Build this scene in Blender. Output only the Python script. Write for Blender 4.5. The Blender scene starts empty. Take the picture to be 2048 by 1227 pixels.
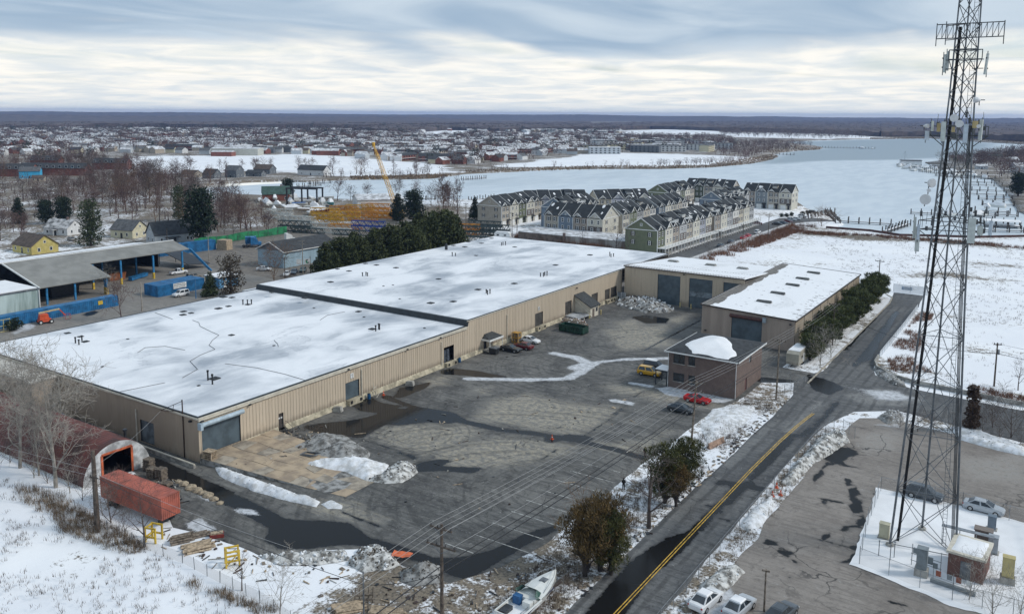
import bpy,math,random,time
import numpy as np
from mathutils import Vector,Matrix
from mathutils.geometry import delaunay_2d_cdt
T0 = time.time()
R = math.radians
rnd = random.Random(7)
scene = bpy.context.scene
C = scene.collection

# ---------------------------------------------------------------- camera
# world axes follow the warehouse: +Y along its long facade, +X towards the road, metres
F,CX,CY,EYE = 1696.0,1024.0,454.0,50.0
CAM_RIGHT = (0.83404622,0.55165869,0.00629216)
CAM_UP = (-0.07791233,0.10648856,0.9912567)
CAM_FWD = (-0.54616533,0.82724415,-0.1317974)
cd = bpy.data.cameras.new('camera'); cam = bpy.data.objects.new('camera',cd); C.objects.link(cam)
cd.sensor_width = 36; cd.lens = 36 * F / 2048; cd.shift_y = -(1227 / 2 - CY) / 2048
cd.clip_start = 0.5; cd.clip_end = 40000
m = Matrix.Identity(4)
for i in range(3):
    m[i][0],m[i][1],m[i][2] = CAM_RIGHT[i],CAM_UP[i],-CAM_FWD[i]
m[2][3] = EYE
cam.matrix_world = m
scene.camera = cam

# ---------------------------------------------------------------- sky
SUN_EL,SUN_AZ = R(40),R(62)          # azimuth measured from +Y towards +X
w = bpy.data.worlds.new('World'); scene.world = w; w.use_nodes = True
nt = w.node_tree; nt.nodes.clear()
def N(t,typ,**k):
    n = t.nodes.new(typ)
    for a,b in k.items():
        if a == 'inp':
            for s,v in b.items(): n.inputs[s].default_value = v
        else: setattr(n,a,b)
    return n
def LK(t,a,b): t.links.new(a,b)
def MATH(t,op,a,b=None,c=None,clamp=False):
    n = t.nodes.new('ShaderNodeMath'); n.operation = op; n.use_clamp = clamp
    for i,v in enumerate((a,b,c)):
        if v is None: continue
        if isinstance(v,(int,float)): n.inputs[i].default_value = v
        else: t.links.new(v,n.inputs[i])
    return n.outputs[0]
def SMOOTH(t,v,a,b,lo=0.0,hi=1.0):
    n = t.nodes.new('ShaderNodeMapRange'); n.interpolation_type = 'SMOOTHSTEP'
    n.inputs[1].default_value = a; n.inputs[2].default_value = b; n.inputs[3].default_value = lo; n.inputs[4].default_value = hi
    t.links.new(v,n.inputs[0]); return n.outputs[0]
def MIX(t,f,a,b,bt='MIX'):
    n = t.nodes.new('ShaderNodeMix'); n.data_type = 'RGBA'; n.blend_type = bt
    for s,v in ((0,f),(6,a),(7,b)):
        if isinstance(v,(int,float)): n.inputs[s].default_value = v
        elif isinstance(v,tuple): n.inputs[s].default_value = v if len(v) == 4 else v + (1,)
        else: t.links.new(v,n.inputs[s])
    return n.outputs[2]
def s2l(c): return c / 12.92 if c <= 0.04045 else ((c + 0.055) / 1.055) ** 2.4
def S(r,g,b): return (s2l(r / 255),s2l(g / 255),s2l(b / 255))
def NOISE(t,vec,scale,detail=3,rough=0.55,dist=0.0):
    n = N(t,'ShaderNodeTexNoise',inp={'Scale': scale,'Detail': detail,'Roughness': rough,'Distortion': dist})
    if vec is not None: t.links.new(vec,n.inputs['Vector'])
    return n.outputs[0]

tc = N(nt,'ShaderNodeTexCoord'); sep = N(nt,'ShaderNodeSeparateXYZ'); LK(nt,tc.outputs['Generated'],sep.inputs[0])
el = MATH(nt,'MAXIMUM',sep.outputs[2],0.0)
den = MATH(nt,'ADD',el,0.075)
comb = N(nt,'ShaderNodeCombineXYZ')
LK(nt,MATH(nt,'DIVIDE',sep.outputs[0],den),comb.inputs[0]); LK(nt,MATH(nt,'DIVIDE',sep.outputs[1],den),comb.inputs[1])
rot = N(nt,'ShaderNodeMapping',inp={'Rotation': (0,0,R(-30)),'Scale': (0.8,0.5,1)}); LK(nt,comb.outputs[0],rot.inputs[0])
n_big = NOISE(nt,rot.outputs[0],0.55,3,0.45,0.6)
n_mid = NOISE(nt,rot.outputs[0],1.25,4,0.48,0.7)
n_fine = NOISE(nt,comb.outputs[0],1.7,5,0.55,0.5)
# layered deck: blue-grey above, a bright cream belt low down, pale air at the skyline
deck = SMOOTH(nt,MATH(nt,'ADD',MATH(nt,'ADD',el,MATH(nt,'MULTIPLY',MATH(nt,'SUBTRACT',n_big,0.5),0.13)),MATH(nt,'MULTIPLY',MATH(nt,'SUBTRACT',n_mid,0.5),0.05)),0.058,0.088)
grey = MIX(nt,SMOOTH(nt,n_mid,0.30,0.72),(0.305,0.415,0.545),(0.53,0.62,0.705))
cream = MIX(nt,SMOOTH(nt,n_fine,0.30,0.70),(0.68,0.73,0.755),(0.95,0.915,0.84))
cloud = MIX(nt,deck,cream,grey)
cloud = MIX(nt,SMOOTH(nt,el,0.0,0.022,0.55,0.0),cloud,(0.70,0.78,0.81))
sky = N(nt,'ShaderNodeTexSky',sky_type='NISHITA',sun_disc=False,sun_elevation=SUN_EL,sun_rotation=SUN_AZ,altitude=50,air_density=1.0,dust_density=1.2)
bright = MIX(nt,1.0,cloud,(10,10,10,1),'MULTIPLY')
for n in nt.nodes:
    if n.type == 'MIX': n.clamp_result = False
gap = MATH(nt,'MULTIPLY',SMOOTH(nt,n_big,0.36,0.46,1.0,0.0),MATH(nt,'MULTIPLY',SMOOTH(nt,el,0.10,0.05),SMOOTH(nt,el,0.025,0.05)))
hue = MIX(nt,MATH(nt,'MULTIPLY',gap,0.55),bright,MIX(nt,1.0,sky.outputs[0],(0.95,1.05,1.15,1),'MULTIPLY'))
bg = N(nt,'ShaderNodeBackground',inp={'Strength': 0.078}); LK(nt,hue,bg.inputs[0])
wo = N(nt,'ShaderNodeOutputWorld'); LK(nt,bg.outputs[0],wo.inputs[0])

# ---------------------------------------------------------------- sun, soft under the cloud deck
ld = bpy.data.lights.new('sun','SUN'); ld.energy = 1.5; ld.angle = R(11); ld.color = (1.0,0.95,0.88)
sun = bpy.data.objects.new('sun',ld); C.objects.link(sun)
sd = Vector((math.sin(SUN_AZ) * math.cos(SUN_EL),math.cos(SUN_AZ) * math.cos(SUN_EL),math.sin(SUN_EL)))
sun.rotation_euler = sd.to_track_quat('Z','Y').to_euler()
vs = scene.view_settings; vs.view_transform = 'Standard'; vs.look = 'None'; vs.exposure = 0.56; vs.gamma = 1; vs.use_curve_mapping = False
scene.cycles.max_bounces = 6; scene.cycles.volume_bounces = 0; scene.cycles.use_denoising = True
scene.cycles.transparent_max_bounces = 6; scene.cycles.volume_step_rate = 4

# ---------------------------------------------------------------- survey helpers: photo pixel -> point in the place
_W = np.array([[CAM_RIGHT[i],-CAM_UP[i],CAM_FWD[i]] for i in range(3)])
def _ray(x,y): return _W @ np.array([(x - CX) / F,(y - CY) / F,1.0])
def G(x,y,z=0.0):                       # on the level z
    d = _ray(x,y); t = (z - EYE) / d[2]; return (float(t * d[0]),float(t * d[1]),float(z))
def RX(x,y,X):                          # on the upright plane X = const
    d = _ray(x,y); t = X / d[0]; return (X,float(t * d[1]),float(EYE + t * d[2]))
def RY(x,y,Y):
    d = _ray(x,y); t = Y / d[1]; return (float(t * d[0]),Y,float(EYE + t * d[2]))
def G2(pts,z=0.0): return [G(x,y,z)[:2] for x,y in pts]
def PIX(p):
    c = _W.T @ (np.array(p,float) - np.array([0,0,EYE])); return (CX + F * c[0] / c[2],CY + F * c[1] / c[2],c[2])

# ---------------------------------------------------------------- objects
def tag(o,label=None,cat=None,group=None,kind=None):
    if label: o['label'] = label
    if cat: o['category'] = cat
    if group: o['group'] = group
    if kind: o['kind'] = kind
    return o
def thing(name,label,cat,loc=(0,0,0),rz=0.0,group=None,parent=None):
    o = bpy.data.objects.new(name,None); C.objects.link(o); o.location = loc; o.rotation_euler = (0,0,rz); o.empty_display_size = 0.3
    if parent: o.parent = parent
    return tag(o,label,cat,group)
def copy_tree(o,parent=None):
    c = o.copy(); C.objects.link(c); c.parent = parent
    for ch in o.children: copy_tree(ch,c)
    return c
def ob(name,mesh,parent=None,loc=(0,0,0),rz=0.0,sc=None):
    o = bpy.data.objects.new(name,mesh); C.objects.link(o); o.location = loc
    o.rotation_euler = rz if isinstance(rz,tuple) else (0,0,rz)
    if sc is not None: o.scale = sc if isinstance(sc,tuple) else (sc,sc,sc)
    if parent: o.parent = parent
    return o
class MB:
    def __init__(s): s.v = []; s.f = []; s.m = []
    def add(s,v,f,mi=0):
        b = len(s.v); s.v += [tuple(map(float,p)) for p in v]
        for q in f: s.f.append([b + i for i in q]); s.m.append(mi)
    def box(s,x0,x1,y0,y1,z0,z1,mi=0):
        s.add([(x0,y0,z0),(x1,y0,z0),(x1,y1,z0),(x0,y1,z0),(x0,y0,z1),(x1,y0,z1),(x1,y1,z1),(x0,y1,z1)],
              [(0,3,2,1),(4,5,6,7),(0,1,5,4),(1,2,6,5),(2,3,7,6),(3,0,4,7)],mi); return s
    def hexa(s,lo,hi,mi=0):                 # four points below, four above
        s.add(list(lo) + list(hi),[(0,3,2,1),(4,5,6,7),(0,1,5,4),(1,2,6,5),(2,3,7,6),(3,0,4,7)],mi); return s
    def quad(s,a,b,c,d,mi=0): s.add([a,b,c,d],[(0,1,2,3)],mi); return s
    def tube(s,p0,p1,r0,r1=None,n=6,mi=0,cap=True):
        r1 = r0 if r1 is None else r1; p0 = Vector(p0); p1 = Vector(p1); d = (p1 - p0)
        if d.length < 1e-6: return s
        d.normalize(); a = d.orthogonal().normalized(); b = d.cross(a); v = []
        for p,r in ((p0,r0),(p1,r1)):
            for k in range(n):
                t = 2 * math.pi * k / n; v.append(p + (a * math.cos(t) + b * math.sin(t)) * r)
        f = [(k,(k + 1) % n,n + (k + 1) % n,n + k) for k in range(n)]
        if cap: f += [tuple(range(n - 1,-1,-1)),tuple(range(n,2 * n))]
        s.add(v,f,mi); return s
    def path(s,pts,r,n=5,mi=0):
        for a,b in zip(pts[:-1],pts[1:]): s.tube(a,b,r,r,n,mi)
        return s
    def beam(s,p0,p1,wd,ht,mi=0):         # rectangular bar
        p0 = Vector(p0); p1 = Vector(p1); d = (p1 - p0).normalized(); up = Vector((0,0,1)) if abs(d.z) < .95 else Vector((1,0,0))
        a = d.cross(up).normalized() * wd / 2; b = a.cross(d).normalized() * ht / 2
        s.hexa([p0 - a - b,p0 + a - b,p1 + a - b,p1 - a - b],[p0 - a + b,p0 + a + b,p1 + a + b,p1 - a + b],mi); return s
    def prism(s,poly,z0,z1,mi=0):          # poly counter-clockwise
        n = len(poly); s.add([(x,y,z0) for x,y in poly] + [(x,y,z1) for x,y in poly],
              [tuple(range(n - 1,-1,-1)),tuple(range(n,2 * n))] + [(k,(k + 1) % n,n + (k + 1) % n,n + k) for k in range(n)],mi); return s
    def side(s,prof,y0,y1,mi=0):           # profile in x,z extruded along y
        n = len(prof); s.add([(x,y0,z) for x,z in prof] + [(x,y1,z) for x,z in prof],
              [tuple(range(n)),tuple(range(2 * n - 1,n - 1,-1))] + [((k + 1) % n,k,n + k,n + (k + 1) % n) for k in range(n)],mi); return s
    def dome(s,c,r,rz,n=10,k=4,mi=0,z0=0.0):  # upper half ellipsoid
        v = []; f = []
        for j in range(k):
            a = math.pi / 2 * j / k
            for i in range(n):
                t = 2 * math.pi * i / n; v.append((c[0] + r * math.cos(a) * math.cos(t),c[1] + r * math.cos(a) * math.sin(t),c[2] + rz * math.sin(a)))
        v.append((c[0],c[1],c[2] + rz))
        for j in range(k - 1):
            for i in range(n): f.append((j * n + i,j * n + (i + 1) % n,(j + 1) * n + (i + 1) % n,(j + 1) * n + i))
        for i in range(n): f.append(((k - 1) * n + i,(k - 1) * n + (i + 1) % n,k * n))
        s.add(v,f,mi); return s
    def mesh(s,name,mats,smooth=False):
        me = bpy.data.meshes.new(name); me.from_pydata(s.v,[],s.f)
        for mm in (mats if isinstance(mats,(list,tuple)) else [mats]): me.materials.append(mm)
        if any(s.m): me.polygons.foreach_set('material_index',s.m)
        if smooth: me.polygons.foreach_set('use_smooth',[True] * len(s.f))
        me.update(); return me
    def build(s,name,mats,parent=None,loc=(0,0,0),rz=0.0,smooth=False):
        return ob(name,s.mesh(name,mats,smooth),parent,loc,rz)

# ---------------------------------------------------------------- materials
MT = {}
def pos_node(t,obj=False):
    if obj: return N(t,'ShaderNodeTexCoord').outputs['Object']
    return N(t,'ShaderNodeNewGeometry').outputs['Position']
def mat(name,col,rough=0.75,var=0.18,scale=1.2,metal=0.0,bump=0.0,bscale=8.0,streak=False,col2=None,coat=0.0,spec=0.5,emit=None,obj=False):
    if name in MT: return MT[name]
    mm = bpy.data.materials.new(name); mm.use_nodes = True; t = mm.node_tree; b = t.nodes['Principled BSDF']
    b.inputs['Roughness'].default_value = rough; b.inputs['Metallic'].default_value = metal; b.inputs['Specular IOR Level'].default_value = spec
    if coat: b.inputs['Coat Weight'].default_value = coat; b.inputs['Coat Roughness'].default_value = 0.08
    p = pos_node(t,obj)
    if streak:
        mp = N(t,'ShaderNodeMapping',inp={'Scale': (1,1,0.12)}); LK(t,p,mp.inputs[0]); p = mp.outputs[0]
    nz = NOISE(t,p,scale,4,0.6)
    if col2 is None: col2 = tuple(c * (1 - 1.6 * var) for c in col); col = tuple(min(1,c * (1 + .5 * var)) for c in col)
    LK(t,MIX(t,SMOOTH(t,nz,0.36,0.66),col,col2),b.inputs['Base Color'])
    if bump:
        bn = N(t,'ShaderNodeBump',inp={'Strength': bump,'Distance': 0.05}); LK(t,NOISE(t,p,bscale,3),bn.inputs['Height']); LK(t,bn.outputs[0],b.inputs['Normal'])
    if emit: b.inputs['Emission Color'].default_value = emit + (1,); b.inputs['Emission Strength'].default_value = 1
    MT[name] = mm; return mm
def attr(t,name): return N(t,'ShaderNodeAttribute',attribute_name=name).outputs['Fac']
SNOW = mat('snow',(0.81,0.82,0.835),0.6,0.05,0.25,bump=0.25,bscale=1.5)
DARK = mat('dark_metal',(0.03,0.034,0.04),0.5,0.3,2)
BLACKISH = mat('rubber',(0.02,0.02,0.021),0.85)
GLASS = mat('window_glass',(0.03,0.04,0.05),0.08,0.3,0.7,spec=0.8)
WHITE = mat('white_paint',(0.72,0.73,0.72),0.5,0.08,0.8)
GALV = mat('galvanised_steel',(0.30,0.32,0.34),0.45,0.2,1.5,metal=0.5)
STEEL = mat('grey_steel',(0.17,0.185,0.20),0.5,0.25,1.5,metal=0.3)
WOOD = mat('weathered_wood',(0.20,0.165,0.13),0.85,0.35,3,bump=0.3)
LUMBER = mat('lumber',(0.42,0.33,0.23),0.8,0.3,3)
POLEW = mat('pole_wood',(0.10,0.078,0.062),0.85,0.35,2,bump=0.3)
CONC = mat('concrete',(0.36,0.35,0.32),0.85,0.3,0.8,bump=0.3)
YELLOW = mat('yellow_paint',(0.62,0.42,0.045),0.5,0.2,1.5)
RED = mat('red_paint',(0.45,0.03,0.03),0.45,0.2,1.5)
# ---------------------------------------------------------------- ground sheets
def in_poly(P,poly):
    P = np.asarray(P,float); q = np.asarray(poly,float); x,y = P[:,0],P[:,1]; ins = np.zeros(len(P),bool)
    for (x0,y0),(x1,y1) in zip(q,np.roll(q,-1,0)):
        if y0 == y1: continue
        c = (y0 > y) != (y1 > y); ins ^= c & (x < (x1 - x0) * (y - y0) / (y1 - y0) + x0)
    return ins
def dist_line(P,line,closed=False):
    P = np.asarray(P,float); q = np.asarray(line,float); d = np.full(len(P),1e9)
    nx = np.roll(q,-1,0) if closed else q[1:]
    for a,b in zip(q if closed else q[:-1],nx):
        ab = b - a; t = np.clip(((P - a) @ ab) / max(ab @ ab,1e-9),0,1); d = np.minimum(d,np.hypot(*(P - a - t[:,None] * ab).T))
    return d
def sdf(P,poly): return np.where(in_poly(P,poly),1,-1) * dist_line(P,poly,True)     # positive inside
def soft(d,f): return np.clip(0.5 + d / (2 * f),0,1)
def vnoise(x,y,seed=0):                       # value noise for shapes
    xi = np.floor(x).astype(int); yi = np.floor(y).astype(int); fx = x - xi; fy = y - yi; fx = fx * fx * (3 - 2 * fx); fy = fy * fy * (3 - 2 * fy)
    def h(a,b):
        n = (a * 374761393 + b * 668265263 + seed * 982451653) & 0x7fffffff; n = ((n ^ (n >> 13)) * 1274126177) & 0x7fffffff; return ((n ^ (n >> 16)) & 0xffff) / 65535.0
    return (h(xi,yi) * (1 - fx) + h(xi + 1,yi) * fx) * (1 - fy) + (h(xi,yi + 1) * (1 - fx) + h(xi + 1,yi + 1) * fx) * fy
def fbm(x,y,seed=0,o=4):
    r = 0; a = .5
    for k in range(o): r = r + a * vnoise(x * 2 ** k,y * 2 ** k,seed + k * 17); a *= .5
    return r
def resample(poly,step,jit=0.0,seed=1,closed=True):
    q = [np.array(p,float) for p in poly]; out = []
    for a,b in zip(q,q[1:] + (q[:1] if closed else [])):
        n = max(1,int(np.hypot(*(b - a)) / step))
        for k in range(n):
            p = a + (b - a) * k / n
            if jit: p = p + jit * 2 * (np.array([fbm(np.array([p[0] / (4 * step) + 50]),np.array([p[1] / (4 * step)]),seed)[0],fbm(np.array([p[0] / (4 * step)]),np.array([p[1] / (4 * step) + 90]),seed + 5)[0]]) - 0.47)
            out.append((float(p[0]),float(p[1])))
    if not closed: out.append(tuple(q[-1]))
    return out
def sheet(name,outer,mats,z=0.0,pts=None,holes=(),height=None,attrs=None,skirt=0.0,kind='structure',smooth=True):
    V = [Vector(p) for p in outer]; E = [(k,(k + 1) % len(outer)) for k in range(len(outer))]
    for h in holes:
        b = len(V); V += [Vector(p) for p in h]; E += [(b + k,b + (k + 1) % len(h)) for k in range(len(h))]
    if pts is not None and len(pts):
        pts = np.asarray(pts,float); keep = sdf(pts,outer) > 0.02
        for h in holes: keep &= sdf(pts,h) < -0.02
        V += [Vector(p) for p in pts[keep]]
    vo,eo,fo = delaunay_2d_cdt(V,E,[],0,1e-4)[:3]
    P = np.array([(p.x,p.y) for p in vo]); Fc = np.array([f[:3] for f in fo]); cen = P[Fc].mean(1)
    keep = in_poly(cen,outer)
    for h in holes: keep &= ~in_poly(cen,h)
    Fc = Fc[keep]
    a,b,c = P[Fc[:,0]],P[Fc[:,1]],P[Fc[:,2]]
    neg = ((b - a)[:,0] * (c - a)[:,1] - (b - a)[:,1] * (c - a)[:,0]) < 0; Fc[neg] = Fc[neg][:,::-1]
    Z = np.full(len(P),float(z)) + (height(P) if height is not None else 0)
    me = bpy.data.meshes.new(name)
    verts = [(x,y,zz) for (x,y),zz in zip(P,Z)]; faces = [tuple(map(int,f)) for f in Fc]
    if skirt:
        cnt = {}
        for f in faces:
            for e in ((f[0],f[1]),(f[1],f[2]),(f[2],f[0])): cnt[e] = 1
        low = {}
        def lo(i):
            if i not in low: low[i] = len(verts); verts.append((verts[i][0],verts[i][1],verts[i][2] - skirt))
            return low[i]
        for (i,j) in list(cnt):
            if (j,i) not in cnt: faces.append((j,i,lo(i),lo(j)))
    me.from_pydata(verts,[],faces)
    for mm in (mats if isinstance(mats,(list,tuple)) else [mats]): me.materials.append(mm)
    if smooth: me.polygons.foreach_set('use_smooth',[True] * len(faces))
    PP = np.array([(v[0],v[1]) for v in verts])
    for an,fn in (attrs or {}).items():
        at = me.attributes.new(an,'FLOAT','POINT'); at.data.foreach_set('value',np.asarray(fn(PP),np.float32))
    me.update(); o = ob(name,me)
    if kind: o['kind'] = kind
    return o
def grid(x0,x1,y0,y1,s,jit=0.0):
    X,Y = np.meshgrid(np.arange(x0,x1,s),np.arange(y0,y1,s)); p = np.stack([X.ravel(),Y.ravel()],1)
    if jit: p = p + np.random.default_rng(3).uniform(-jit,jit,p.shape)
    return p

# --- ground material: snow over winter grass, mud and thawed soil ('cover' says how much snow lies)
def ground_mat():
    mm = bpy.data.materials.new('snowy_ground'); mm.use_nodes = True; t = mm.node_tree; b = t.nodes['Principled BSDF']; b.inputs['Roughness'].default_value = 0.8
    p = pos_node(t); cov = attr(t,'cover'); mud = attr(t,'mud')
    n1 = NOISE(t,p,0.045,4,0.6); n2 = NOISE(t,p,0.55,4,0.7); n3 = NOISE(t,p,3.0,3,0.7)
    mix = MATH(t,'ADD',MATH(t,'ADD',MATH(t,'MULTIPLY',n1,0.35),MATH(t,'MULTIPLY',n2,0.40)),MATH(t,'MULTIPLY',n3,0.25))
    thr = MATH(t,'SUBTRACT',MATH(t,'MULTIPLY',MATH(t,'SUBTRACT',cov,0.5),0.62),MATH(t,'SUBTRACT',mix,0.5))
    sn = SMOOTH(t,thr,-0.03,0.05)
    soil = MIX(t,SMOOTH(t,n2,.35,.65),(0.12,0.095,0.07),(0.23,0.19,0.14))
    soil = MIX(t,SMOOTH(t,n3,.45,.7),soil,(0.05,0.045,0.038))
    soil = MIX(t,mud,soil,MIX(t,SMOOTH(t,n2,.35,.65),(0.20,0.175,0.145),(0.11,0.10,0.09)))
    snow = MIX(t,SMOOTH(t,n1,.35,.7),(0.78,0.80,0.835),(0.86,0.875,0.89))
    LK(t,MIX(t,sn,soil,snow),b.inputs['Base Color'])
    bn = N(t,'ShaderNodeBump',inp={'Strength': 0.5,'Distance': 0.15}); LK(t,MATH(t,'ADD',MATH(t,'MULTIPLY',n2,.6),MATH(t,'MULTIPLY',n3,.25)),bn.inputs['Height']); LK(t,bn.outputs[0],b.inputs['Normal'])
    return mm
GROUND = ground_mat()

FARSHORE = [(395,372),(440,364),(500,361),(560,359),(610,362),(660,359),(720,357),(800,357),(862,355),(905,350),(930,346),(1024,342),(1100,337),(1200,336),(1320,336),(1420,333),(1500,326),(1538,319),(1556,313),(1550,308),(1562,304),(1600,300),(1638,298),(1645,295),(1630,291),(1590,287),(1560,283),(1620,280.5),(1700,278.5),(1740,277.5),(1850,275.5),(1950,283),(2048,288),(2250,297)]
NEARSHORE = [(2250,315),(2048,303),(1930,316),(1880,321),(1850,324),(1900,345),(1985,357),(2015,385),(2035,420),(2120,450),(2120,478),(2048,472),(1950,474),(1850,471),(1800,470),(1740,461),(1652,454),(1688,447),(1648,428),(1616,417),(1596,405),(1540,396),(1470,389),(1390,384),(1300,389),(1180,396),(1040,402),(1000,400),(940,398),(880,399),(800,402),(700,398),(620,396),(560,391),(480,388),(395,386)]
WATER = G2(FARSHORE + NEARSHORE,0)
WATER_J = resample(WATER,6,1.2)
FIELDS = [[(215,322),(330,312),(420,312),(560,309),(640,310),(760,320),(870,330),(880,343),(860,352),(720,352),(640,347),(560,340),(400,345),(250,345)],
          [(960,334),(1100,320),(1180,312),(1330,307),(1420,309),(1480,322),(1420,330),(1300,331),(1100,332)],
          [(1240,264),(1340,257.5),(1420,259),(1440,266),(1340,269),(1260,269)],[(1440,267),(1530,265),(1640,268),(1700,269),(1740,276),(1640,277),(1540,276),(1460,272)],
          [(960,267),(1000,264),(1100,266),(1140,270),(1100,272)],[(850,262),(930,261),(960,268),(880,274),(840,268)],[(1300,233.5),(1430,235),(1640,236.5),(1640,239),(1430,238.5),(1340,238)]]
FIELDS = [G2(f) for f in FIELDS]
WOODS = [G2([(1000,262),(1160,250),(1300,246),(1500,244),(1700,243),(2048,246),(2300,250),(2300,290),(2048,284),(1900,276),(1740,274),(1600,268),(1440,262),(1250,262),(1100,266)])]
def cover(P):
    r = np.hypot(P[:,0],P[:,1]); c = np.where(r > 500,0.44,0.58)
    c = np.where(r > 3500,0.05,c)
    for f in WOODS: c = np.where(in_poly(P,f),0.30,c)
    for f in FIELDS: c = np.maximum(c,soft(sdf(P,f),8) * 1.05)
    near = [(G2([(-60,880),(120,985),(200,1065),(300,1105),(400,1150),(520,1240),(700,1500),(-900,1500),(-500,900)]),1.02,3),
            ([(-30,176),(120,150),(160,395),(60,385),(-60,385),(-95,300),(-40,262),(-32,240)],0.70,6),
            ([(-48,50),(-40,50),(-40,158),(-47,158)],0.52,1.5),([(-31,50),(-28,50),(-28,148),(-31,148)],0.50,1.0),
            ([(-96,40),(-49,40),(-49,70),(-96,62)],0.68,3),([(-62,40),(-46,40),(-46,84),(-50,84),(-54,72),(-62,68)],0.42,2.5),(G2([(430,395),(700,400),(930,415),(1000,470),(880,500),(560,480),(430,440)]),0.40,8),(G2([(-40,380),(430,385),(560,470),(380,480),(-40,500)]),0.46,8),(G2([(-40,318),(210,325),(250,345),(420,352),(430,384),(-40,380)]),0.42,10),([(-18.5,92),(0,92),(2,119),(-18.5,119)],1.0,.6)]
    for poly,v,f in near:
        s = soft(sdf(P,poly),f); c = c * (1 - s) + v * s
    # tracks and brown strips in the field behind the side road
    for line,wdt,dv in ([(-80,320),(20,338),(110,330)],5,.28),([(-70,296),(0,300),(100,290)],4,.25),([(-28,236),(20,232),(90,226)],6,.22),([(-26,205),(30,202)],4,.2),([(-90,372),(0,380),(80,384)],9,.45),([(-28,180),(30,172)],4,.35),([(-58,275),(-30,300),(-18,330)],5,.28):
        c = c - .62 * dv * soft(wdt * .7 - dist_line(P,line),wdt * .9)
    s = soft(sdf(P,[(-206,60),(-166,60),(-166,170),(-184,260),(-206,262),(-292,262),(-300,150),(-260,112),(-206,96)]),5); c = c * (1 - s) + 0.10 * s
    return np.clip(c,0,1.1)
def mudf(P):
    return soft(sdf(P,[(-210,50),(-166,50),(-166,170),(-184,262),(-300,262),(-300,112),(-215,95)]),8)
FIELD_L = G2([(-400,930),(60,960),(150,1010),(215,1066),(290,1104),(365,1132),(440,1172),(520,1212),(600,1280),(700,1500),(-900,1500),(-500,930)])
def drift(P):
    r = np.zeros(len(P)); k = (np.abs(P[:,0]) < 200) & (P[:,1] < 80) & (P[:,1] > 0)
    if k.any(): q = P[k]; r[k] = soft(sdf(q,FIELD_L) - 3,3) * (1.5 * (fbm(q[:,0] / 11,q[:,1] / 11,41) - .62))
    return r
gp = [grid(-150,-40,20,70,1.6,.4),grid(-330,180,30,420,5,.8),grid(-900,500,-20,900,22,3),grid(-2600,1800,60,2900,90,12),grid(-14000,14000,-3000,16000,700,50)]
def outside(g,x0,x1,y0,y1): return g[~((g[:,0] > x0) & (g[:,0] < x1) & (g[:,1] > y0) & (g[:,1] < y1))]
gp[1] = outside(gp[1],-150,-40,20,70); gp[2] = outside(outside(gp[2],-330,180,30,420),-150,-40,20,70); gp[3] = outside(gp[3],-900,500,-1e4,900); gp[4] = outside(gp[4],-2600,1800,60,2900)
sheet('ground',[(-14000,-3000),(14000,-3000),(14000,16000),(-14000,16000)],GROUND,0.0,np.concatenate(gp),[WATER_J],attrs={'cover': cover,'mud': mudf},skirt=1.6,height=drift)

# --- frozen river: snow-dusted ice with darker bare ice further out
def ice_mat():
    mm = bpy.data.materials.new('river_ice'); mm.use_nodes = True; t = mm.node_tree; b = t.nodes['Principled BSDF']
    p = pos_node(t); thin = attr(t,'thin'); mp = N(t,'ShaderNodeMapping',inp={'Rotation': (0,0,R(33)),'Scale': (1,.3,1)}); LK(t,p,mp.inputs[0])
    n1 = NOISE(t,mp.outputs[0],0.012,5,0.55); n2 = NOISE(t,mp.outputs[0],0.1,4,0.6)
    k = SMOOTH(t,MATH(t,'ADD',thin,MATH(t,'MULTIPLY',MATH(t,'SUBTRACT',n1,.5),.8)),.3,.8)
    snowy = MIX(t,SMOOTH(t,n2,.38,.62),(0.52,0.59,0.645),(0.60,0.665,0.71))
    LK(t,MIX(t,k,snowy,(0.27,0.335,0.375)),b.inputs['Base Color']); b.inputs['Roughness'].default_value = .45
    return mm
THIN = G2([(1560,283),(1850,276),(1990,286),(1990,312),(1800,318),(1640,321),(1500,328),(1560,303),(1640,296)])
def thin(P):
    return np.maximum(soft(sdf(P,THIN),40),0.42 * soft(sdf(P,G2([(860,357),(1024,343),(1300,337),(1400,352),(1200,366),(980,375),(860,380)])),30))
big = G2([(360,376),(900,344),(1024,336),(1300,330),(1500,318),(1530,300),(1500,280),(1740,272),(1850,270),(2300,288),(2400,330),(2150,400),(2150,485),(1800,476),(1640,460),(1600,415),(1400,392),(1200,405),(1000,412),(600,405),(360,395)])
sheet('river',big,ice_mat(),-0.9,grid(-1400,900,230,2600,25,4),attrs={'thin': thin})

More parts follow.
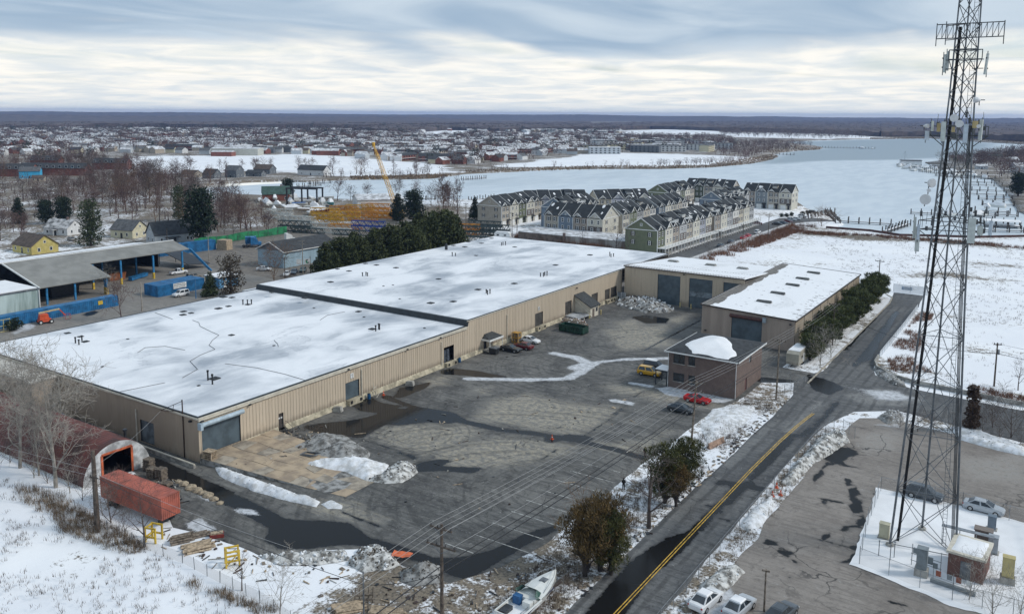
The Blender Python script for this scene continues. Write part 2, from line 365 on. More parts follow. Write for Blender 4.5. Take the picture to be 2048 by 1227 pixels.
# --- yard pavement
def pave_mat(name,dry,lite,dark,tan,crack=0.22,wet_r=0.12,arcs=(),straight=0.0,ckw=1.0):
    mm = bpy.data.materials.new(name); mm.use_nodes = True; t = mm.node_tree; b = t.nodes['Principled BSDF']
    p = pos_node(t); wet,pale,sn = attr(t,'wet'),attr(t,'pale'),attr(t,'snow')
    n0 = NOISE(t,p,0.06,3,.5); n1 = NOISE(t,p,0.22,5,.62,.6); n2 = NOISE(t,p,1.1,5,.65); n3 = NOISE(t,p,6.0,3,.7)
    mp = N(t,'ShaderNodeMapping',inp={'Rotation': (0,0,R(38)),'Scale': (.22,2.6,1)}); LK(t,p,mp.inputs[0]); n4 = NOISE(t,mp.outputs[0],.8,4,.6,.8)
    nA = NOISE(t,p,.035,5,.6,.5); nB = NOISE(t,p,.55,6,.72,.4)
    c = MIX(t,SMOOTH(t,MATH(t,'ADD',MATH(t,'MULTIPLY',nA,.55),MATH(t,'MULTIPLY',n1,.45)),.40,.60),dry,lite)
    c = MIX(t,MATH(t,'MULTIPLY',SMOOTH(t,nB,.52,.66),.6),c,lite)
    c = MIX(t,MATH(t,'MULTIPLY',SMOOTH(t,nB,.46,.34),.7),c,dark)
    c = MIX(t,MATH(t,'MULTIPLY',SMOOTH(t,n4,.42,.68),.55),c,dark)
    c = MIX(t,MATH(t,'MULTIPLY',SMOOTH(t,n2,.5,.72),.45),c,dark)
    def band(a,amp,lo,hi,nn): return SMOOTH(t,MATH(t,'ADD',a,MATH(t,'MULTIPLY',MATH(t,'SUBTRACT',nn,.5),amp)),lo,hi)
    pk = band(pale,1.5,.34,.62,MATH(t,'ADD',MATH(t,'MULTIPLY',n2,.5),MATH(t,'MULTIPLY',n4,.5)))
    c = MIX(t,MATH(t,'MULTIPLY',pk,.85),c,MIX(t,SMOOTH(t,n2,.35,.65),tan,lite))
    c = MIX(t,MATH(t,'MULTIPLY',SMOOTH(t,NOISE(t,p,.8,6,.8,1.2),.58,.68),.55),c,(.36,.355,.34))
    n5 = NOISE(t,p,14.0,2,.7); c = MIX(t,MATH(t,'MULTIPLY',SMOOTH(t,n5,.5,.75),.5),c,dark)
    speck = NOISE(t,p,1.5,5,.8); c = MIX(t,MATH(t,'MULTIPLY',SMOOTH(t,speck,.54,.66),.5),c,lite); c = MIX(t,MATH(t,'MULTIPLY',SMOOTH(t,speck,.46,.34),.6),c,dark)
    for (ax,ay),r0,r1,fr,dk in arcs:          # curved tyre tracks
        dn = N(t,'ShaderNodeVectorMath',operation='DISTANCE'); LK(t,p,dn.inputs[0]); dn.inputs[1].default_value = (ax,ay,0.02); dd = dn.outputs['Value']
        so = N(t,'ShaderNodeVectorMath',operation='SUBTRACT'); LK(t,p,so.inputs[0]); so.inputs[1].default_value = (ax,ay,0); s3 = N(t,'ShaderNodeSeparateXYZ'); LK(t,so.outputs[0],s3.inputs[0])
        cbp = N(t,'ShaderNodeCombineXYZ'); LK(t,MATH(t,'MULTIPLY',dd,fr),cbp.inputs[0]); LK(t,MATH(t,'MULTIPLY',MATH(t,'ARCTAN2',s3.outputs[1],s3.outputs[0]),1.1),cbp.inputs[1]); an = NOISE(t,cbp.outputs[0],1.0,4,.6,.25); win = MATH(t,'MULTIPLY',SMOOTH(t,dd,r0,r0 + 2.5),SMOOTH(t,dd,r1 - 6,r1,1,0))
        c = MIX(t,MATH(t,'MULTIPLY',MATH(t,'MULTIPLY',SMOOTH(t,an,.50,.62),win),.36),c,dark); c = MIX(t,MATH(t,'MULTIPLY',MATH(t,'MULTIPLY',SMOOTH(t,an,.40,.30),win),.15 if dk else .34),c,lite)
    if straight:
        sp3 = N(t,'ShaderNodeSeparateXYZ'); LK(t,p,sp3.inputs[0]); sw = MATH(t,'SINE',MATH(t,'ADD',MATH(t,'MULTIPLY',sp3.outputs[0],straight),MATH(t,'MULTIPLY',n0,4.0))); k = MATH(t,'MULTIPLY',SMOOTH(t,sw,.2,.95),SMOOTH(t,n1,.35,.6)); c = MIX(t,MATH(t,'MULTIPLY',k,.6),c,dark)
    # crack network
    wv = N(t,'ShaderNodeVectorMath',operation='ADD'); LK(t,p,wv.inputs[0])
    nv = N(t,'ShaderNodeTexNoise',inp={'Scale': .5,'Detail': 4}); LK(t,p,nv.inputs['Vector']); sc = N(t,'ShaderNodeVectorMath',operation='SCALE',inp={'Scale': 2.4}); LK(t,nv.outputs['Color'],sc.inputs[0]); LK(t,sc.outputs[0],wv.inputs[1])
    vo = N(t,'ShaderNodeTexVoronoi',feature='DISTANCE_TO_EDGE',inp={'Scale': crack}); LK(t,wv.outputs[0],vo.inputs['Vector'])
    ck = MATH(t,'MULTIPLY',SMOOTH(t,vo.outputs['Distance'],.002 * ckw,.009 * ckw,1,0),SMOOTH(t,n0,.46,.6))
    c = MIX(t,MATH(t,'MULTIPLY',ck,.8),c,(0.018,0.018,0.018))
    wk = band(wet,1.15,.44,.58,MATH(t,'ADD',MATH(t,'MULTIPLY',n1,.55),MATH(t,'MULTIPLY',n2,.45)))
    halo = band(wet,.75,.25,.55,n1)
    c = MIX(t,MATH(t,'MULTIPLY',halo,.55),c,dark)
    c = MIX(t,wk,c,(0.012,0.0125,0.013))
    sk = band(sn,2.0,.44,.70,MATH(t,'ADD',MATH(t,'ADD',MATH(t,'MULTIPLY',n2,.4),MATH(t,'MULTIPLY',n3,.25)),MATH(t,'MULTIPLY',n1,.35)))
    c = MIX(t,sk,c,MIX(t,SMOOTH(t,n2,.35,.7),(.60,.62,.65),(.30,.31,.32)))
    LK(t,c,b.inputs['Base Color'])
    LK(t,MATH(t,'MULTIPLY_ADD',wk,wet_r - .8,.8),b.inputs['Roughness']); LK(t,MATH(t,'MULTIPLY_ADD',wk,-.34,.45),b.inputs['Specular IOR Level'])
    bn = N(t,'ShaderNodeBump',inp={'Strength': .35,'Distance': .03}); h = MATH(t,'MULTIPLY',MATH(t,'ADD',n2,n3),MATH(t,'SUBTRACT',1.0,wk)); LK(t,h,bn.inputs['Height']); LK(t,bn.outputs[0],b.inputs['Normal'])
    return mm
def field_of(polys=(),lines=(),feather=1.2,z=0.02):
    pw = [G2(q,z) for q in polys]; lw = [(G2(q,z),wd) for q,wd in lines]
    def fn(P):
        r = np.zeros(len(P))
        for q in pw:
            a = np.array(q); k = (P[:,0] > a[:,0].min() - 4) & (P[:,0] < a[:,0].max() + 4) & (P[:,1] > a[:,1].min() - 4) & (P[:,1] < a[:,1].max() + 4)
            if k.any(): r[k] = np.maximum(r[k],soft(sdf(P[k],q),feather))
        for q,wd in lw: r = np.maximum(r,soft(wd - dist_line(P,q),max(wd,.5)))
        return r
    return fn
YARD = [(-138,72.8),(-125,66),(-109,66),(-95,62.5),(-88,58.6),(-80.5,60),(-74,60.2),(-70,63.5),(-65,68),(-58,67.5),(-52.5,67.5),(-49.7,73),(-48.4,81),(-48.4,102),(-48.2,130),(-47.2,140),(-46,143),(-46,156),(-40,159.5),(-38,158.5),(-38,167),(-45.5,168),(-45.5,179),(-46.5,181),(-66,184),(-66.5,210),(-102.5,210),(-102.5,75),(-104,72.8)]
YWET = [[(600,852),(640,846),(690,842),(740,832),(780,817),(850,815),(905,824),(932,838),(900,846),(850,844),(800,850),(772,848),(745,864),(720,876),(690,872),(640,868)],
        [(702,812),(738,792),(760,804),(802,812),(770,826),(722,822)],[(786,795),(800,775),(862,764),(852,775),(805,795)],[(880,741),(902,736),(960,742),(1012,752),(1010,760),(940,751),(886,748)],
        [(545,1030),(585,1038),(640,1040),(700,1045),(742,1074),(800,1090),(870,1115),(930,1112),(985,1098),(1040,1070),(1105,1050),(1118,1058),(1060,1086),(1000,1122),(940,1160),(900,1152),(868,1132),(800,1112),(740,1093),(690,1088),(620,1096),(560,1096),(528,1080)],
        [(285,905),(330,922),(420,962),(500,1000),(562,1030),(582,1052),(540,1056),(478,1022),(398,988),(325,950)],
        [(835,926),(868,918),(906,919),(880,931),(970,935),(945,946),(880,940),(836,943)],[(700,876),(760,888),(838,914),(826,918),(740,882)],[(1370,875),(1402,858),(1345,880),(1308,894)],
        [(1262,634),(1290,629),(1337,637),(1332,646),(1290,646)],[(1500,752),(1560,757),(1630,765),(1640,778),(1580,772),(1520,764)],[(640,1075),(660,1062),(700,1070),(690,1084)]]
YWETL = [([(770,793),(830,815),(900,836),(1000,859),(1080,868),(1150,880),(1225,897),(1285,914)],.75),([(1255,812),(1180,865),(1100,908),(1035,952)],.16),([(682,1022),(720,1038),(790,1066)],.14),([(1230,690),(1120,700),(1000,715)],.2),([(1100,880),(1140,872),(1175,876)],.9),([(1180,865),(1400,690)],.1),([(1290,700),(1400,640)],.3)]
YPALE = [[(742,874),(772,852),(850,847),(930,850),(962,865),(900,890),(850,910),(826,902)],[(985,800),(1060,786),(1110,802),(1242,815),(1200,850),(1150,870),(1040,850),(950,838)],[(860,902),(1000,872),(1150,892),(1120,912),(1000,932),(900,936)],
         [(1215,768),(1300,775),(1400,800),(1445,812),(1432,818),(1330,802),(1228,784)],[(952,780),(978,774),(972,788)],[(1180,890),(1280,880),(1340,860),(1300,900),(1240,905)],[(1232,645),(1270,638),(1290,655),(1235,665)],[(1330,640),(1370,630),(1365,648)],[(600,1000),(700,1005),(760,1040),(700,1040),(640,1025)],[(850,762),(890,752),(885,768),(855,775)],[(1210,660),(1330,650),(1340,690),(1240,700)]]
YSNOWL = [([(930,757),(1000,758),(1060,759),(1130,757),(1165,742),(1195,724),(1250,718),(1340,716)],1.0),([(1105,706),(1150,714),(1185,728),(1160,745),(1140,756)],1.3),([(1150,735),(1175,728)],1.6),([(1260,765),(1300,772)],.8),([(1225,800),(1260,806)],.9)]
YSNOW = [[(1310,775),(1345,772),(1470,798),(1445,806),(1330,790)],[(372,968),(400,985),(430,1000),(410,1002)],[(455,1012),(500,1018),(530,1030),(470,1026)],[(360,1050),(400,1035),(440,1060),(400,1068)]]
yf = dict(wet=field_of(YWET,YWETL,.9),pale=field_of(YPALE,[],5.5),snow=field_of(YSNOW,YSNOWL,.8))
ARCS = [(G(835,868)[:2],1,14,1.5,0),(G(1110,985)[:2],3,18,1.3,0),(G(1180,735)[:2],4,24,1.2,1),(G(1010,1000)[:2],10,44,.9,1),(G(1290,690)[:2],5,30,1.1,1)]
ASPH = pave_mat('yard_asphalt',(0.080,0.079,0.076),(0.185,0.181,0.168),(0.027,0.027,0.0265),(0.40,0.36,0.28),.10,.12,ARCS)
yard = sheet('yard_pavement',resample(YARD,1.0,.55,3),ASPH,0.02,grid(-140,-37,57,211,.8,.15),attrs=yf)
PAINTW = mat('worn_white_line',(0.42,0.42,0.40),0.8,0.4,2.0)
for a,b in [((1024,1021),(1126,1055)),((1053,999),(1133,1024)),((1083,979),(1154,1000)),((1111,959),(1224,990)),((1140,941),(1231,965)),((985,1044),(1086,1078)),((950,1067),(1084,1115)),((895,1082),(942,1109)),((1165,925),(1240,944))]:
    p,q = Vector(G(*a)),Vector(G(*b)); y = (p.y + q.y) / 2
    o = MB().quad((p.x,y - .07,.026),(q.x,y - .07,.026),(q.x,y + .07,.026),(p.x,y + .07,.026)).build('parking_line',PAINTW); o['kind'] = 'structure'
# --- public road
ROAD = [(-39.2,30),(-31.2,30),(-31.2,120),(-30.5,139),(-28,149),(-22,153.5),(-10,151),(20,142),(90,126),(90,145),(20,159),(-4,166),(-14,167),(-22,168),(-29.2,173),(-31.2,184),(-31.2,244),(-32.5,260),(-40,260),(-38.6,246),(-38.2,170),(-40,166),(-41,160),(-39,152),(-38.8,135),(-39.4,100)]
RWET = [[(1160,1240),(1250,1130),(1330,1075),(1390,1060),(1360,1100),(1300,1160),(1240,1240)],[(1425,960),(1470,962),(1540,975),(1545,985),(1470,972),(1420,966)],[(1610,745),(1660,762),(1690,775),(1660,790),(1625,780)],[(1600,870),(1670,800),(1680,806),(1610,880)],[(1700,735),(1760,660),(1790,620),(1800,625),(1740,720)],[(1395,1035),(1440,1000),(1400,1060)]]
RWETL = [([(1335,1115),(1480,975),(1590,870)],.7),([(1270,1175),(1400,1050),(1500,950)],.5),([(1400,1000),(1460,1043)],.2),([(1690,700),(1770,610)],.5)]
RPALE = [[(1440,930),(1540,845),(1560,840),(1460,935)],[(1250,1120),(1420,960),(1440,950),(1280,1110)],[(1690,790),(1760,775),(1860,800),(1800,812),(1720,806)],[(1560,860),(1640,800),(1650,806),(1580,866)]]
ROADM = pave_mat('road_asphalt',(0.088,0.091,0.094),(0.155,0.158,0.157),(0.038,0.039,0.041),(0.25,0.25,0.24),.14,.2,(),3.4)
sheet('road',resample(ROAD,1.2,.3,5),ROADM,0.03,grid(-41,90,30,261,1.2,.2),attrs=dict(wet=field_of(RWET,RWETL,.8),pale=field_of(RPALE,[],2),snow=field_of([[(1700,775),(1790,782),(1850,800),(1760,800)]],[],3.5)))
PY = mat('yellow_road_paint',(0.58,0.36,0.05),0.8,0.3,1.5)
for dx in (-.16,.16):
    mb = MB(); ys = [30,60,90,115,128,136,141,144]; xs = [-35.1,-35.1,-35.0,-34.9,-34.6,-34.2,-33.8,-33.5]
    for (x0,y0),(x1,y1) in zip(list(zip(xs,ys))[:-1],list(zip(xs,ys))[1:]): mb.quad((x0 + dx - .06,y0,.036),(x0 + dx + .06,y0,.036),(x1 + dx + .06,y1,.036),(x1 + dx - .06,y1,.036))
    mb.build('yellow_centre_line',PY)['kind'] = 'structure'
# kerbs along the upper road
KERB = mat('kerb_concrete',(0.42,0.38,0.31),.85,.25,1)
mb = MB()
kl = [(-38.6,160),(-38.45,200),(-38.5,244),(-39.2,252),(-41.5,256)]
for a,b in zip(kl[:-1],kl[1:]): mb.beam((a[0],a[1],.08),(b[0],b[1],.08),.28,.16)
mb.build('kerb',KERB)['kind'] = 'structure'
# --- lot on the right
LOT = [(-28.4,40),(60,40),(60,128),(20,138),(-2,144),(-12,147),(-22,149),(-26.5,146),(-28,136)]
LWETL = [([(1560,1190),(1640,1080),(1700,1050),(1740,1030)],.25),([(1540,1085),(1610,1130)],.5),([(1600,990),(1720,1010)],.18),([(1560,1060),(1720,1100)],.15),([(1640,920),(1740,940)],.12),([(1700,960),(1735,1100),(1690,1125)],.6),([(1620,1010),(1760,985)],.12),([(1560,1150),(1690,1180),(1830,1215)],.14),([(1590,1000),(1660,925)],.3)]
LOTM = pave_mat('worn_lot_asphalt',(0.20,0.178,0.158),(0.27,0.245,0.22),(0.125,0.112,0.10),(0.29,0.28,0.26),.17,.4,(),0,2.2)
sheet('car_park',resample(LOT,1.2,.6,7),LOTM,0.02,grid(-29,60,40,150,1.3,.2),attrs=dict(wet=field_of([[(1640,905),(1690,890),(1720,905),(1670,930)]],LWETL,.8),pale=field_of([[(1720,870),(1800,860),(1790,900),(1730,905)],[(1920,920),(2048,910),(2048,960),(1940,960)]],[],4),snow=field_of([[(1330,1240),(1390,1160),(1440,1140),(1480,1200),(1440,1240)],[(1920,850),(2048,890),(2048,910),(1930,870)],[(1740,850),(1800,845),(1800,855)]],[],1.5)))
# --- lanes beyond the warehouse and in the waterfront estate
LANE = pave_mat('lane_asphalt',(0.20,0.185,0.165),(0.25,0.235,0.21),(0.13,0.12,0.11),(0.26,0.24,0.21),.14,.3)
z0 = lambda P: np.zeros(len(P))
sheet('back_lane',resample([(-202,55),(-172,55),(-172,140),(-182,168),(-205,172),(-262,172),(-262,112),(-208,108),(-203.5,93)],4),LANE,0.02,grid(-262,-170,55,172,4),attrs=dict(wet=field_of([[(155,630),(195,622),(200,628),(160,638)]],[],.6),pale=z0,snow=field_of([[(20,655),(75,645),(80,655),(20,668)]],[],1)))
sheet('estate_street',resample([(-119,262),(-110.5,262),(-110.5,330),(-110,395),(-104,412),(-92,424),(-104,432),(-119,420),(-119.5,330)],5),ROADM,0.025,grid(-120,-90,262,432,4),attrs=dict(wet=z0,pale=z0,snow=z0))
# ---------------------------------------------------------------- building helpers
def wall(mb,o,u,n,L,z0,z1,openings=(),pitch=0,rib=0.05,ribw=0.12,reveal=0.3,ztop=None,mi=0,rmi=0):
    """wall from o along u (unit), outward normal n; ztop(u) optional sloped top"""
    o = Vector((o[0],o[1],0)); u = Vector((u[0],u[1],0)); n = Vector((n[0],n[1],0)); zt = ztop or (lambda a: z1)
    P = lambda a,z,d=0.0: o + u * a + n * d + Vector((0,0,z))
    us = sorted({0.0,L} | {a for q in openings for a in q[:2]}); zs = sorted({z0} | {a for q in openings for a in q[2:4]})
    flip = u.cross(Vector((0,0,1))).dot(n) < 0
    def q4(a,b,c,d,k=mi):
        mb.quad(*((a,b,c,d) if not flip else (d,c,b,a)),k)
    for a,b in zip(us[:-1],us[1:]):
        for k,za in enumerate(zs):
            zb = zs[k + 1] if k + 1 < len(zs) else None
            mid = (a + b) / 2; zm = (za + (zb if zb is not None else zt(mid))) / 2
            if any(q[0] <= mid <= q[1] and q[2] <= zm <= q[3] for q in openings): continue
            q4(P(a,za),P(b,za),P(b,zb if zb is not None else zt(b)),P(a,zb if zb is not None else zt(a)))
    for a,b,za,zb in openings:
        q4(P(a,za),P(a,za,-reveal),P(a,zb,-reveal),P(a,zb),rmi); q4(P(b,za,-reveal),P(b,za),P(b,zb),P(b,zb,-reveal),rmi)
        q4(P(a,zb),P(a,zb,-reveal),P(b,zb,-reveal),P(b,zb),rmi); q4(P(a,za,-reveal),P(a,za),P(b,za),P(b,za,-reveal),rmi)
    if pitch:
        a = pitch / 2
        while a < L - ribw:
            spans = [(z0,None)]
            for q in openings:
                if q[0] - ribw < a < q[1] + .02: spans = [s for zz in spans for s in (((zz[0],q[2]),(q[3],zz[1])) if True else ())]
            for za,zb in spans:
                zA = zb if zb is not None else zt(a); zB = zb if zb is not None else zt(a + ribw)
                if zA - za < .05: continue
                b = a + ribw; c = ribw * .25
                q4(P(a + c,za,rib),P(b - c,za,rib),P(b - c,zB,rib),P(a + c,zA,rib)); q4(P(a,za),P(a + c,za,rib),P(a + c,zA,rib),P(a,zA)); q4(P(b - c,za,rib),P(b,za),P(b,zB),P(b - c,zB,rib))
            a += pitch
def slat_door(name,mats,o,u,n,w_,z0,z1,parent,inset=0.22,slat=0.28):
    mb = MB(); o = Vector((o[0],o[1],0)); u = Vector((u[0],u[1],0)); n = Vector((n[0],n[1],0)); z = z0
    while z < z1 - .02:
        t = min(z + slat,z1); a = o - n * inset; lo = [a + u * .02 + Vector((0,0,z)),a + u * (w_ - .02) + Vector((0,0,z))]; e = n * .05
        mb.quad(lo[0] + e,lo[1] + e,lo[1] + e * .2 + Vector((0,0,t - z)),lo[0] + e * .2 + Vector((0,0,t - z))); mb.quad(lo[0],lo[1],lo[1] + e,lo[0] + e); z = t
    return mb.build(name,mats,parent)
def siding_mat(name,col,foot=.9):
    mm = bpy.data.materials.new(name); mm.use_nodes = True; t = mm.node_tree; b = t.nodes['Principled BSDF']; b.inputs['Roughness'].default_value = .55; p = pos_node(t); sp = N(t,'ShaderNodeSeparateXYZ'); LK(t,p,sp.inputs[0])
    u = MATH(t,'ADD',sp.outputs[0],sp.outputs[1]); wn = N(t,'ShaderNodeTexWhiteNoise',noise_dimensions='1D'); LK(t,MATH(t,'FLOOR',MATH(t,'MULTIPLY',u,1.08)),wn.inputs['W'])      # one tone per sheet
    wn2 = N(t,'ShaderNodeTexWhiteNoise',noise_dimensions='1D'); LK(t,MATH(t,'FLOOR',MATH(t,'MULTIPLY',u,.13)),wn2.inputs['W'])
    tone = MATH(t,'ADD',MATH(t,'MULTIPLY',wn.outputs[0],.16),MATH(t,'MULTIPLY',wn2.outputs[0],.14)); mp = N(t,'ShaderNodeMapping',inp={'Scale': (1,1,.07)}); LK(t,p,mp.inputs[0]); st = NOISE(t,mp.outputs[0],2.2,4,.6); blot = NOISE(t,p,.35,4,.6)
    c = MIX(t,tone,col,tuple(.55 * k for k in col)); c = MIX(t,MATH(t,'MULTIPLY',SMOOTH(t,st,.52,.75),.35),c,(.20,.155,.115)); c = MIX(t,MATH(t,'MULTIPLY',SMOOTH(t,blot,.55,.75),.18),c,(.60,.54,.45))
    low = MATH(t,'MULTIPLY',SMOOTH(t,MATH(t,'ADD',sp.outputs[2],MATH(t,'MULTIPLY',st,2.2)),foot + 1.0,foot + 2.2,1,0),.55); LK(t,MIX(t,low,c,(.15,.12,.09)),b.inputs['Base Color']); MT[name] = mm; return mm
TAN = siding_mat('tan_ribbed_steel',(0.56,0.47,0.36)); TAND = siding_mat('shaded_tan_ribbed_steel',(0.40,0.325,0.25),-.2)  # second one: same tan darkened, shade of walls turned from the sun in its colour
CREAM = mat('cream_trim',(0.60,0.56,0.47),0.6,0.1,1)
FOUND = mat('stained_foundation',(0.46,0.41,0.30),0.85,0.3,0.7,bump=.2)
DOORB = mat('blue_grey_roller_door',(0.075,0.105,0.125),0.45,0.2,0.6)
DOORD = mat('dark_roller_door',(0.07,0.066,0.06),0.5,0.25,1)
BAND = mat('black_membrane',(0.022,0.03,0.036),0.5,0.25,0.6)
def roof_snow_mat(name,grey,amt,edge=(0.1,0.09,0.08),lines=False):
    mm = bpy.data.materials.new(name); mm.use_nodes = True; t = mm.node_tree; b = t.nodes['Principled BSDF']; b.inputs['Roughness'].default_value = .55
    p = pos_node(t); mp = N(t,'ShaderNodeMapping',inp={'Rotation': (0,0,R(-55)),'Scale': (1.0,.55,1)}); LK(t,p,mp.inputs[0])
    n1 = NOISE(t,p,.05,3,.5,.3); n2 = NOISE(t,mp.outputs[0],.11,6,.58,.5); n3 = NOISE(t,p,2.2,3)
    thin = SMOOTH(t,MATH(t,'ADD',MATH(t,'MULTIPLY',n1,.5),MATH(t,'MULTIPLY',n2,.55)),.50 - amt,.74 - amt)
    c = MIX(t,thin,MIX(t,SMOOTH(t,n3,.3,.7),(0.85,0.862,0.88),(0.80,0.815,0.84)),grey)
    ring = SMOOTH(t,MATH(t,'ABSOLUTE',MATH(t,'SUBTRACT',n2,.60)),.0,.012,.35,0)
    c = MIX(t,ring,c,tuple(.75 * g for g in grey))
    LK(t,c,b.inputs['Base Color'])
    bn = N(t,'ShaderNodeBump',inp={'Strength': .15,'Distance': .05}); LK(t,n2,bn.inputs['Height']); LK(t,bn.outputs[0],b.inputs['Normal'])
    return mm
ROOFS = roof_snow_mat('snowy_membrane_roof',(0.34,0.375,0.42),0.055)
ROOFM = roof_snow_mat('snowy_metal_roof',(0.52,0.53,0.53),-0.06)

# ---------------------------------------------------------------- main warehouse
FX,EY,JY,BY,LX = -101.5,72.6,137.0,241.0,-166.0
ZF,ZB = 6.8,7.9
wh = thing('warehouse','long tan ribbed steel warehouse with snow covered flat roof and loading docks','warehouse',(FX,EY,0))
def W_(mb,name,mats,parent=wh,**k):       # warehouse parts are given in world metres
    o = mb.build(name,mats,parent,**k); o.location = (o.location[0] - FX,o.location[1] - EY,o.location[2]); return o
docks = [(102.0,105.4,.95,3.95,'dock'),(129.4,132.7,.8,3.9,'open'),(163.7,167.2,1.05,4.1,'dock'),(177.7,180.9,1.05,4.3,'dock'),(191.4,194.8,1.1,3.85,'dock'),(198.9,201.7,1.0,3.75,'dock'),(202.2,205.8,1.0,3.8,'dock')]
fr_open = [(73.1 - EY,79.9 - EY,1.0,5.5),(87.2 - EY,88.2 - EY,.5,2.95)] + [(a - EY,b - EY,c,d) for a,b,c,d,_ in docks[:2]]
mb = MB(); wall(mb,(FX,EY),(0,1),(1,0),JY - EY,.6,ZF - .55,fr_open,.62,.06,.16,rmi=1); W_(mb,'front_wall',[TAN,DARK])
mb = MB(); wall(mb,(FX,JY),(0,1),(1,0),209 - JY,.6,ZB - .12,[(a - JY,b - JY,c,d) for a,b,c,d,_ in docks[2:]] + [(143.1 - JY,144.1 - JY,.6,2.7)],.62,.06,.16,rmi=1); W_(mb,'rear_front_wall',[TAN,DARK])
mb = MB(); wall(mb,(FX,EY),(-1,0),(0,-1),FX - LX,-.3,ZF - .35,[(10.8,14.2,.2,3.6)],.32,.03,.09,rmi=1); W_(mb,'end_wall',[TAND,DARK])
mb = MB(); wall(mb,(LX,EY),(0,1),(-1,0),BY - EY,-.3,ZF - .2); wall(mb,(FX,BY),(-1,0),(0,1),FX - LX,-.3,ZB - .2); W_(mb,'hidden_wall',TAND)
# foundation: sloped kick strip with dock pits
mb = MB(); y = 86.0
segs = [(80.0,87.0)] + [(88.4,102.0),(105.4,129.4),(132.7,142.8),(144.6,163.7),(167.2,177.7),(180.9,191.4),(194.8,198.9),(205.8,207.6)]
for a,b in segs:
    mb = MB(); mb.hexa([(FX,a,-.2),(FX + .42,a,-.2),(FX + .42,b,-.2),(FX,b,-.2)],[(FX,a,.9),(FX + .14,a,.72),(FX + .14,b,.72),(FX,b,.9)]); W_(mb,'foundation',FOUND)
# roofs
mb = MB(); mb.box(LX - .2,FX - .25,EY + .1,JY,ZF - .25,ZF - .02); roofF = W_(mb,'front_roof',ROOFS)
mb = MB(); mb.box(LX - .2,FX - .12,JY + .35,BY,ZB - .25,ZB - .02); roofB = W_(mb,'rear_roof',ROOFS)
mb = MB(); mb.hexa([(LX - .1,JY - .15,ZF - .1),(FX + .1,JY - .15,ZF - .1),(FX + .1,JY + .4,ZF - .1),(LX - .1,JY + .4,ZF - .1)],[(LX - .1,JY + .1,ZB + .03),(FX + .1,JY + .1,ZB + .03),(FX + .1,JY + .75,ZB + .03),(LX - .1,JY + .75,ZB + .03)]); W_(mb,'roof_step',BAND)
mb = MB(); mb.box(FX - .3,FX + .02,EY - .05,JY - .2,ZF - .10,ZF + .06); mb.box(FX - .2,FX + .03,JY + .5,BY,ZB - .06,ZB + .08); mb.box(LX - .3,LX,EY,BY,ZF - .3,ZF + .06); mb.box(LX - .2,FX,BY - .1,BY + .12,ZB - .3,ZB + .05); mb.box(LX,FX,EY - .06,EY + .2,ZF - .10,ZF + .05); W_(mb,'roof_edge',BAND)
mb = MB()
for k,(d,z0_,z1_) in enumerate([(.32,ZF - .55,ZF - .38),(.24,ZF - .38,ZF - .24),(.32,ZF - .24,ZF - .10)]): mb.box(FX,FX + d,EY - .1,JY - .05,z0_,z1_)
mb.box(FX,FX + .16,JY + .05,209,ZB - .18,ZB - .06); W_(mb,'front_gutter',CREAM)
mb = MB(); mb.box(LX,FX,EY - .22,EY,ZF - .36,ZF - .12); W_(mb,'end_gutter',CREAM)
# doors
slat_door('roller_door',DOORB,(FX - FX,73.1 - EY),(0,1),(1,0),6.8,1.0,5.3,wh)
mb = MB(); mb.tube((FX + .38,72.9,5.6),(FX + .38,80.2,5.6),.36,n=10); mb.box(FX + .02,FX + .78,72.45,72.9,5.0,6.0); W_(mb,'door_drum',mat('pale_blue_housing',(0.40,0.50,0.57),.5,.15,1))
for a,b,c,d,kd in docks:
    if kd == 'dock': slat_door('dock_door',DOORD if a > 110 else DOORB,(0,a - EY),(0,1),(1,0),b - a,c,d,wh)
mb = MB(); mb.box(FX - 3.2,FX - .3,129.0,133.2,.75,.8); mb.box(FX - 3.3,FX - 3.2,129,133.2,.75,4.2); W_(mb,'dock_interior',DARK)
for k,(dy,z_) in enumerate([(0,0.8),(1.25,.8),(.05,2.0),(1.2,2.0)]):
    mb = MB(); mb.tube((0,0,0),(0,0,1.12),.5,.5,10); mb.tube((0,0,.35),(0,0,.45),.53,.53,10)
    d = mb.build('steel_drum',mat('drum_grey',(0.10,0.12,0.15),.4,.3,3),None,(FX - .9,130.3 + dy,z_)); tag(d,['grey drum at lower left inside the open dock doorway','grey drum at lower right inside the open dock doorway','grey drum stacked at upper left inside the open dock doorway','grey drum stacked at upper right inside the open dock doorway'][k],'drum','drums in the open dock')
for a,b,c,d,kd in docks:
    mb = MB(); mb.box(FX - .1,FX + .9,a + .05,b - .05,.0,c - .02); o = W_(mb,'dock_pit',FOUND)
    for yy in (a + .35,b - .75):
        bm = MB(); bm.box(FX + .9,FX + 1.05,yy,yy + .4,c - .55,c - .08); bo = bm.build('dock_bumper',BLACKISH,o)
mb = MB(); mb.box(FX - .3,FX - .2,87.2,88.2,.5,2.95); dd = W_(mb,'side_door',mat('brown_door',(0.07,0.06,0.055),.6))
mb = MB()
for k in range(2): mb.box(FX - .19,FX - .17,87.3 + k * .48,87.62 + k * .48,2.0,2.25)
mb.build('door_sign',WHITE,dd)
slat_door('end_wall_door',mat('faded_blue_door',(0.16,0.19,0.21),.5,.3,.8),(-10.8,0),(-1,0),(0,-1),3.4,.2,3.6,wh)
mb = MB(); mb.box(FX - .28,FX - .2,143.1,144.1,.6,2.7); W_(mb,'office_door',DARK)
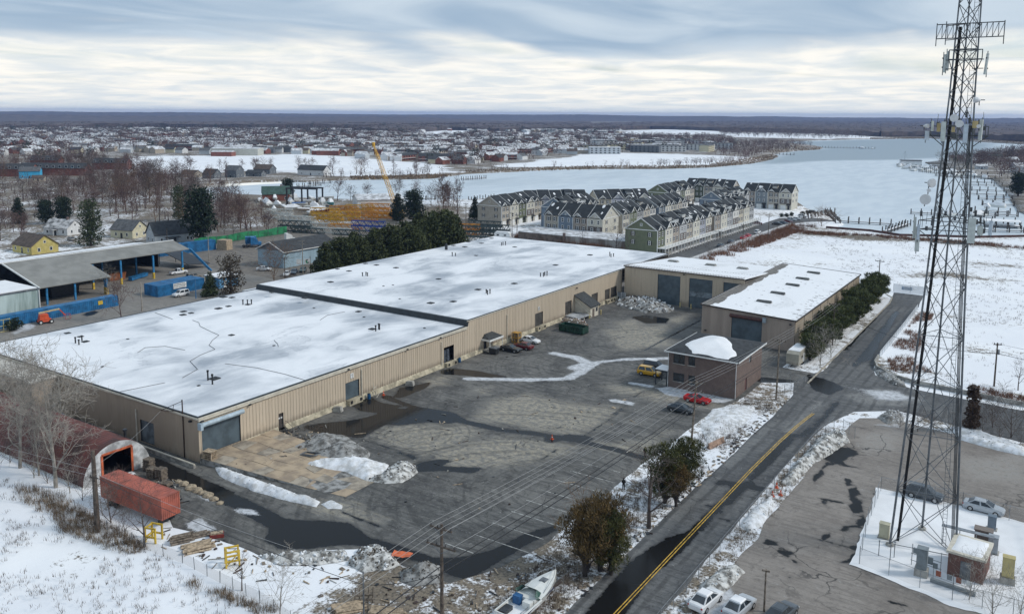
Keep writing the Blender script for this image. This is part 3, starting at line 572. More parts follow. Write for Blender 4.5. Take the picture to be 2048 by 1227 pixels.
def gl(mb,ch,a0,a1,z0,z1,put,th):           # blocky glyph strokes; put(a,z) -> rectangle on the sign
    segs = {'1': [(.4,.6,0,1),(.25,.4,.72,.86)],'2': [(.1,.9,0,.18),(.1,.3,.15,.5),(.1,.9,.42,.58),(.7,.9,.5,.9),(.1,.9,.82,1)]}[ch]
    for p,q,r,s in segs: put(a0 + (a1 - a0) * p,a0 + (a1 - a0) * q,z0 + (z1 - z0) * r,z0 + (z1 - z0) * s)
for ch,y0_,zz in (('1',103.2,4.55),('2',164.9,4.75)):
    mb = MB(); mb.box(FX + .06,FX + .12,y0_,y0_ + .72,zz,zz + .85); sg = W_(mb,'dock_number_sign',WHITE)
    mb = MB(); gl(mb,ch,y0_ + .1,y0_ + .62,zz + .12,zz + .73,lambda a,b,c,d: mb.box(FX + .12,FX + .135,a,b,c,d),.1); mb.build('numeral',BLACKISH,sg)
for y_,zt_ in ((105.85,5.4),(128.55,5.2),(151.7,6.2)):
    mb = MB(); mb.tube((FX + .2,y_,.5),(FX + .2,y_,zt_),.09,n=6); mb.tube((FX + .2,y_,zt_),(FX + .02,y_,zt_ + .15),.09,n=6); W_(mb,'downpipe',CREAM)
for x_,z0_,z1_ in ((-116.4,-.4,5.1),(-138.0,0,6.2)):
    mb = MB(); mb.tube((x_,EY - .2,z0_),(x_,EY - .2,z1_),.12,n=6); W_(mb,'end_downpipe',CREAM)
lightm = MB(); lightm.box(0,.35,-.2,.2,-.12,.12); lm = lightm.mesh('wall_light',DARK)
for y_,z_ in ((73.0,6.2),(81.5,6.2),(102.5,6.35),(118.0,6.3),(128.0,6.3),(146.5,3.4),(183.0,7.0)): ob('wall_light',lm,wh,(.12,y_ - EY,z_))
ob('wall_light',lm,wh,(-1.5,-.1,6.0),R(-90))
mb = MB(); mb.box(FX + .01,FX + .03,91.7,92.5,.1,.75); W_(mb,'wall_hatch',DARK)
# roof equipment
pad = MB().box(-.55,.55,-.55,.55,0,.12).mesh('vent_pad',mat('tar_black',(.014,.016,.018),.6)); pads = MB().box(-.22,.22,-.22,.22,0,.1).mesh('vent_pad_small',MT['tar_black'])
vp = MB(); vp.tube((0,0,0),(0,0,1.0),.13,n=8); vp.tube((0,0,.95),(0,0,1.15),.19,n=8); vpm = vp.mesh('vent_pipe',MT['tar_black'])
PADS = [(135,666),(161,673),(171,683),(366,629.5),(367,623),(382,626),(437,617),(457,612.5),(447,594),(464,595),(463,670),(496,609),(544,584.5),(611,596),(661,564),(698,542),(675,538),(731,527),(753,530),(792,535.5),(877,558),(956,579),(906.5,603),(861.5,606),(717,623),(952,511),(929.5,494),(907,491),(963,486.5),(983,476.5),(937,484),(744.5,658),(1029.5,494),(1180,510),(1111,530),(1028.5,567),(429.5,757)]
PADS_S = [(255.5,678),(205,733),(397.5,771),(628,616),(728,634),(849,656),(799.5,597.5),(548,691),(767,572),(786,570)]
PIPES = [(151,686),(158,689),(164,681),(486,609),(495,607),(503,608),(725,552),(732,551),(735,552),(904.5,512),(911,512),(1003,491),(1006,490),(1011,490),(972.5,586),(975,589),(980,587),(751.5,662),(757.5,658),(759,659),(1081,553),(1087,553),(1089.5,551),(1094,551),(1219.5,512),(1222,514),(1227,513),(416,760),(425,768)]
def on_roof(px,py):
    p = G(px,py,ZF - .02); 
    if p[1] < JY - 1: return p,roofF
    return G(px,py,ZB - .02),roofB
for q in PADS:
    p,rf = on_roof(*q); ob('vent_pad',pad,rf,(p[0],p[1],p[2]),rnd.uniform(-.1,.1),rnd.uniform(.85,1.25))
for q in PADS_S:
    p,rf = on_roof(*q); ob('vent_pad',pads,rf,p)
for q in PIPES:
    p,rf = on_roof(*q); ob('vent_pipe',vpm,rf,p,0,(1,1,rnd.uniform(.8,1.1) * (1.7 if q[0] in (416,425) else 1)))
mb = MB(); p = G(892.5,499,ZB); mb.tube((0,0,0),(0,0,1.5),.45,n=10); mb.tube((0,0,1.5),(0,0,1.9),.3,n=10); mb.build('roof_fan',DARK,roofB,p)
cab = mat('black_cable',(.02,.022,.025),.6)
for pts in ([(385,640),(398,645),(400,652),(420,662),(438,670),(425,680),(418,690),(430,698),(400,710),(380,722),(395,738)],[(310,625),(345,638)],[(548,680),(555,687),(557,693)],[(395,738),(365,755)],[(240,783),(330,765)],[(640,640),(655,630),(690,623)],[(512,735),(570,748),(610,760)],[(450,727),(512,735)],[(275,705),(290,695),(330,692),(370,700)]):
    mb = MB(); mb.path([(lambda q: (q[0],q[1],q[2] + .03))(G(x,y,ZF)) for x,y in pts],.035,4); mb.build('roof_cable',cab,roofF)
for o in roofF.children: o.location = o.location
# small low building in the notch at the left end
lean = thing('lean_to','low annex with pale beige roof against the left end of the warehouse','annex',(-152,70.2,0))
mb = MB(); wall(mb,(13.6,-2),(-1,0),(0,-1),30,-.2,6.1,(),.4,.03,.1); wall(mb,(13.6,2.1),(0,-1),(1,0),4.1,-.2,6.1); mb.build('wall',TAND,lean)
mb = MB(); mb.hexa([(-18,-2.2,6.1),(13.8,-2.2,6.1),(13.8,2.1,6.25),(-18,2.1,6.25)],[(-18,-2.2,6.35),(13.8,-2.2,6.35),(13.8,2.1,6.45),(-18,2.1,6.45)]); mb.build('roof',mat('beige_membrane',(0.50,0.47,0.42),.7,.15,.3),lean)
# loading shed and dock platform by the facade
sh = thing('dock_shed','cream lean-to stair shed with dark shingle roof on the warehouse facade','shed',(FX,182.3,0))
mb = MB(); mb.hexa([(.1,.2,0),(4.5,.2,0),(4.5,4.4,0),(.1,4.4,0)],[(.1,.2,5.0),(4.5,.2,2.75),(4.5,4.4,2.75),(.1,4.4,5.0)]); mb.build('wall',CREAM,sh)
mb = MB(); mb.hexa([(-.0,-.3,5.25),(4.9,-.3,2.65),(4.9,4.9,2.65),(0,4.9,5.25)],[(-.0,-.3,5.45),(4.9,-.3,2.85),(4.9,4.9,2.85),(0,4.9,5.45)]); mb.build('roof',mat('dark_shingle',(.045,.05,.052),.85,.3,2),sh)
mb = MB(); mb.box(4.5,4.56,1.2,2.2,0,2.1); mb.build('door',mat('grey_brown_door',(.16,.13,.11),.7),sh)
mb = MB(); mb.box(4.5,4.55,3.0,3.9,1.2,2.2); mb.build('window',GLASS,sh)
mb = MB(); mb.beam((.2,.0,4.3),(5.0,.0,.4),.22,.3); mb.build('chute',CREAM,sh)
pf = thing('dock_platform','raised concrete loading platform with icy top beside the stair shed','platform',(FX,176.9,0))
mb = MB(); mb.box(.35,4.6,0,5.2,.85,1.1); mb.build('deck',mat('icy_concrete',(.40,.42,.44),.5,.35,.6),pf)
for x_,y_ in ((4.2,.3),(4.2,2.6),(4.2,4.9),(1.2,.3)): MB().box(x_ - .2,x_ + .2,y_ - .2,y_ + .2,0,.85).build('pier',CONC,pf)
# entrance canopy
cn = thing('entrance_canopy','small white entrance canopy with dark hip roof and posts on the facade','canopy',(FX,144.9,0))
mb = MB(); mb.add([(0,-2.6,2.9),(2.2,-2.6,2.9),(2.2,2.4,2.9),(0,2.4,2.9),(0,-1.5,3.75),(0,1.3,3.75)],[(0,1,2,3),(1,2,5,4),(0,1,4),(2,3,5),(0,4,5,3)]); mb.build('roof',MT['dark_shingle'],cn)
mb = MB(); mb.box(0.02,2.25,-2.65,2.45,2.55,2.92); mb.build('fascia',WHITE,cn)
for y_ in (-2.4,2.2): MB().tube((2.05,y_,.0),(2.05,y_,2.6),.07,n=6).build('post',WHITE,cn)
mb = MB(); mb.box(.3,2.2,-2.5,2.3,.25,.6); mb.build('landing',CONC,cn)
mb = MB()
for k in range(3): mb.box(2.2 + k * .3,2.5 + k * .3,-2.3,-1.0,0,.48 - k * .16)
mb.build('steps',CONC,cn)
# stair by the side door
st = thing('steel_stair','short black steel stair with railings below the brown side door','stair',(FX + .4,87.7,0))
mb = MB()
for k in range(4): mb.box(.2 + k * .35,.55 + k * .35,-.5,.5,.45 - k * .12,.5 - k * .12)
mb.build('tread',DARK,st)
for y_ in (-.5,.5): MB().path([(0,y_,1.6),(.3,y_,1.6),(1.6,y_,1.0),(1.6,y_,.0)],.03,5).build('railing',DARK,st)
# roof-mounted conduit mast at the corner
ma = thing('service_mast','rusty service mast with angled braces on the warehouse end wall','mast',(-104.9,EY - .1,0))
MB().tube((0,0,-.3),(0,0,8.8),.09,n=6).build('pipe',mat('rusty_iron',(.055,.035,.028),.8,.3,3),ma)
MB().tube((0,0,8.6),(-4.6,-.5,6.4),.045).tube((-4.6,-.5,6.4),(0,-.1,7.1),.045).tube((-1.8,-.2,7.7),(-1.9,-.25,6.9),.04).build('brace',MT['rusty_iron'],ma)
# retaining kerb with white rail along the end wall
rw = thing('retaining_kerb','low concrete kerb topped by a white pipe along the warehouse end wall','kerb wall',(-120,EY - 1.6,0))
mb = MB(); mb.box(-20,19.5,-.2,.2,-.2,.45); mb.build('wall',CONC,rw); mb = MB(); mb.tube((-20,-.05,.58),(19.5,-.05,.58),.13,n=6); mb.build('pipe',CREAM,rw)

# ---------------------------------------------------------------- hangar with three doors (between warehouse and gable shed)
hg = thing('hangar','tall tan steel hangar with three blue roller doors closing the yard','hangar',(-100.2,208,0))
ops = [(9.8,16.2,.05,7.9),(18.7,25.0,.05,7.85),(27.9,33.2,.05,7.8)]
mb = MB(); wall(mb,(0,0),(1,0),(0,-1),33.4,-.2,9.1,ops,.62,.06,.16,rmi=1); mb.build('front_wall',[TAN,DARK],hg)
mb = MB(); wall(mb,(0,37),(0,-1),(-1,0),37,-.2,0,(),ztop=lambda a: 6.5 + a / 37 * 2.7); wall(mb,(33.4,37),(-1,0),(0,1),33.4,-.2,6.3); mb.build('side_wall',TAN,hg)
mb = MB(); mb.hexa([(-.15,-.25,9.05),(33.4,-.25,9.05),(33.4,37.2,6.25),(-.15,37.2,6.25)],[(-.15,-.25,9.25),(33.4,-.25,9.25),(33.4,37.2,6.5),(-.15,37.2,6.5)]); hroof = mb.build('roof',ROOFM,hg)
mb = MB(); mb.box(-.2,33.4,-.4,-.2,8.95,9.2); mb.hexa([(-.25,-.3,9.1),(-.05,-.3,9.1),(-.05,37.2,6.3),(-.25,37.2,6.3)],[(-.25,-.3,9.36),(-.05,-.3,9.36),(-.05,37.2,6.6),(-.25,37.2,6.6)]); mb.build('roof_edge',mat('brown_trim',(.10,.085,.07),.6),hg)
mb = MB()
x = .3
while x < 33: mb.hexa([(x,-.26,9.24),(x + .12,-.26,9.24),(x + .12,2.4,9.05),(x,2.4,9.05)],[(x,-.26,9.33),(x + .12,-.26,9.33),(x + .12,2.4,9.1),(x,2.4,9.1)]); x += .75
mb.build('seam_ends',MT['brown_trim'],hroof)
mb = MB()
for k in range(44): mb.box(k * .76 + .1,k * .76 + .55,10.0 + .1 * (k % 3),10.12 + .1 * (k % 3),8.48,8.52)
mb.build('thawed_seam',MT['brown_trim'],hroof)
for k,(a,b,c,d) in enumerate(ops): slat_door('roller_door',DOORB,(a,0),(1,0),(0,-1),b - a,c,d,hg,slat=.4)
mb = MB(); mb.box(18.72,24.98,.12,.16,3.0,4.4); mb.build('clear_door_strip',mat('frosted_strip',(.20,.24,.27),.3,.4,.8),hg)
sky_m = MB(); sky_m.box(-1.5,1.5,-.8,.8,0,.3); sky_m.box(-1.3,1.3,-.65,.65,.3,.55)
skm = sky_m.mesh('skylight',mat('weathered_skylight',(.30,.30,.28),.5,.3,2))
for px,py in ((1346.5,523),(1421.5,530),(1485,537)):
    p = G(px,py,7.7); yy = p[1] - 208; ob('skylight',skm,hroof,(p[0] + 100.2,yy,9.2 - yy * .0745))
ob('wall_light',lm,hg,(17.2,-.1,8.6),R(-90))
bol = MB(); bol.tube((0,0,0),(0,0,1.15),.16,n=8); bol.dome((0,0,1.15),.16,.12,8,2); bolm = bol.mesh('bollard',mat('pale_yellow_bollard',(.55,.45,.2),.6,.2,2))
for k,(x_,y_,lb) in enumerate([(-83.4,206.8,'yellow bollard left of the middle hangar door'),(-80.3,206.6,'yellow bollard at the sill of the middle hangar door'),(-96.6,187.3,'yellow bollard by the cream stair shed door'),(-97.0,181.9,'yellow post at the foot of the shed chute')]): tag(ob('bollard',bolm,None,(x_,y_,0)),lb,'bollard','yellow bollards in the yard')

# ---------------------------------------------------------------- gable shed on the right
gs = thing('steel_shed','tan steel shed with large blue roller door and brown drum beside the brick office','shed',(-67.5,180.6,0))
zt = lambda a: 7.75 - a * .045
mb = MB(); wall(mb,(0,0),(1,0),(0,-1),20.7,-.2,0,[(6.9,13.7,.05,6.1)],.3,.03,.09,ztop=zt,rmi=1); mb.build('front_wall',[mat('rosy_tan_steel',(0.40,0.325,0.27),.55,.1,.5,streak=True),DARK],gs)
mb = MB(); wall(mb,(20.7,0),(0,1),(1,0),64.5,-.2,6.7,(),.3,.03,.09); mb.build('side_wall',TAN,gs)
mb = MB(); wall(mb,(0,64.5),(0,-1),(-1,0),64.5,-.2,7.6); wall(mb,(20.7,64.5),(-1,0),(0,1),20.7,-.2,6.7); mb.build('rear_wall',TAN,gs)
seam = MB().box(0,.05,-.09,.09,0,6.6).mesh('panel_seam',mat('seam_brown',(.15,.115,.09),.6))
for k in range(10): ob('panel_seam',seam,gs,(20.73,.2 + k * 7.12,0))
mb = MB(); mb.hexa([(-.2,-.2,7.62),(20.9,-.2,6.66),(20.9,64.8,6.66),(-.2,64.8,7.62)],[(-.2,-.2,7.8),(20.9,-.2,6.84),(20.9,64.8,6.84),(-.2,64.8,7.8)]); sroof = mb.build('roof',ROOFM,gs)
mb = MB()
for a,b in (((-.3,-.3,7.75),(21,-.3,6.8)),((21,-.3,6.75),(21,64.9,6.75)),((-.3,-.3,7.75),(-.3,64.9,7.75)),((-.3,64.9,7.75),(21,64.9,6.8))): mb.beam(a,b,.22,.26)
mb.build('roof_edge',mat('dark_brown_trim',(.05,.04,.034),.6),gs)
# thawed bare metal along the left eave and ragged along the right one
mb = MB()
for k in range(64):
    wd = .9 + 2.3 * fbm(np.array([k * .23]),np.array([3.1]),4)[0] * (1.2 if k > 2 else .8)
    mb.hexa([(-.1,k,7.80),(wd,k,7.80 - wd * .0455),(wd,k + 1,7.80 - wd * .0455),(-.1,k + 1,7.80)],[(-.1,k,7.812),(wd * rnd.uniform(.8,1.1),k,7.812 - wd * .0455),(wd,k + 1,7.812 - wd * .0455),(-.1,k + 1,7.812)])
for k in range(70):
    x_ = 20.8 - rnd.uniform(0,1) ** 2 * 2.5; y_ = rnd.uniform(.5,63); L_ = rnd.uniform(.3,1.2); wd = rnd.uniform(.08,.3)
    z_ = 7.80 - (x_ + .2) * .0455 + .012; mb.box(x_ - L_,x_,y_,y_ + wd,z_ - .01,z_ + .02)
for k in range(45):
    x_ = rnd.uniform(2,19); y_ = rnd.uniform(.5,63); L_ = rnd.uniform(.4,1.1); z_ = 7.80 - (x_ + .2) * .0455 + .012; mb.box(x_ - L_,x_,y_,y_ + rnd.uniform(.06,.16),z_ - .01,z_ + .02)
mb.build('thawed_roof_metal',mat('bare_roof_metal',(.17,.155,.135),.6,.25,1),sroof)['kind'] = 'stuff'
slat_door('roller_door',DOORB,(6.9,0),(1,0),(0,-1),6.8,.05,5.9,gs,slat=.35)
mb = MB(); mb.tube((6.6,-.42,6.2),(13.9,-.42,6.05),.4,n=10); mb.build('door_drum',mat('oxide_brown_drum',(.09,.035,.03),.6,.3,2),gs)
mb = MB(); mb.box(13.9,14.6,-.7,-.02,5.6,6.6); mb.build('drum_motor',mat('pale_grey_motor',(.34,.40,.44),.5),gs)
mb = MB()
for z_ in (.2,2.0,4.0): pass
ob('wall_light',lm,gs,(19.8,-.05,5.9),R(-90)); ob('wall_light',lm,gs,(1.0,-.05,1.9),R(-90))
mb = MB(); 
lou = MB(); lou.box(-1.7,1.7,-.55,.55,0,.25)
for k in range(5): lou.box(-1.6,1.6,-.5 + k * .22,-.4 + k * .22,.25,.42)
loum = lou.mesh('ridge_vent',mat('dark_louvre',(.12,.125,.12),.5,.3,2))
for px,py in ((1627,547),(1605,559),(1585,571.5),(1555.5,588),(1528,605)):
    p = G(px,py,7.2); x_,y_ = p[0] + 67.5,p[1] - 180.6; ob('ridge_vent',loum,sroof,(x_,y_,7.82 - (x_ + .2) * .0455),0)

# ---------------------------------------------------------------- brick office
def brick_mat(name,c1,c2,mortar,sc=1.0):
    mm = bpy.data.materials.new(name); mm.use_nodes = True; t = mm.node_tree; b = t.nodes['Principled BSDF']; b.inputs['Roughness'].default_value = .85
    sp = N(t,'ShaderNodeSeparateXYZ'); LK(t,pos_node(t),sp.inputs[0]); cb = N(t,'ShaderNodeCombineXYZ'); LK(t,MATH(t,'ADD',sp.outputs[0],sp.outputs[1]),cb.inputs[0]); LK(t,sp.outputs[2],cb.inputs[1])
    br = N(t,'ShaderNodeTexBrick',inp={'Color1': c1 + (1,),'Color2': c2 + (1,),'Mortar': mortar + (1,),'Scale': sc,'Mortar Size': .012,'Brick Width': .24,'Row Height': .085,'Bias': -.1}); LK(t,cb.outputs[0],br.inputs['Vector'])
    n = NOISE(t,cb.outputs[0],.9,4); LK(t,MIX(t,SMOOTH(t,n,.3,.7,0,.35),br.outputs['Color'],(.07,.05,.045)),b.inputs['Base Color'])
    bn = N(t,'ShaderNodeBump',inp={'Strength': .4,'Distance': .02}); LK(t,MATH(t,'SUBTRACT',1.0,br.outputs['Fac']),bn.inputs['Height']); LK(t,bn.outputs[0],b.inputs['Normal'])
    return mm
BRICK = brick_mat('brown_brick',(0.165,0.108,0.088),(0.12,0.08,0.068),(0.22,0.19,0.17))
bo = thing('brick_office','two storey brown brick office with dark hip roof and snow patch','office',(-59.7,143.5,0))
wins = [(.9,3.1,4.7,6.5),(3.8,5.1,4.75,6.5),(.95,3.1,1.3,2.9),(3.9,5.2,1.2,2.9)]
mb = MB(); wall(mb,(0,0),(1,0),(0,-1),12.7,-.1,6.9,wins,reveal=.18); mb.build('front_wall',BRICK,bo)
sw = [(7.3,8.6,4.75,6.5),(5.4,6.5,.1,2.3)]
mb = MB(); wall(mb,(12.7,0),(0,1),(1,0),15,-.1,6.9,sw,reveal=.18); mb.build('side_wall',BRICK,bo)
mb = MB(); wall(mb,(0,15),(0,-1),(-1,0),15,-.1,6.9); wall(mb,(12.7,15),(-1,0),(0,1),12.7,-.1,6.9); mb.build('rear_wall',BRICK,bo)
for a,b,c,d in wins:
    f = MB(); f.box(a,b,.10,.16,c,d,0); wo_ = f.build('window',GLASS,bo)
    f = MB(); f.box(a,a + .07,.03,.1,c,d); f.box(b - .07,b,.03,.1,c,d); f.box(a,b,.03,.1,c,c + .07); f.box(a,b,.03,.1,d - .07,d); f.box((a + b) / 2 - .03,(a + b) / 2 + .03,.03,.1,c,d); f.build('frame',DARK,wo_)
    f = MB(); f.box(a - .1,b + .1,-.1,.1,c - .12,c - .005); f.build('sill',CONC,wo_)
f = MB(); f.box(12.55,12.6,7.3,8.6,4.75,6.5); f.build('window',GLASS,bo)
f = MB(); f.box(12.55,12.6,5.4,6.5,.1,2.3); f.build('door',mat('dark_red_door',(.10,.04,.035),.6),bo)
ov = .65; rz0,rz1 = 6.9,8.35
mb = MB(); e = [(-ov,-ov,rz0),(12.7 + ov,-ov,rz0),(12.7 + ov,15 + ov,rz0),(-ov,15 + ov,rz0)]; r0,r1 = (6.35,6.3,rz1),(6.35,8.7,rz1)
mb.add(e + [r0,r1],[(0,1,4),(1,2,5,4),(2,3,5),(3,0,4,5),(0,3,2,1)]); broof = mb.build('roof',mat('charcoal_shingle',(.035,.04,.045),.85,.3,1.5,bump=.3),bo)
mb = MB(); mb.box(-ov - .05,12.75 + ov,-ov - .05,-ov + .05,6.72,6.92); mb.box(12.65 + ov,12.75 + ov,-ov - .05,15 + ov,6.72,6.92); mb.box(-ov - .05,-ov + .05,-ov,15 + ov,6.72,6.92); mb.build('gutter',WHITE,bo)
for p in ((-.08,-.08),(12.78,-.08)): MB().tube((p[0],p[1],0),(p[0],p[1],6.8),.055,n=6).build('downpipe',WHITE,bo)
def rh(x,y): return rz0 + (rz1 - rz0) * min((x + ov) / (6.35 + ov),(13.35 - x) / (6.35 + ov),(y + ov) / (6.3 + ov),(15.65 - y) / (6.3 + ov),1.0)
sp_ = [(x + 59.7,y - 143.5) for x,y in G2([(1368,684),(1384,676),(1410,671),(1448,673),(1462,688),(1471,704),(1458,711),(1425,705),(1385,698)],7.8)]
poly = resample(sp_,.5,.55,9); q = np.array(poly)
so = sheet('snow_patch',poly,SNOW,0,grid(0,13,0,15,.45,.1),height=lambda P: np.array([rh(x,y) for x,y in P]) + .02 + .16 * np.clip(sdf(P,poly) / .9,0,1) ** .6,kind=None); so.parent = broof
pc = thing('entrance_porch','black posted porch with snow on its roof at the brick office corner','porch',(-62.3,143.2,0))
MB().box(0,2.5,0,3.2,2.7,2.95).build('roof',DARK,pc); MB().box(.08,2.42,.08,3.1,2.955,3.12).build('roof_snow',SNOW,pc)
for x_,y_ in ((.15,.15),(.15,3.0),(2.35,.15)): MB().box(x_ - .08,x_ + .08,y_ - .08,y_ + .08,0,2.7).build('post',DARK,pc)
MB().box(.5,2.4,.3,3.0,.03,.35).build('step',CONC,pc)

# ---------------------------------------------------------------- barrel roofed hut
hut = thing('quonset_hut','rust red corrugated barrel hut with white end wall and open doorway','hut',(-107,63.4,0))
rad = 5.0; RUST = mat('rust_red_corrugated',(0.125,0.04,0.033),.7,.3,.3,col2=(0.048,0.026,0.023))
mb = MB(); na,nl = 26,150; L = 52.0; vv = []; ff = []
for j in range(nl + 1):
    r_ = rad + (.06 if j % 2 else -.02)
    for i in range(na + 1):
        a = math.pi * i / na; vv.append((-L * j / nl,-r_ * math.cos(a),r_ * math.sin(a)))
for j in range(nl):
    for i in range(na): b0 = j * (na + 1) + i; ff.append((b0,b0 + 1,b0 + na + 2,b0 + na + 1))
mb.add(vv,ff); mb.build('barrel_roof',RUST,hut,smooth=False)
def arc(a): return (-rad * math.cos(a),rad * math.sin(a))
mb = MB(); dw = 2.2; dh = 3.7; prof = [arc(math.pi * k / 24) for k in range(25)]
left = [(0.02,y,z) for y,z in prof if y <= -dw] + [(.02,-dw,math.sqrt(rad ** 2 - dw ** 2)),(.02,-dw,0)]; mb.add(left,[tuple(range(len(left)))][:1])
right = [(.02,dw,0),(.02,dw,math.sqrt(rad ** 2 - dw ** 2))] + [(.02,y,z) for y,z in prof if y >= dw]; mb.add(right,[tuple(range(len(right)))])
top = [(.02,-dw,dh)] + [(.02,-dw,math.sqrt(rad ** 2 - dw ** 2))] + [(.02,y,z) for y,z in prof if -dw < y < dw] + [(.02,dw,math.sqrt(rad ** 2 - dw ** 2)),(.02,dw,dh)]; mb.add(top,[tuple(range(len(top)))])
mb.build('end_wall',mat('chalky_white_steel',(.52,.53,.53),.7,.3,.8),hut)
ORNG = mat('orange_paint',(.55,.13,.05),.6,.25,1)
MB().box(.03,.12,dw - .15,dw + .15,0,dh).box(.03,.12,-dw - .15,-dw + .15,0,dh).box(.03,.12,-dw,dw,dh - .1,dh + .2).build('door_frame',ORNG,hut)
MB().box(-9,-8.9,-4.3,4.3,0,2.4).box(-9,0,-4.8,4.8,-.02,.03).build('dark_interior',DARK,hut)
MB().tube((-2,2.6,3.9),(-2,2.6,5.4),.2,n=8).tube((-2,2.6,5.3),(-2,2.6,5.55),.32,n=8).build('flue',DARK,hut)
MB().box(-52,.2,-5.25,-4.98,-.05,.22).build('base_kerb',WHITE,hut)
# ---------------------------------------------------------------- vehicles
def paint(name,c,r=.3): return mat('car_paint_' + name,c,r,.05,2,coat=.6)
RIM = mat('alloy_rim',(.42,.43,.44),.35,.1,3,metal=.6)
LAMP = mat('lamp_glass',(.6,.62,.62),.15,.1,3); TAIL = mat('tail_lamp',(.35,.015,.015),.25,.1,3)
def loft(mb,st,mi=0):
    secs = []
    for x,w_,zt,zb in st: secs.append([(x,-w_ * .93,zb),(x,-w_,zb + .28),(x,-w_ * .98,zt - .14),(x,-w_ * .86,zt),(x,0,zt + .03),(x,w_ * .86,zt),(x,w_ * .98,zt - .14),(x,w_,zb + .28),(x,w_ * .93,zb)])
    n = 9; v = [p for s_ in secs for p in s_]; f = []
    for j in range(len(secs) - 1):
        for i in range(n - 1): f.append((j * n + i,j * n + i + 1,(j + 1) * n + i + 1,(j + 1) * n + i))
        f.append((j * n + n - 1,j * n,(j + 1) * n,(j + 1) * n + n - 1))
    f += [tuple(range(n)),tuple(range(len(v) - 1,len(v) - n - 1,-1))]; mb.add(v,f,mi)
KIND = {  # stations (x, half width, top z, bottom z), cabin x at belt rear/front and at roof rear/front, belt z, roof z, wheels x, r
    'sedan': ([(-2.35,.72,.86,.42),(-2.22,.84,.98,.28),(-1.6,.9,1.02,.24),(0,.91,1.0,.24),(.95,.91,.98,.24),(1.6,.89,.9,.24),(2.15,.84,.78,.26),(2.36,.70,.62,.36)],(-1.85,1.2,-1.05,.25),.98,1.45,(-1.42,1.42),.33),
    'coupe': ([(-2.3,.74,.92,.42),(-2.15,.86,1.04,.28),(-1.4,.93,1.02,.24),(0,.92,.96,.24),(.8,.92,.94,.24),(1.6,.91,.9,.24),(2.2,.86,.8,.28),(2.4,.74,.64,.38)],(-1.75,.85,-.75,.0),.95,1.36,(-1.4,1.45),.35),
    'suv': ([(-2.3,.80,1.0,.45),(-2.24,.9,1.06,.32),(-1.4,.93,1.08,.3),(.9,.93,1.06,.3),(1.6,.92,1.0,.3),(2.15,.88,.92,.32),(2.32,.78,.74,.42)],(-2.22,1.2,-1.95,.45),1.05,1.74,(-1.4,1.42),.38),
    'pickup': ([(-2.8,.86,1.02,.5),(-2.75,.92,1.06,.4),(-.8,.93,1.08,.36),(.9,.93,1.06,.36),(1.9,.92,1.04,.36),(2.6,.9,.96,.38),(2.78,.8,.8,.48)],(-.75,1.35,-.55,.7),1.05,1.78,(-1.75,1.75),.4)}
wheel_m = {}
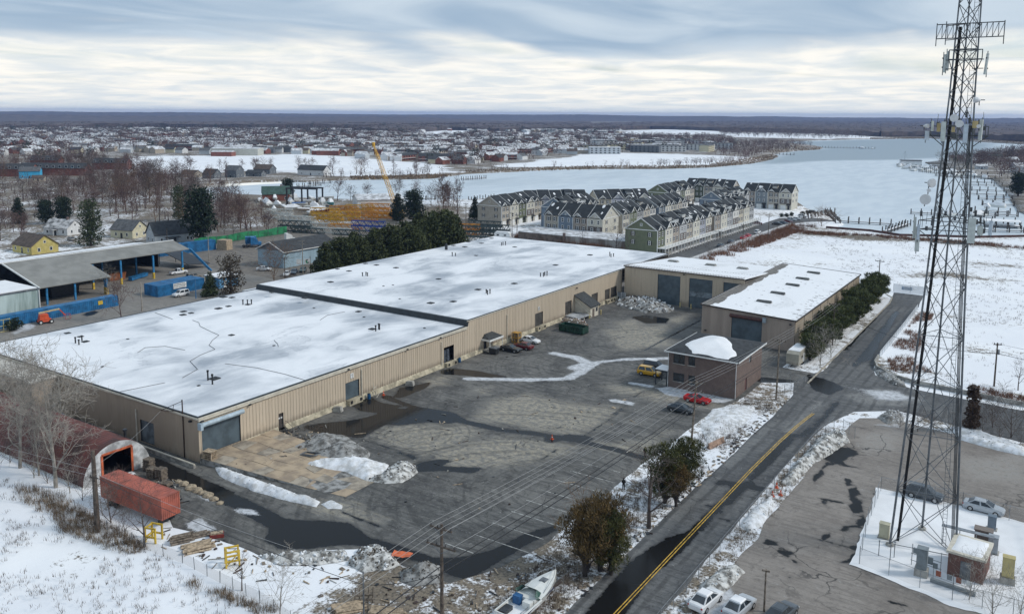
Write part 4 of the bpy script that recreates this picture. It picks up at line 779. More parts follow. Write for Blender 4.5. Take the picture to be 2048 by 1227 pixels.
def car(kind,col,name,label,loc,head,cat='car',group=None,snow=False):
    st,(c0,c1,r0,r1),zb,zr,wx,wr = KIND[kind]; P_ = paint(*col); t = thing(name,label,cat,(loc[0],loc[1],.03),head,group)
    key = (kind,col[0],snow)
    if key not in wheel_m:
        b = MB(); loft(b,st); bodym = b.mesh(name + '_body',P_,False)
        w0,w1 = st[3][1] * .9,st[3][1] * .70; cb = MB(); lo = [(c0,-w0,zb),(c1,-w0,zb),(c1,w0,zb),(c0,w0,zb)]; hi = [(r0,-w1,zr),(r1,-w1,zr),(r1,w1,zr),(r0,w1,zr)]
        cb.hexa(lo,hi); cb.hexa([(r0 + .05,-w1 + .06,zr),(r1 - .05,-w1 + .06,zr),(r1 - .05,w1 - .06,zr),(r0 + .05,w1 - .06,zr)],[(r0 + .15,-w1 + .2,zr + .05),(r1 - .15,-w1 + .2,zr + .05),(r1 - .15,w1 - .2,zr + .05),(r0 + .15,w1 - .2,zr + .05)]); cabm = cb.mesh('cabin',SNOW if snow == 2 else P_)
        def pane(a,b_,c,d,k=.10,off=.012):
            a,b_,c,d = map(Vector,(a,b_,c,d)); m0 = (a + b_ + c + d) / 4; nn = (b_ - a).cross(d - a).normalized() * off
            return [m0 + (q - m0) * (1 - k) + nn for q in (a,b_,c,d)]
        g = MB(); g.quad(*pane(lo[1],lo[2],hi[2],hi[1],.1)); ws = g.mesh('windscreen',GLASS)
        g = MB(); g.quad(*pane(lo[3],lo[0],hi[0],hi[3],.14)); rs = g.mesh('rear_window',GLASS)
        sides = []
        for s_ in (-1,1):
            y0,y1 = s_ * w0,s_ * w1
            for f0,f1 in ((.04,.5),(.52,.96)):
                L0 = lambda f: (c0 + (c1 - c0) * f,y0,zb); H0 = lambda f: (r0 + (r1 - r0) * f,y1,zr)
                q = [L0(f0),L0(f1),H0(f1),H0(f0)]; q = q if s_ < 0 else [q[1],q[0],q[3],q[2]]
                g = MB(); g.quad(*pane(*q,.12)); sides.append(g.mesh('side_window',GLASS))
        wm = MB(); wm.tube((0,-.11,0),(0,.11,0),wr,wr,14); tym = wm.mesh('tyre',BLACKISH)
        wm = MB(); wm.tube((0,-.115,0),(0,.115,0),wr * .62,wr * .62,10); rm = wm.mesh('rim',RIM)
        xf,xr = st[-2][0],st[1][0]; wf = st[-2][1]; zf = st[-2][2] - .17; hm = MB().box(-.05,.12,-.17,.17,-.07,.07).mesh('headlight',LAMP); tm = MB().box(-.12,.05,-.16,.16,-.08,.08).mesh('tail_light',TAIL)
        bed = None
        if kind == 'pickup': bed = MB().box(-2.65,-.85,-.74,.74,1.06,1.105).mesh('bed_floor',DARK)
        snm = None
        if snow: snm = MB().hexa([(r0,-w1,zr + .05),(r1,-w1,zr + .05),(r1,w1,zr + .05),(r0,w1,zr + .05)],[(r0 + .1,-w1 + .1,zr + .16),(r1 - .1,-w1 + .1,zr + .16),(r1 - .1,w1 - .1,zr + .16),(r0 + .1,w1 - .1,zr + .16)]).mesh('roof_snow',SNOW)
        wheel_m[key] = (bodym,cabm,ws,rs,sides,tym,rm,hm,tm,xf,xr,wf,zf,st[1][2] - .2,bed,snm)
    bodym,cabm,ws,rs,sides,tym,rm,hm,tm,xf,xr,wf,zf,zt_,bed,snm = wheel_m[key]
    ob('body',bodym,t); ca = ob('cabin',cabm,t); ob('windscreen',ws,ca); ob('rear_window',rs,ca)
    for s_ in sides: ob('side_window',s_,ca)
    for x_ in wx:
        for s_ in (-1,1): wo_ = ob('wheel',tym,t,(x_,s_ * (st[3][1] - .1),wr)); ob('rim',rm,wo_)
    for s_ in (-1,1): ob('headlight',hm,t,(xf,s_ * (wf - .2),zf)); ob('tail_light',tm,t,(xr,s_ * (st[1][1] - .18),zt_))
    if bed: ob('bed_floor',bed,t)
    if snm: ob('roof_snow',snm,t)
    return t
CW = ('white',(.72,.73,.74)); CS = ('silver',(.42,.45,.48)); CK = ('black',(.012,.013,.015)); CG = ('charcoal',(.045,.055,.065)); CR = ('red',(.50,.012,.015)); CYL = ('yellow',(.60,.33,.02)); CT = ('taupe',(.20,.18,.15)); CM = ('maroon',(.12,.012,.016)); CB = ('slate',(.07,.10,.13)); CGN = ('bottle',(.03,.06,.055)); CBL = ('blue',(.03,.10,.28))
Q = math.pi / 2
for kind,col,nm,lb,px,hd,sn in [
    ('suv',CYL,'yellow_suv','yellow off-road SUV parked beside the brick office porch',(1299,750),.05,0),
    ('suv',CK,'black_suv','black SUV partly hidden behind the yellow SUV',(1310,738),.05,1),
    ('coupe',CR,'red_coupe','bright red coupe parked below the brick office wall',(1394,804),0,0),
    ('sedan',CG,'charcoal_sedan','charcoal sedan parked in front of the red coupe near the utility pole',(1362,823),0,0),
    ('sedan',CW,'white_sedan','white sedan parked against the warehouse by the yellow crate',(1060,685),0,0),
    ('coupe',CK,'black_coupe','black coupe parked near the entrance canopy with headlights to the yard',(1022,702),0,0),
    ('sedan',CM,'maroon_sedan','dark maroon sedan backed out between black coupe and white sedan',(1046,697),math.pi,0),
    ('sedan',CS,'silver_sedan','silver sedan parked behind the cell tower compound fence',(1967,1022),-.06,0),
    ('suv',CG,'charcoal_suv','charcoal SUV parked behind the lattice tower legs',(1848,996),-.06,0),
    ('sedan',CW,'white_saloon','white sedan in the snowy roadside corner at the bottom of the lot',(1412,1208),Q - .15,1),
    ('sedan',CS,'silver_saloon','silver sedan beside the white one at the bottom edge',(1478,1222),Q - .15,1),
    ('sedan',CG,'dark_saloon','dark sedan cut off by the bottom edge of the picture',(1562,1236),Q - .2,0),
    ('suv',CW,'white_suv','white SUV parked along the blue container fence',(362,592),-Q,0),
    ('pickup',CW,'white_pickup','white pickup parked under the open blue shed',(357,548),Q - .1,0),
    ('suv',CT,'taupe_suv','taupe SUV behind the blue kiosk by the open shed',(388,557),Q - .1,0),
    ('sedan',CW,'white_car','white car leftmost of the row by the pale blue building',(528,541),.5,0),
    ('suv',CK,'dark_suv','dark SUV against the corner of the pale blue building',(545,530),.4,0),
    ('sedan',CW,'white_hatchback','white car behind the bare shrub by the pale blue building',(574,551),-.9,0),
    ('sedan',CB,'slate_sedan','slate blue sedan between white and green cars by the pale blue building',(588,547),-.9,0),
    ('sedan',CGN,'green_sedan','dark green sedan right of the slate sedan under the sign pole',(606,543),-.9,0),
    ('suv',CK,'black_van','black van parked in front of the evergreen hedge row',(640,531),.2,0),
    ('sedan',CT,'olive_sedan','dull green sedan parked on the street behind the yellow house',(143,481),-.1,0),
    ('sedan',CG,'street_sedan','dark sedan first in the row along the estate street',(1441,494),Q,0),
    ('sedan',CG,'street_saloon','dark sedan second in the row along the estate street',(1462,486),Q,0),
    ('sedan',CR,'red_sedan','red sedan on the estate street, nearer of two red cars',(1487,478),Q,0),
    ('sedan',CR,'red_hatchback','red car on the estate street, farther of two red cars',(1496,474),Q,0),
    ('suv',CW,'street_suv','white SUV on the estate street beyond the red cars',(1515,467),Q,0),
    ('suv',CM,'maroon_suv','maroon SUV by the last deck posts of the townhouses',(1514,449),.3,0),
    ('sedan',CK,'parked_sedan','black car at the near end of the angled parking row by the water',(1554,450),.2,0),
    ('sedan',CB,'parked_saloon','slate car second in the angled parking row by the water',(1566,448),.2,0),
    ('sedan',CM,'parked_coupe','maroon car third in the angled parking row by the water',(1575,445),.2,0),
    ('suv',CS,'parked_suv','silver SUV fourth in the angled parking row by the water',(1583,442),.2,0),
    ('sedan',CS,'parked_hatchback','silver car fifth in the angled parking row by the water',(1592,440),.2,0),
    ('suv',CW,'parked_wagon','white car at the far end of the angled parking row by the water',(1605,435),.2,0),
    ('suv',CK,'waterside_suv','black SUV standing at the boat pier at the end of the street',(1626,427),.1,0),
    ('suv',CK,'courtyard_suv','black SUV in the courtyard between the townhouse rows',(1384,414),.1,0)]:
    car(kind,col,nm,lb,G(*px),hd,'car' if kind in ('sedan','coupe') else ('pickup' if kind == 'pickup' else 'SUV'),None,sn)
# ---------------------------------------------------------------- containers, boxes, yard clutter
def container(name,label,loc,rz,L,W2,H2,m_,cat='container',raise_=0.0,chassis=False,open_end=False):
    t = thing(name,label,cat,loc,rz)
    mb = MB(); z0_,z1_ = raise_,raise_ + H2; wall(mb,(-L / 2,-W2 / 2),(1,0),(0,-1),L,z0_,z1_,(),.28,.05,.14); wall(mb,(L / 2,W2 / 2),(-1,0),(0,1),L,z0_,z1_,(),.28,.05,.14)
    mb.build('side_wall',m_,t); mb = MB(); wall(mb,(L / 2,-W2 / 2),(0,1),(1,0),W2,z0_,z1_,(),.28,.05,.14); mb.build('end_wall',m_,t)
    mb = MB(); wall(mb,(-L / 2,W2 / 2),(0,-1),(-1,0),W2,z0_,z1_,(),1.1,.04,.1); mb.build('door_end',m_,t)
    mb = MB(); mb.box(-L / 2,L / 2,-W2 / 2,W2 / 2,z1_ - .06,z1_)
    x = -L / 2 + .4
    while x < L / 2 - .3: mb.box(x,x + .18,-W2 / 2 + .15,W2 / 2 - .15,z1_,z1_ + .035); x += .6
    mb.build('roof',m_,t)
    mb = MB()
    for x_ in (-L / 2,L / 2):
        for y_ in (-W2 / 2,W2 / 2): mb.box(x_ - .07,x_ + .07,y_ - .07,y_ + .07,z0_ - .02,z1_ + .02)
    for y_ in (-W2 / 2,W2 / 2): mb.box(-L / 2,L / 2,y_ - .06,y_ + .06,z0_ - .02,z0_ + .14); mb.box(-L / 2,L / 2,y_ - .06,y_ + .06,z1_ - .1,z1_ + .02)
    mb.build('frame',m_,t)
    if chassis:
        mb = MB()
        for y_ in (-.5,.5): mb.box(-L / 2,L / 2,y_ - .08,y_ + .08,z0_ - .35,z0_ - .03)
        mb.box(L / 2 - 1.2,L / 2 - 1.0,-1.0,1.0,.02,z0_ - .03); mb.build('chassis',DARK,t)
        for x_ in (-L / 2 + 1.5,-L / 2 + 2.7):
            for y_ in (-1.0,1.0): MB().tube((x_,y_ - .15,.48),(x_,y_ + .15,.48),.48,.48,12).build('wheel',BLACKISH,t)
    return t
SALM = mat('salmon_orange_paint',(.47,.135,.09),.7,.3,.45,col2=(.27,.085,.062))
container('orange_container','faded orange shipping container on a chassis beside the red hut',(-94.9,58.9,0),R(2),12.2,2.45,2.75,SALM,raise_=.95,chassis=True)
BLUE = mat('cobalt_container_paint',(.018,.15,.34),.5,.25,.6)
# dumpster
dp = thing('dumpster','dark green roll-off dumpster in front of the loading platform','dumpster',G(1147,664),R(-4)); GRN = mat('bottle_green_paint',(.012,.05,.035),.45,.25,1)
mb = MB(); L,W2 = 6.6,2.4
for s_ in (-1,1): mb.box(-L / 2,L / 2,s_ * W2 / 2 - .05,s_ * W2 / 2 + .05,.2,1.7)
mb.box(-L / 2,-L / 2 + .1,-W2 / 2,W2 / 2,.2,1.7); mb.box(L / 2 - .1,L / 2,-W2 / 2,W2 / 2,.2,1.7); mb.box(-L / 2,L / 2,-W2 / 2,W2 / 2,.2,.3); mb.build('body',GRN,dp)
for k in range(9):
    for s_ in (-1,1): MB().box(-L / 2 + .3 + k * .75,-L / 2 + .4 + k * .75,s_ * (W2 / 2 + .1) - .05,s_ * (W2 / 2 + .1) + .05,.2,1.65).build('rib',GRN,dp)
MB().box(-L / 2 - .06,L / 2 + .06,-W2 / 2 - .1,-W2 / 2 + .02,1.66,1.78).box(-L / 2 - .06,L / 2 + .06,W2 / 2 - .02,W2 / 2 + .1,1.66,1.78).build('rim',GRN,dp)
for x_ in (-2.6,2.6): MB().tube((x_,-1.0,.15),(x_,1.0,.15),.15,n=8).build('roller',DARK,dp)
def rubble(name,label,loc,poly,h,n,mats,cat,blocks=.35,seed=5,base=None,soft_=1.6,grp=None):
    """heap: rough mound plus loose blocks resting on it"""
    r_ = random.Random(seed); t = thing(name,label,cat,loc,0,grp); rel = [(x - loc[0],y - loc[1]) for x,y in poly]; pl = resample(rel,.5,.3,seed)
    q = np.array(pl); hf = lambda P: np.clip(sdf(P,pl) / soft_,0,1) ** .7 * h * (.35 + 1.1 * fbm(P[:,0] * .55 + seed,P[:,1] * .55,seed)) + .34 * np.clip(sdf(P,pl) / .4,0,1) * (fbm(P[:,0] * 1.7,P[:,1] * 1.7,seed + 3) - .35)
    b = sheet('mound',pl,base or mats[0],.0,grid(q[:,0].min(),q[:,0].max(),q[:,1].min(),q[:,1].max(),.32,.1),height=lambda P: hf(P) + .02,kind=None,smooth=True); b.parent = t
    if n:
        n = int(n * 1.6); mbs = [MB() for _ in mats]; got = 0
        while got < n:
            x,y = r_.uniform(q[:,0].min(),q[:,0].max()),r_.uniform(q[:,1].min(),q[:,1].max())
            if sdf(np.array([[x,y]]),pl)[0] < .1: continue
            z = float(hf(np.array([[x,y]]))[0]); s_ = blocks * .45 * r_.uniform(.22,1.0) ** 1.3; A = Matrix.Rotation(r_.uniform(0,6),3,Vector((r_.uniform(-1,1),r_.uniform(-1,1),r_.uniform(.2,1))))
            c = [Vector((sx * s_ * r_.uniform(.6,1.2),sy * s_ * r_.uniform(.5,1),sz * s_ * r_.uniform(.2,.55))) for sz in (-1,1) for sx,sy in ((-1,-1),(1,-1),(1,1),(-1,1))]
            c = [A @ v + Vector((x,y,z + s_ * .02)) for v in c]; mbs[got % len(mats)].hexa(c[:4],c[4:]); got += 1
        for mm,k in zip(mats,mbs):
            o = k.build('loose_blocks',mm,t); o['kind'] = 'stuff'
    return t
DSNOW = mat('dirty_snow',(.62,.62,.60),.8,.2,1.2,bump=.5,bscale=4,col2=(.10,.095,.085)); GSNOW = mat('grey_snow',(.34,.34,.33),.85,.2,.9,bump=.6,bscale=3,col2=(.085,.082,.075)); WSNOW = mat('fresh_snow_bank',(.78,.80,.83),.65,.1,1.0,bump=.5,bscale=3,col2=(.50,.50,.49)); ICEB = mat('snow_block',(.74,.76,.78),.7,.15,2); SOILB = mat('mud_clod',(.085,.07,.055),.9,.3,2)
def g_poly(pts): return G2(pts)
def cen(poly): a = np.array(poly); return (float(a[:,0].mean()),float(a[:,1].mean()),0.02)
def heap(name,label,pts,h,n,mats,cat='snow pile',base=None,blocks=.35,seed=5,soft_=1.6):
    pl = g_poly(pts); return rubble(name,label,cen(pl),pl,h,n,mats,cat,blocks,seed,base,soft_,'heaps of ploughed snow')
heap('rubble_heap','tall heap of broken ice and rubble in front of the hangar doors',[(1228,606),(1262,597),(1300,598),(1325,606),(1350,620),(1335,626),(1290,626),(1262,618),(1235,612)],2.0,150,[ICEB,SOILB,ICEB],base=GSNOW,blocks=.95,seed=11,soft_=4)
heap('debris_snow_pile','grey dirty snow pile with debris beside the concrete apron',[(610,882),(640,868),(690,872),(740,905),(738,918),(690,925),(640,918),(600,905)],1.5,80,[GSNOW,SOILB],base=GSNOW,seed=3,soft_=3)
heap('bright_snow_pile','clean white snow bank at the edge of the concrete apron',[(605,932),(650,918),(720,918),(780,930),(768,950),(735,962),(690,945),(640,940)],1.3,10,[ICEB],base=WSNOW,seed=4,soft_=2.5)
heap('mottled_snow_pile','black flecked snow pile at the right end of the apron bank',[(735,962),(770,945),(790,928),(828,930),(838,945),(805,965),(770,968)],1.5,120,[GSNOW,SOILB,ICEB],base=DSNOW,seed=6,soft_=2)
heap('driveway_snow_bank','long snow bank lining the driveway under the concrete apron',[(428,932),(470,945),(540,970),(600,990),(640,1003),(632,1014),(580,1003),(500,980),(440,952)],.8,40,[ICEB],base=WSNOW,seed=8,soft_=1)
heap('low_snow_clump','small white snow clump at the driveway corner below the apron',[(642,1008),(662,1000),(684,1010),(680,1018),(655,1018)],.5,6,[ICEB],base=WSNOW,seed=9,soft_=.7)
heap('ice_block_row','row of dirty ice blocks along the lower edge of the yard',[(515,1112),(560,1108),(620,1106),(690,1100),(700,1118),(640,1130),(560,1130)],.9,60,[ICEB,GSNOW],base=DSNOW,blocks=.6,seed=13,soft_=1.5)
heap('black_flecked_pile','large black flecked snow pile left of the near utility pole',[(692,1128),(715,1100),(755,1095),(785,1110),(800,1130),(770,1142),(725,1145)],2.0,150,[GSNOW,SOILB,ICEB],base=DSNOW,blocks=.45,seed=14,soft_=2.5)
heap('muddy_snow_pile','muddy snow pile at the foot of the near utility pole',[(800,1140),(850,1125),(885,1135),(880,1165),(830,1172),(800,1160)],1.2,80,[GSNOW,SOILB],base=GSNOW,seed=15,soft_=2)
heap('lot_snow_bank','ploughed snow bank along the chain-link fence of the right lot',[(1560,968),(1580,940),(1610,905),(1640,875),(1690,860),(1700,885),(1665,905),(1625,930),(1590,970)],1.6,120,[ICEB,ICEB,GSNOW],base=DSNOW,blocks=.4,seed=16,soft_=1.8)
heap('corner_snow_heap','dark snow heap at the road junction island',[(1745,738),(1765,732),(1800,755),(1815,775),(1790,772),(1760,755)],.9,120,[GSNOW,ICEB,SOILB],base=GSNOW,seed=17,soft_=1.5)
heap('gate_snow_heap','dirty snow heap beside the open lot gate',[(1755,835),(1775,822),(1805,828),(1810,845),(1775,848)],.8,60,[GSNOW,ICEB],base=GSNOW,seed=18,soft_=1)
heap('fence_snow_bank','melting snow bank beside the lot fence above the white sedan',[(1400,1170),(1440,1140),(1470,1130),(1490,1145),(1450,1185),(1410,1200)],.8,40,[ICEB,GSNOW],base=DSNOW,seed=19,soft_=1)
heap('debris_snow_clump','snow and junk clump in the lot beside the broken fence',[(1480,1050),(1500,1020),(1545,990),(1552,1010),(1525,1050),(1500,1068)],.7,40,[ICEB,GSNOW],base=WSNOW,seed=20,soft_=1)
heap('far_lot_snow','ragged snow bank along the far edge of the right lot',[(1900,855),(1950,862),(2010,880),(2060,900),(2060,915),(1990,900),(1920,880)],.7,40,[ICEB,GSNOW],base=WSNOW,seed=21,soft_=1)
heap('roadside_snow','ploughed snow ridge between the yard and the road below the brick office',[(1400,850),(1425,818),(1470,808),(1510,812),(1500,835),(1450,875),(1415,890)],.35,20,[ICEB],base=WSNOW,seed=22,soft_=3)
heap('dumpster_debris','torn boards and plastic heaped in the green dumpster',[(1122,654),(1175,663),(1172,655),(1125,647)],.9,90,[LUMBER,ICEB,mat('rust_scrap',(.20,.09,.05),.8)],'debris',base=WOOD,blocks=.45,seed=23,soft_=.8).location.z = 1.1
# concrete apron: cracked tan slabs, each its own piece
TANC = mat('tan_concrete',(.42,.33,.23),.85,.2,.5,bump=.3,col2=(.26,.205,.15)); TANC2 = mat('grey_tan_concrete',(.34,.295,.235),.85,.25,.7,bump=.3)
apron = thing('concrete_apron','cracked tan concrete apron sloping down from the big corner door','apron',(FX,73,0))
def az(x): return max(.95 * (1 - (x - .3) / 22.0),.06)
nx,ny = 11,5; r_ = random.Random(3)
gx = [[(0.35 + i * 2.25 + (r_.uniform(-.5,.5) if 0 < i < nx else 0),-.6 + j * (2.7 - .07 * i) + i * .36 + (r_.uniform(-.4,.4) if 0 < j < ny else 0)) for j in range(ny + 1)] for i in range(nx + 1)]
for i in range(nx):
    for j in range(ny):
        c = [gx[i][j],gx[i + 1][j],gx[i + 1][j + 1],gx[i][j + 1]]; mx,my = sum(p[0] for p in c) / 4,sum(p[1] for p in c) / 4
        if (j == ny - 1 and i in (3,4,8)) or (j == 0 and i == 9): continue
        c = [(mx + (x - mx) * .975,my + (y - my) * .975) for x,y in c]; dz = r_.uniform(-.03,.03)
        mb = MB(); mb.hexa([(x,y,-.2) for x,y in c],[(x,y,az(x) + dz + r_.uniform(-.012,.012)) for x,y in c]); mb.build('slab',TANC if r_.random() < .72 else TANC2,apron)
mb = MB(); bnd = [gx[i][0] for i in range(nx + 1)] + [gx[nx][j] for j in range(1,ny + 1)] + [gx[i][ny] for i in range(nx - 1,-1,-1)]
n_ = len(bnd); mb.add([(x,y,-.2) for x,y in bnd] + [(x,y,az(x) - .07) for x,y in bnd],[tuple(range(n_,2 * n_))] + [(k,(k + 1) % n_,n_ + (k + 1) % n_,n_ + k) for k in range(n_)]); mb.build('base',GSNOW,apron)
# pallets, crates, timber
def pallet_mesh():
    mb = MB()
    for k in range(6): mb.box(-.6,.6,-.5 + k * .19,-.38 + k * .19,.11,.14)
    for x_ in (-.58,-.05,.48): mb.box(x_,x_ + .1,-.5,.57,0,.11)
    return mb.mesh('pallet',WOOD)
PAL = pallet_mesh()
def stack(px,n,rz,lb,k0=0):
    p = G(*px)
    for k in range(n): tag(ob('wood_pallet',PAL,None,(p[0] + rnd.uniform(-.06,.06),p[1] + rnd.uniform(-.06,.06),.03 + k * .145),rz + rnd.uniform(-.06,.06)),('topmost ' if k == n - 1 else ORD[k] + ' ') + lb,'pallet',lb.replace('wood pallet in ',''))
ORD = ['lowest','second from the bottom','third','fourth','fifth','sixth','seventh','eighth','ninth','tenth','eleventh','topmost']
stack((298,940),12,.2,'wood pallet in the tall stack at the hut doorway'); stack((305,955),10,.2,'wood pallet in the stack in front of the hut'); stack((323,958),11,.15,'wood pallet in the right stack by the hut'); stack((333,972),4,.15,'wood pallet in the low stack by the driveway stones'); stack((348,985),2,.3,'wood pallet in the pair nearest the driveway')
cr = thing('slatted_crate','tan slatted crate standing at the apron corner','crate',G(420,916,.85),.2)
for k in range(4): MB().box(-.75,.75,-.6,.6,.05 + k * .27,.10 + k * .27).build('slat',LUMBER,cr)
MB().box(-.8,.8,-.65,.65,1.1,1.18).build('lid',LUMBER,cr)
for x_ in (-.7,.7):
    for y_ in (-.55,.55): MB().box(x_ - .06,x_ + .06,y_ - .06,y_ + .06,0,1.1).build('post',LUMBER,cr)
yc = thing('yellow_crate','tall stack of ochre crates beside the white sedan','crate',G(1033,684),0); OCH = mat('ochre_wood',(.46,.26,.055),.7,.25,2)
for k in range(2):
    MB().box(-.85,.85,-.7,.7,k * 1.15,k * 1.15 + .1).box(-.85,.85,-.7,.7,k * 1.15 + 1.03,k * 1.15 + 1.12).build('board',OCH,yc)
    for x_ in (-.78,0,.78):
        for y_ in (-.63,.63): MB().box(x_ - .07,x_ + .07,y_ - .07,y_ + .07,k * 1.15 + .1,k * 1.15 + 1.03).build('post',OCH,yc)
    MB().box(-.7,.7,-.5,.5,k * 1.15 + .1,k * 1.15 + .9).build('load',WOOD,yc)
bn_ = thing('waste_bin','dark wheeled waste bin under the entrance canopy','bin',G(988,707),0); MB().hexa([(-.8,-.6,.1),(.8,-.6,.1),(.8,.6,.1),(-.8,.6,.1)],[(-.95,-.7,1.3),(.95,-.7,1.3),(.95,.7,1.3),(-.95,.7,1.3)]).build('body',DARK,bn_); MB().box(-1,1,-.75,.75,1.3,1.4).build('lid',STEEL,bn_)
def barrel(px,lb):
    t = thing('plastic_barrel',lb,'barrel',G(*px),0,'blue barrels along the warehouse'); MB().tube((0,0,0),(0,0,.45),.28,.32,12).tube((0,0,.45),(0,0,.95),.32,.28,12).build('body',mat('blue_plastic',(.01,.09,.22),.4),t); MB().tube((0,0,.95),(0,0,.99),.25,.25,12).build('lid',DARK,t)
barrel((738,797),'blue barrel right of dock number one'); barrel((919,724),'blue barrel by the open dock doorway')
def cone(px,lb):
    t = thing('traffic_cone',lb,'cone',G(*px),0,'orange traffic cones'); MB().tube((0,0,.05),(0,0,.8),.2,.04,10).build('body',mat('cone_orange',(.60,.09,.03),.5),t); MB().box(-.25,.25,-.25,.25,0,.06).build('base',MT['cone_orange'],t); MB().tube((0,0,.4),(0,0,.55),.128,.09,10).build('band',WHITE,t)
cone((1104,878),'orange cone in the middle of the open yard'); cone((767,790),'orange cone against the warehouse wall'); cone((1545,992),'leftmost orange cone by the junk at the lot fence'); cone((1553,975),'rear orange cone by the junk at the lot fence'); cone((1561,990),'right orange cone by the junk at the lot fence')
jb = thing('jersey_barrier','stained concrete jersey barrier lying on the snowy roadside strip','barrier',G(1432,890),R(78)); MB().side([(-.3,0),(.3,0),(.28,.12),(.12,.4),(.08,.85),(-.08,.85),(-.12,.4),(-.28,.12)],-2.1,2.1).build('body',mat('stained_pink_concrete',(.40,.27,.20),.85,.3,1),jb,rz=Q)
# yellow racks and timber by the fence
for px,lb,rz in (((308,1080),'yellow steel rack standing behind the orange container',.3),((465,1128),'yellow steel rack standing alone in the snow',1.0)):
    t = thing('steel_rack',lb,'rack',G(*px),rz,'yellow steel racks')
    for x_ in (-.7,.7):
        for y_ in (-.6,.6): MB().box(x_ - .09,x_ + .09,y_ - .09,y_ + .09,0,1.9).build('post',YELLOW,t)
    for z_ in (.7,1.8):
        for y_ in (-.6,.6): MB().box(-.7,.7,y_ - .08,y_ + .08,z_ - .09,z_ + .09).build('beam',YELLOW,t)
        MB().box(-.08 - .62,.08 - .62,-.6,.6,z_ - .08,z_ + .08).build('cross_beam',YELLOW,t)
    MB().beam((-.7,-.6,.2),(.7,-.6,1.6),.1,.1).build('brace',YELLOW,t)
def logs(px,lb,n,L,rz,m_,layers=2,r=.13,cat='timber stack'):
    p = G(*px); t = thing('timber_stack',lb,cat,p,rz); w_ = n // layers
    for k in range(n):
        i,j = k % w_,k // w_; MB().tube((-L / 2 + rnd.uniform(-.3,.3),(i - w_ / 2) * r * 2.1 + j * r,r + j * r * 1.75),(L / 2 + rnd.uniform(-.3,.3),(i - w_ / 2) * r * 2.1 + j * r + rnd.uniform(-.1,.1),r + j * r * 1.75),r,r,6).build('timber',m_,t)
logs((364,1082),'grey timber stack left of the pale logs near the fence',14,2.2,1.1,WOOD,3); logs((396,1096),'pale round logs spread in the snow near the fence',14,3.2,1.1,LUMBER,2); logs((397,1072),'small stack of weathered beams behind the pale logs',6,2.2,1.1,WOOD,2)
logs((697,1218),'log pile left of the thin pole at the bottom edge',12,3,.9,LUMBER,2); logs((775,1228),'log pile right of the thin pole at the bottom edge',10,3.4,.4,LUMBER,2)
rc = thing('scrap_crate','red crate of scrap on the snow near the driveway','crate',G(434,1073),.9); MB().box(-.8,.8,-.4,.4,0,.45).build('body',mat('brick_red_paint',(.2,.03,.025),.6),rc); MB().box(-.7,.7,-.3,.3,.45,.62).build('scrap',LUMBER,rc)
bx_ = thing('log_rack','wooden stake rack behind the thin pole at the bottom edge','rack',G(727,1205),.7)
for k in range(5): MB().tube((-.9 + k * .45,0,0),(-.9 + k * .45 + .1,.1,1.7),.06).build('stake',WOOD,bx_)
for z_ in (.3,.8): MB().box(-1,1,-.1,.1,z_,z_ + .18).build('rail',WOOD,bx_)
og = thing('orange_tarp','crumpled orange tarp on the snow pile left of the near utility pole','tarp',G(804,1116),.4); mb = MB(); vv = [(x * .45 - 1.1,y * .4 - .6,.25 + .35 * fbm(np.array([x * .9]),np.array([y * .8]),4)[0] + rnd.uniform(0,.2)) for x in range(6) for y in range(4)]; mb.add(vv,[(x * 4 + y,x * 4 + 4 + y,x * 4 + 5 + y,x * 4 + 1 + y) for x in range(5) for y in range(3)]); mb.build('sheet',mat('orange_plastic',(.62,.14,.05),.5),og)
fw = thing('firewood_skids','flat rusty steel plates leaning at the apron by the side stair','steel plates',G(585,882),.3)
for k in range(3): MB().box(-1.6 + k * .3,.9 + k * .3,-.9 + k * .1,.5 + k * .12,.1 + k * .09,.16 + k * .09).build('plate',MT['rusty_iron'],fw)
fr = thing('steel_frame_pile','tangle of blue grey steel frames half buried in the apron snow pile','steel frames',G(612,914),.2)
for k in range(4): MB().path([(-1.4 + k * .4,-.6,.3 + .15 * k),(1.2 + k * .3,-.5,.5 + .1 * k),(1.2 + k * .3,.7,.4 + .12 * k),(-1.4 + k * .4,.6,.35 + .1 * k),(-1.4 + k * .4,-.6,.3 + .15 * k)],.05,5).build('frame',STEEL,fr)
# planters / block by the wall
for px,lb in (((676,822),'concrete block by the wall left of dock one'),((820,770),'concrete rubble lump at the wall foot')):
    t = thing('concrete_block',lb,'block',G(*px),.3); MB().hexa([(-.8,-.5,0),(.8,-.5,0),(.8,.5,0),(-.8,.5,0)],[(-.65,-.45,.8),(.6,-.4,.95),(.65,.4,.85),(-.6,.45,.75)]).build('body',CONC,t)
fe = thing('utility_fittings','cream pipe fittings and meters on the warehouse wall right of dock one','pipe fittings',(FX + .35,108.6,0)); MB().tube((0,0,0),(0,0,2.2),.07).tube((0,.6,0),(0,.6,1.6),.07).tube((0,0,1.4),(0,.6,1.4),.06).tube((0,-.5,.4),(1.2,-.5,.4),.06).tube((1.2,-.5,0),(1.2,.9,1.2),.05).build('pipes',CREAM,fe)
wr_ = thing('window_rack','white framed panels leaning at the hangar corner','frames',G(1243,600),.0); MB().box(-1.2,1.2,-.1,.1,0,2.2).build('panel',mat('grey_panel',(.30,.33,.36),.5),wr_)
for x_ in (-1.15,0,1.15): MB().box(x_ - .06,x_ + .06,-.16,-.1,0,2.2).build('stile',WHITE,wr_)

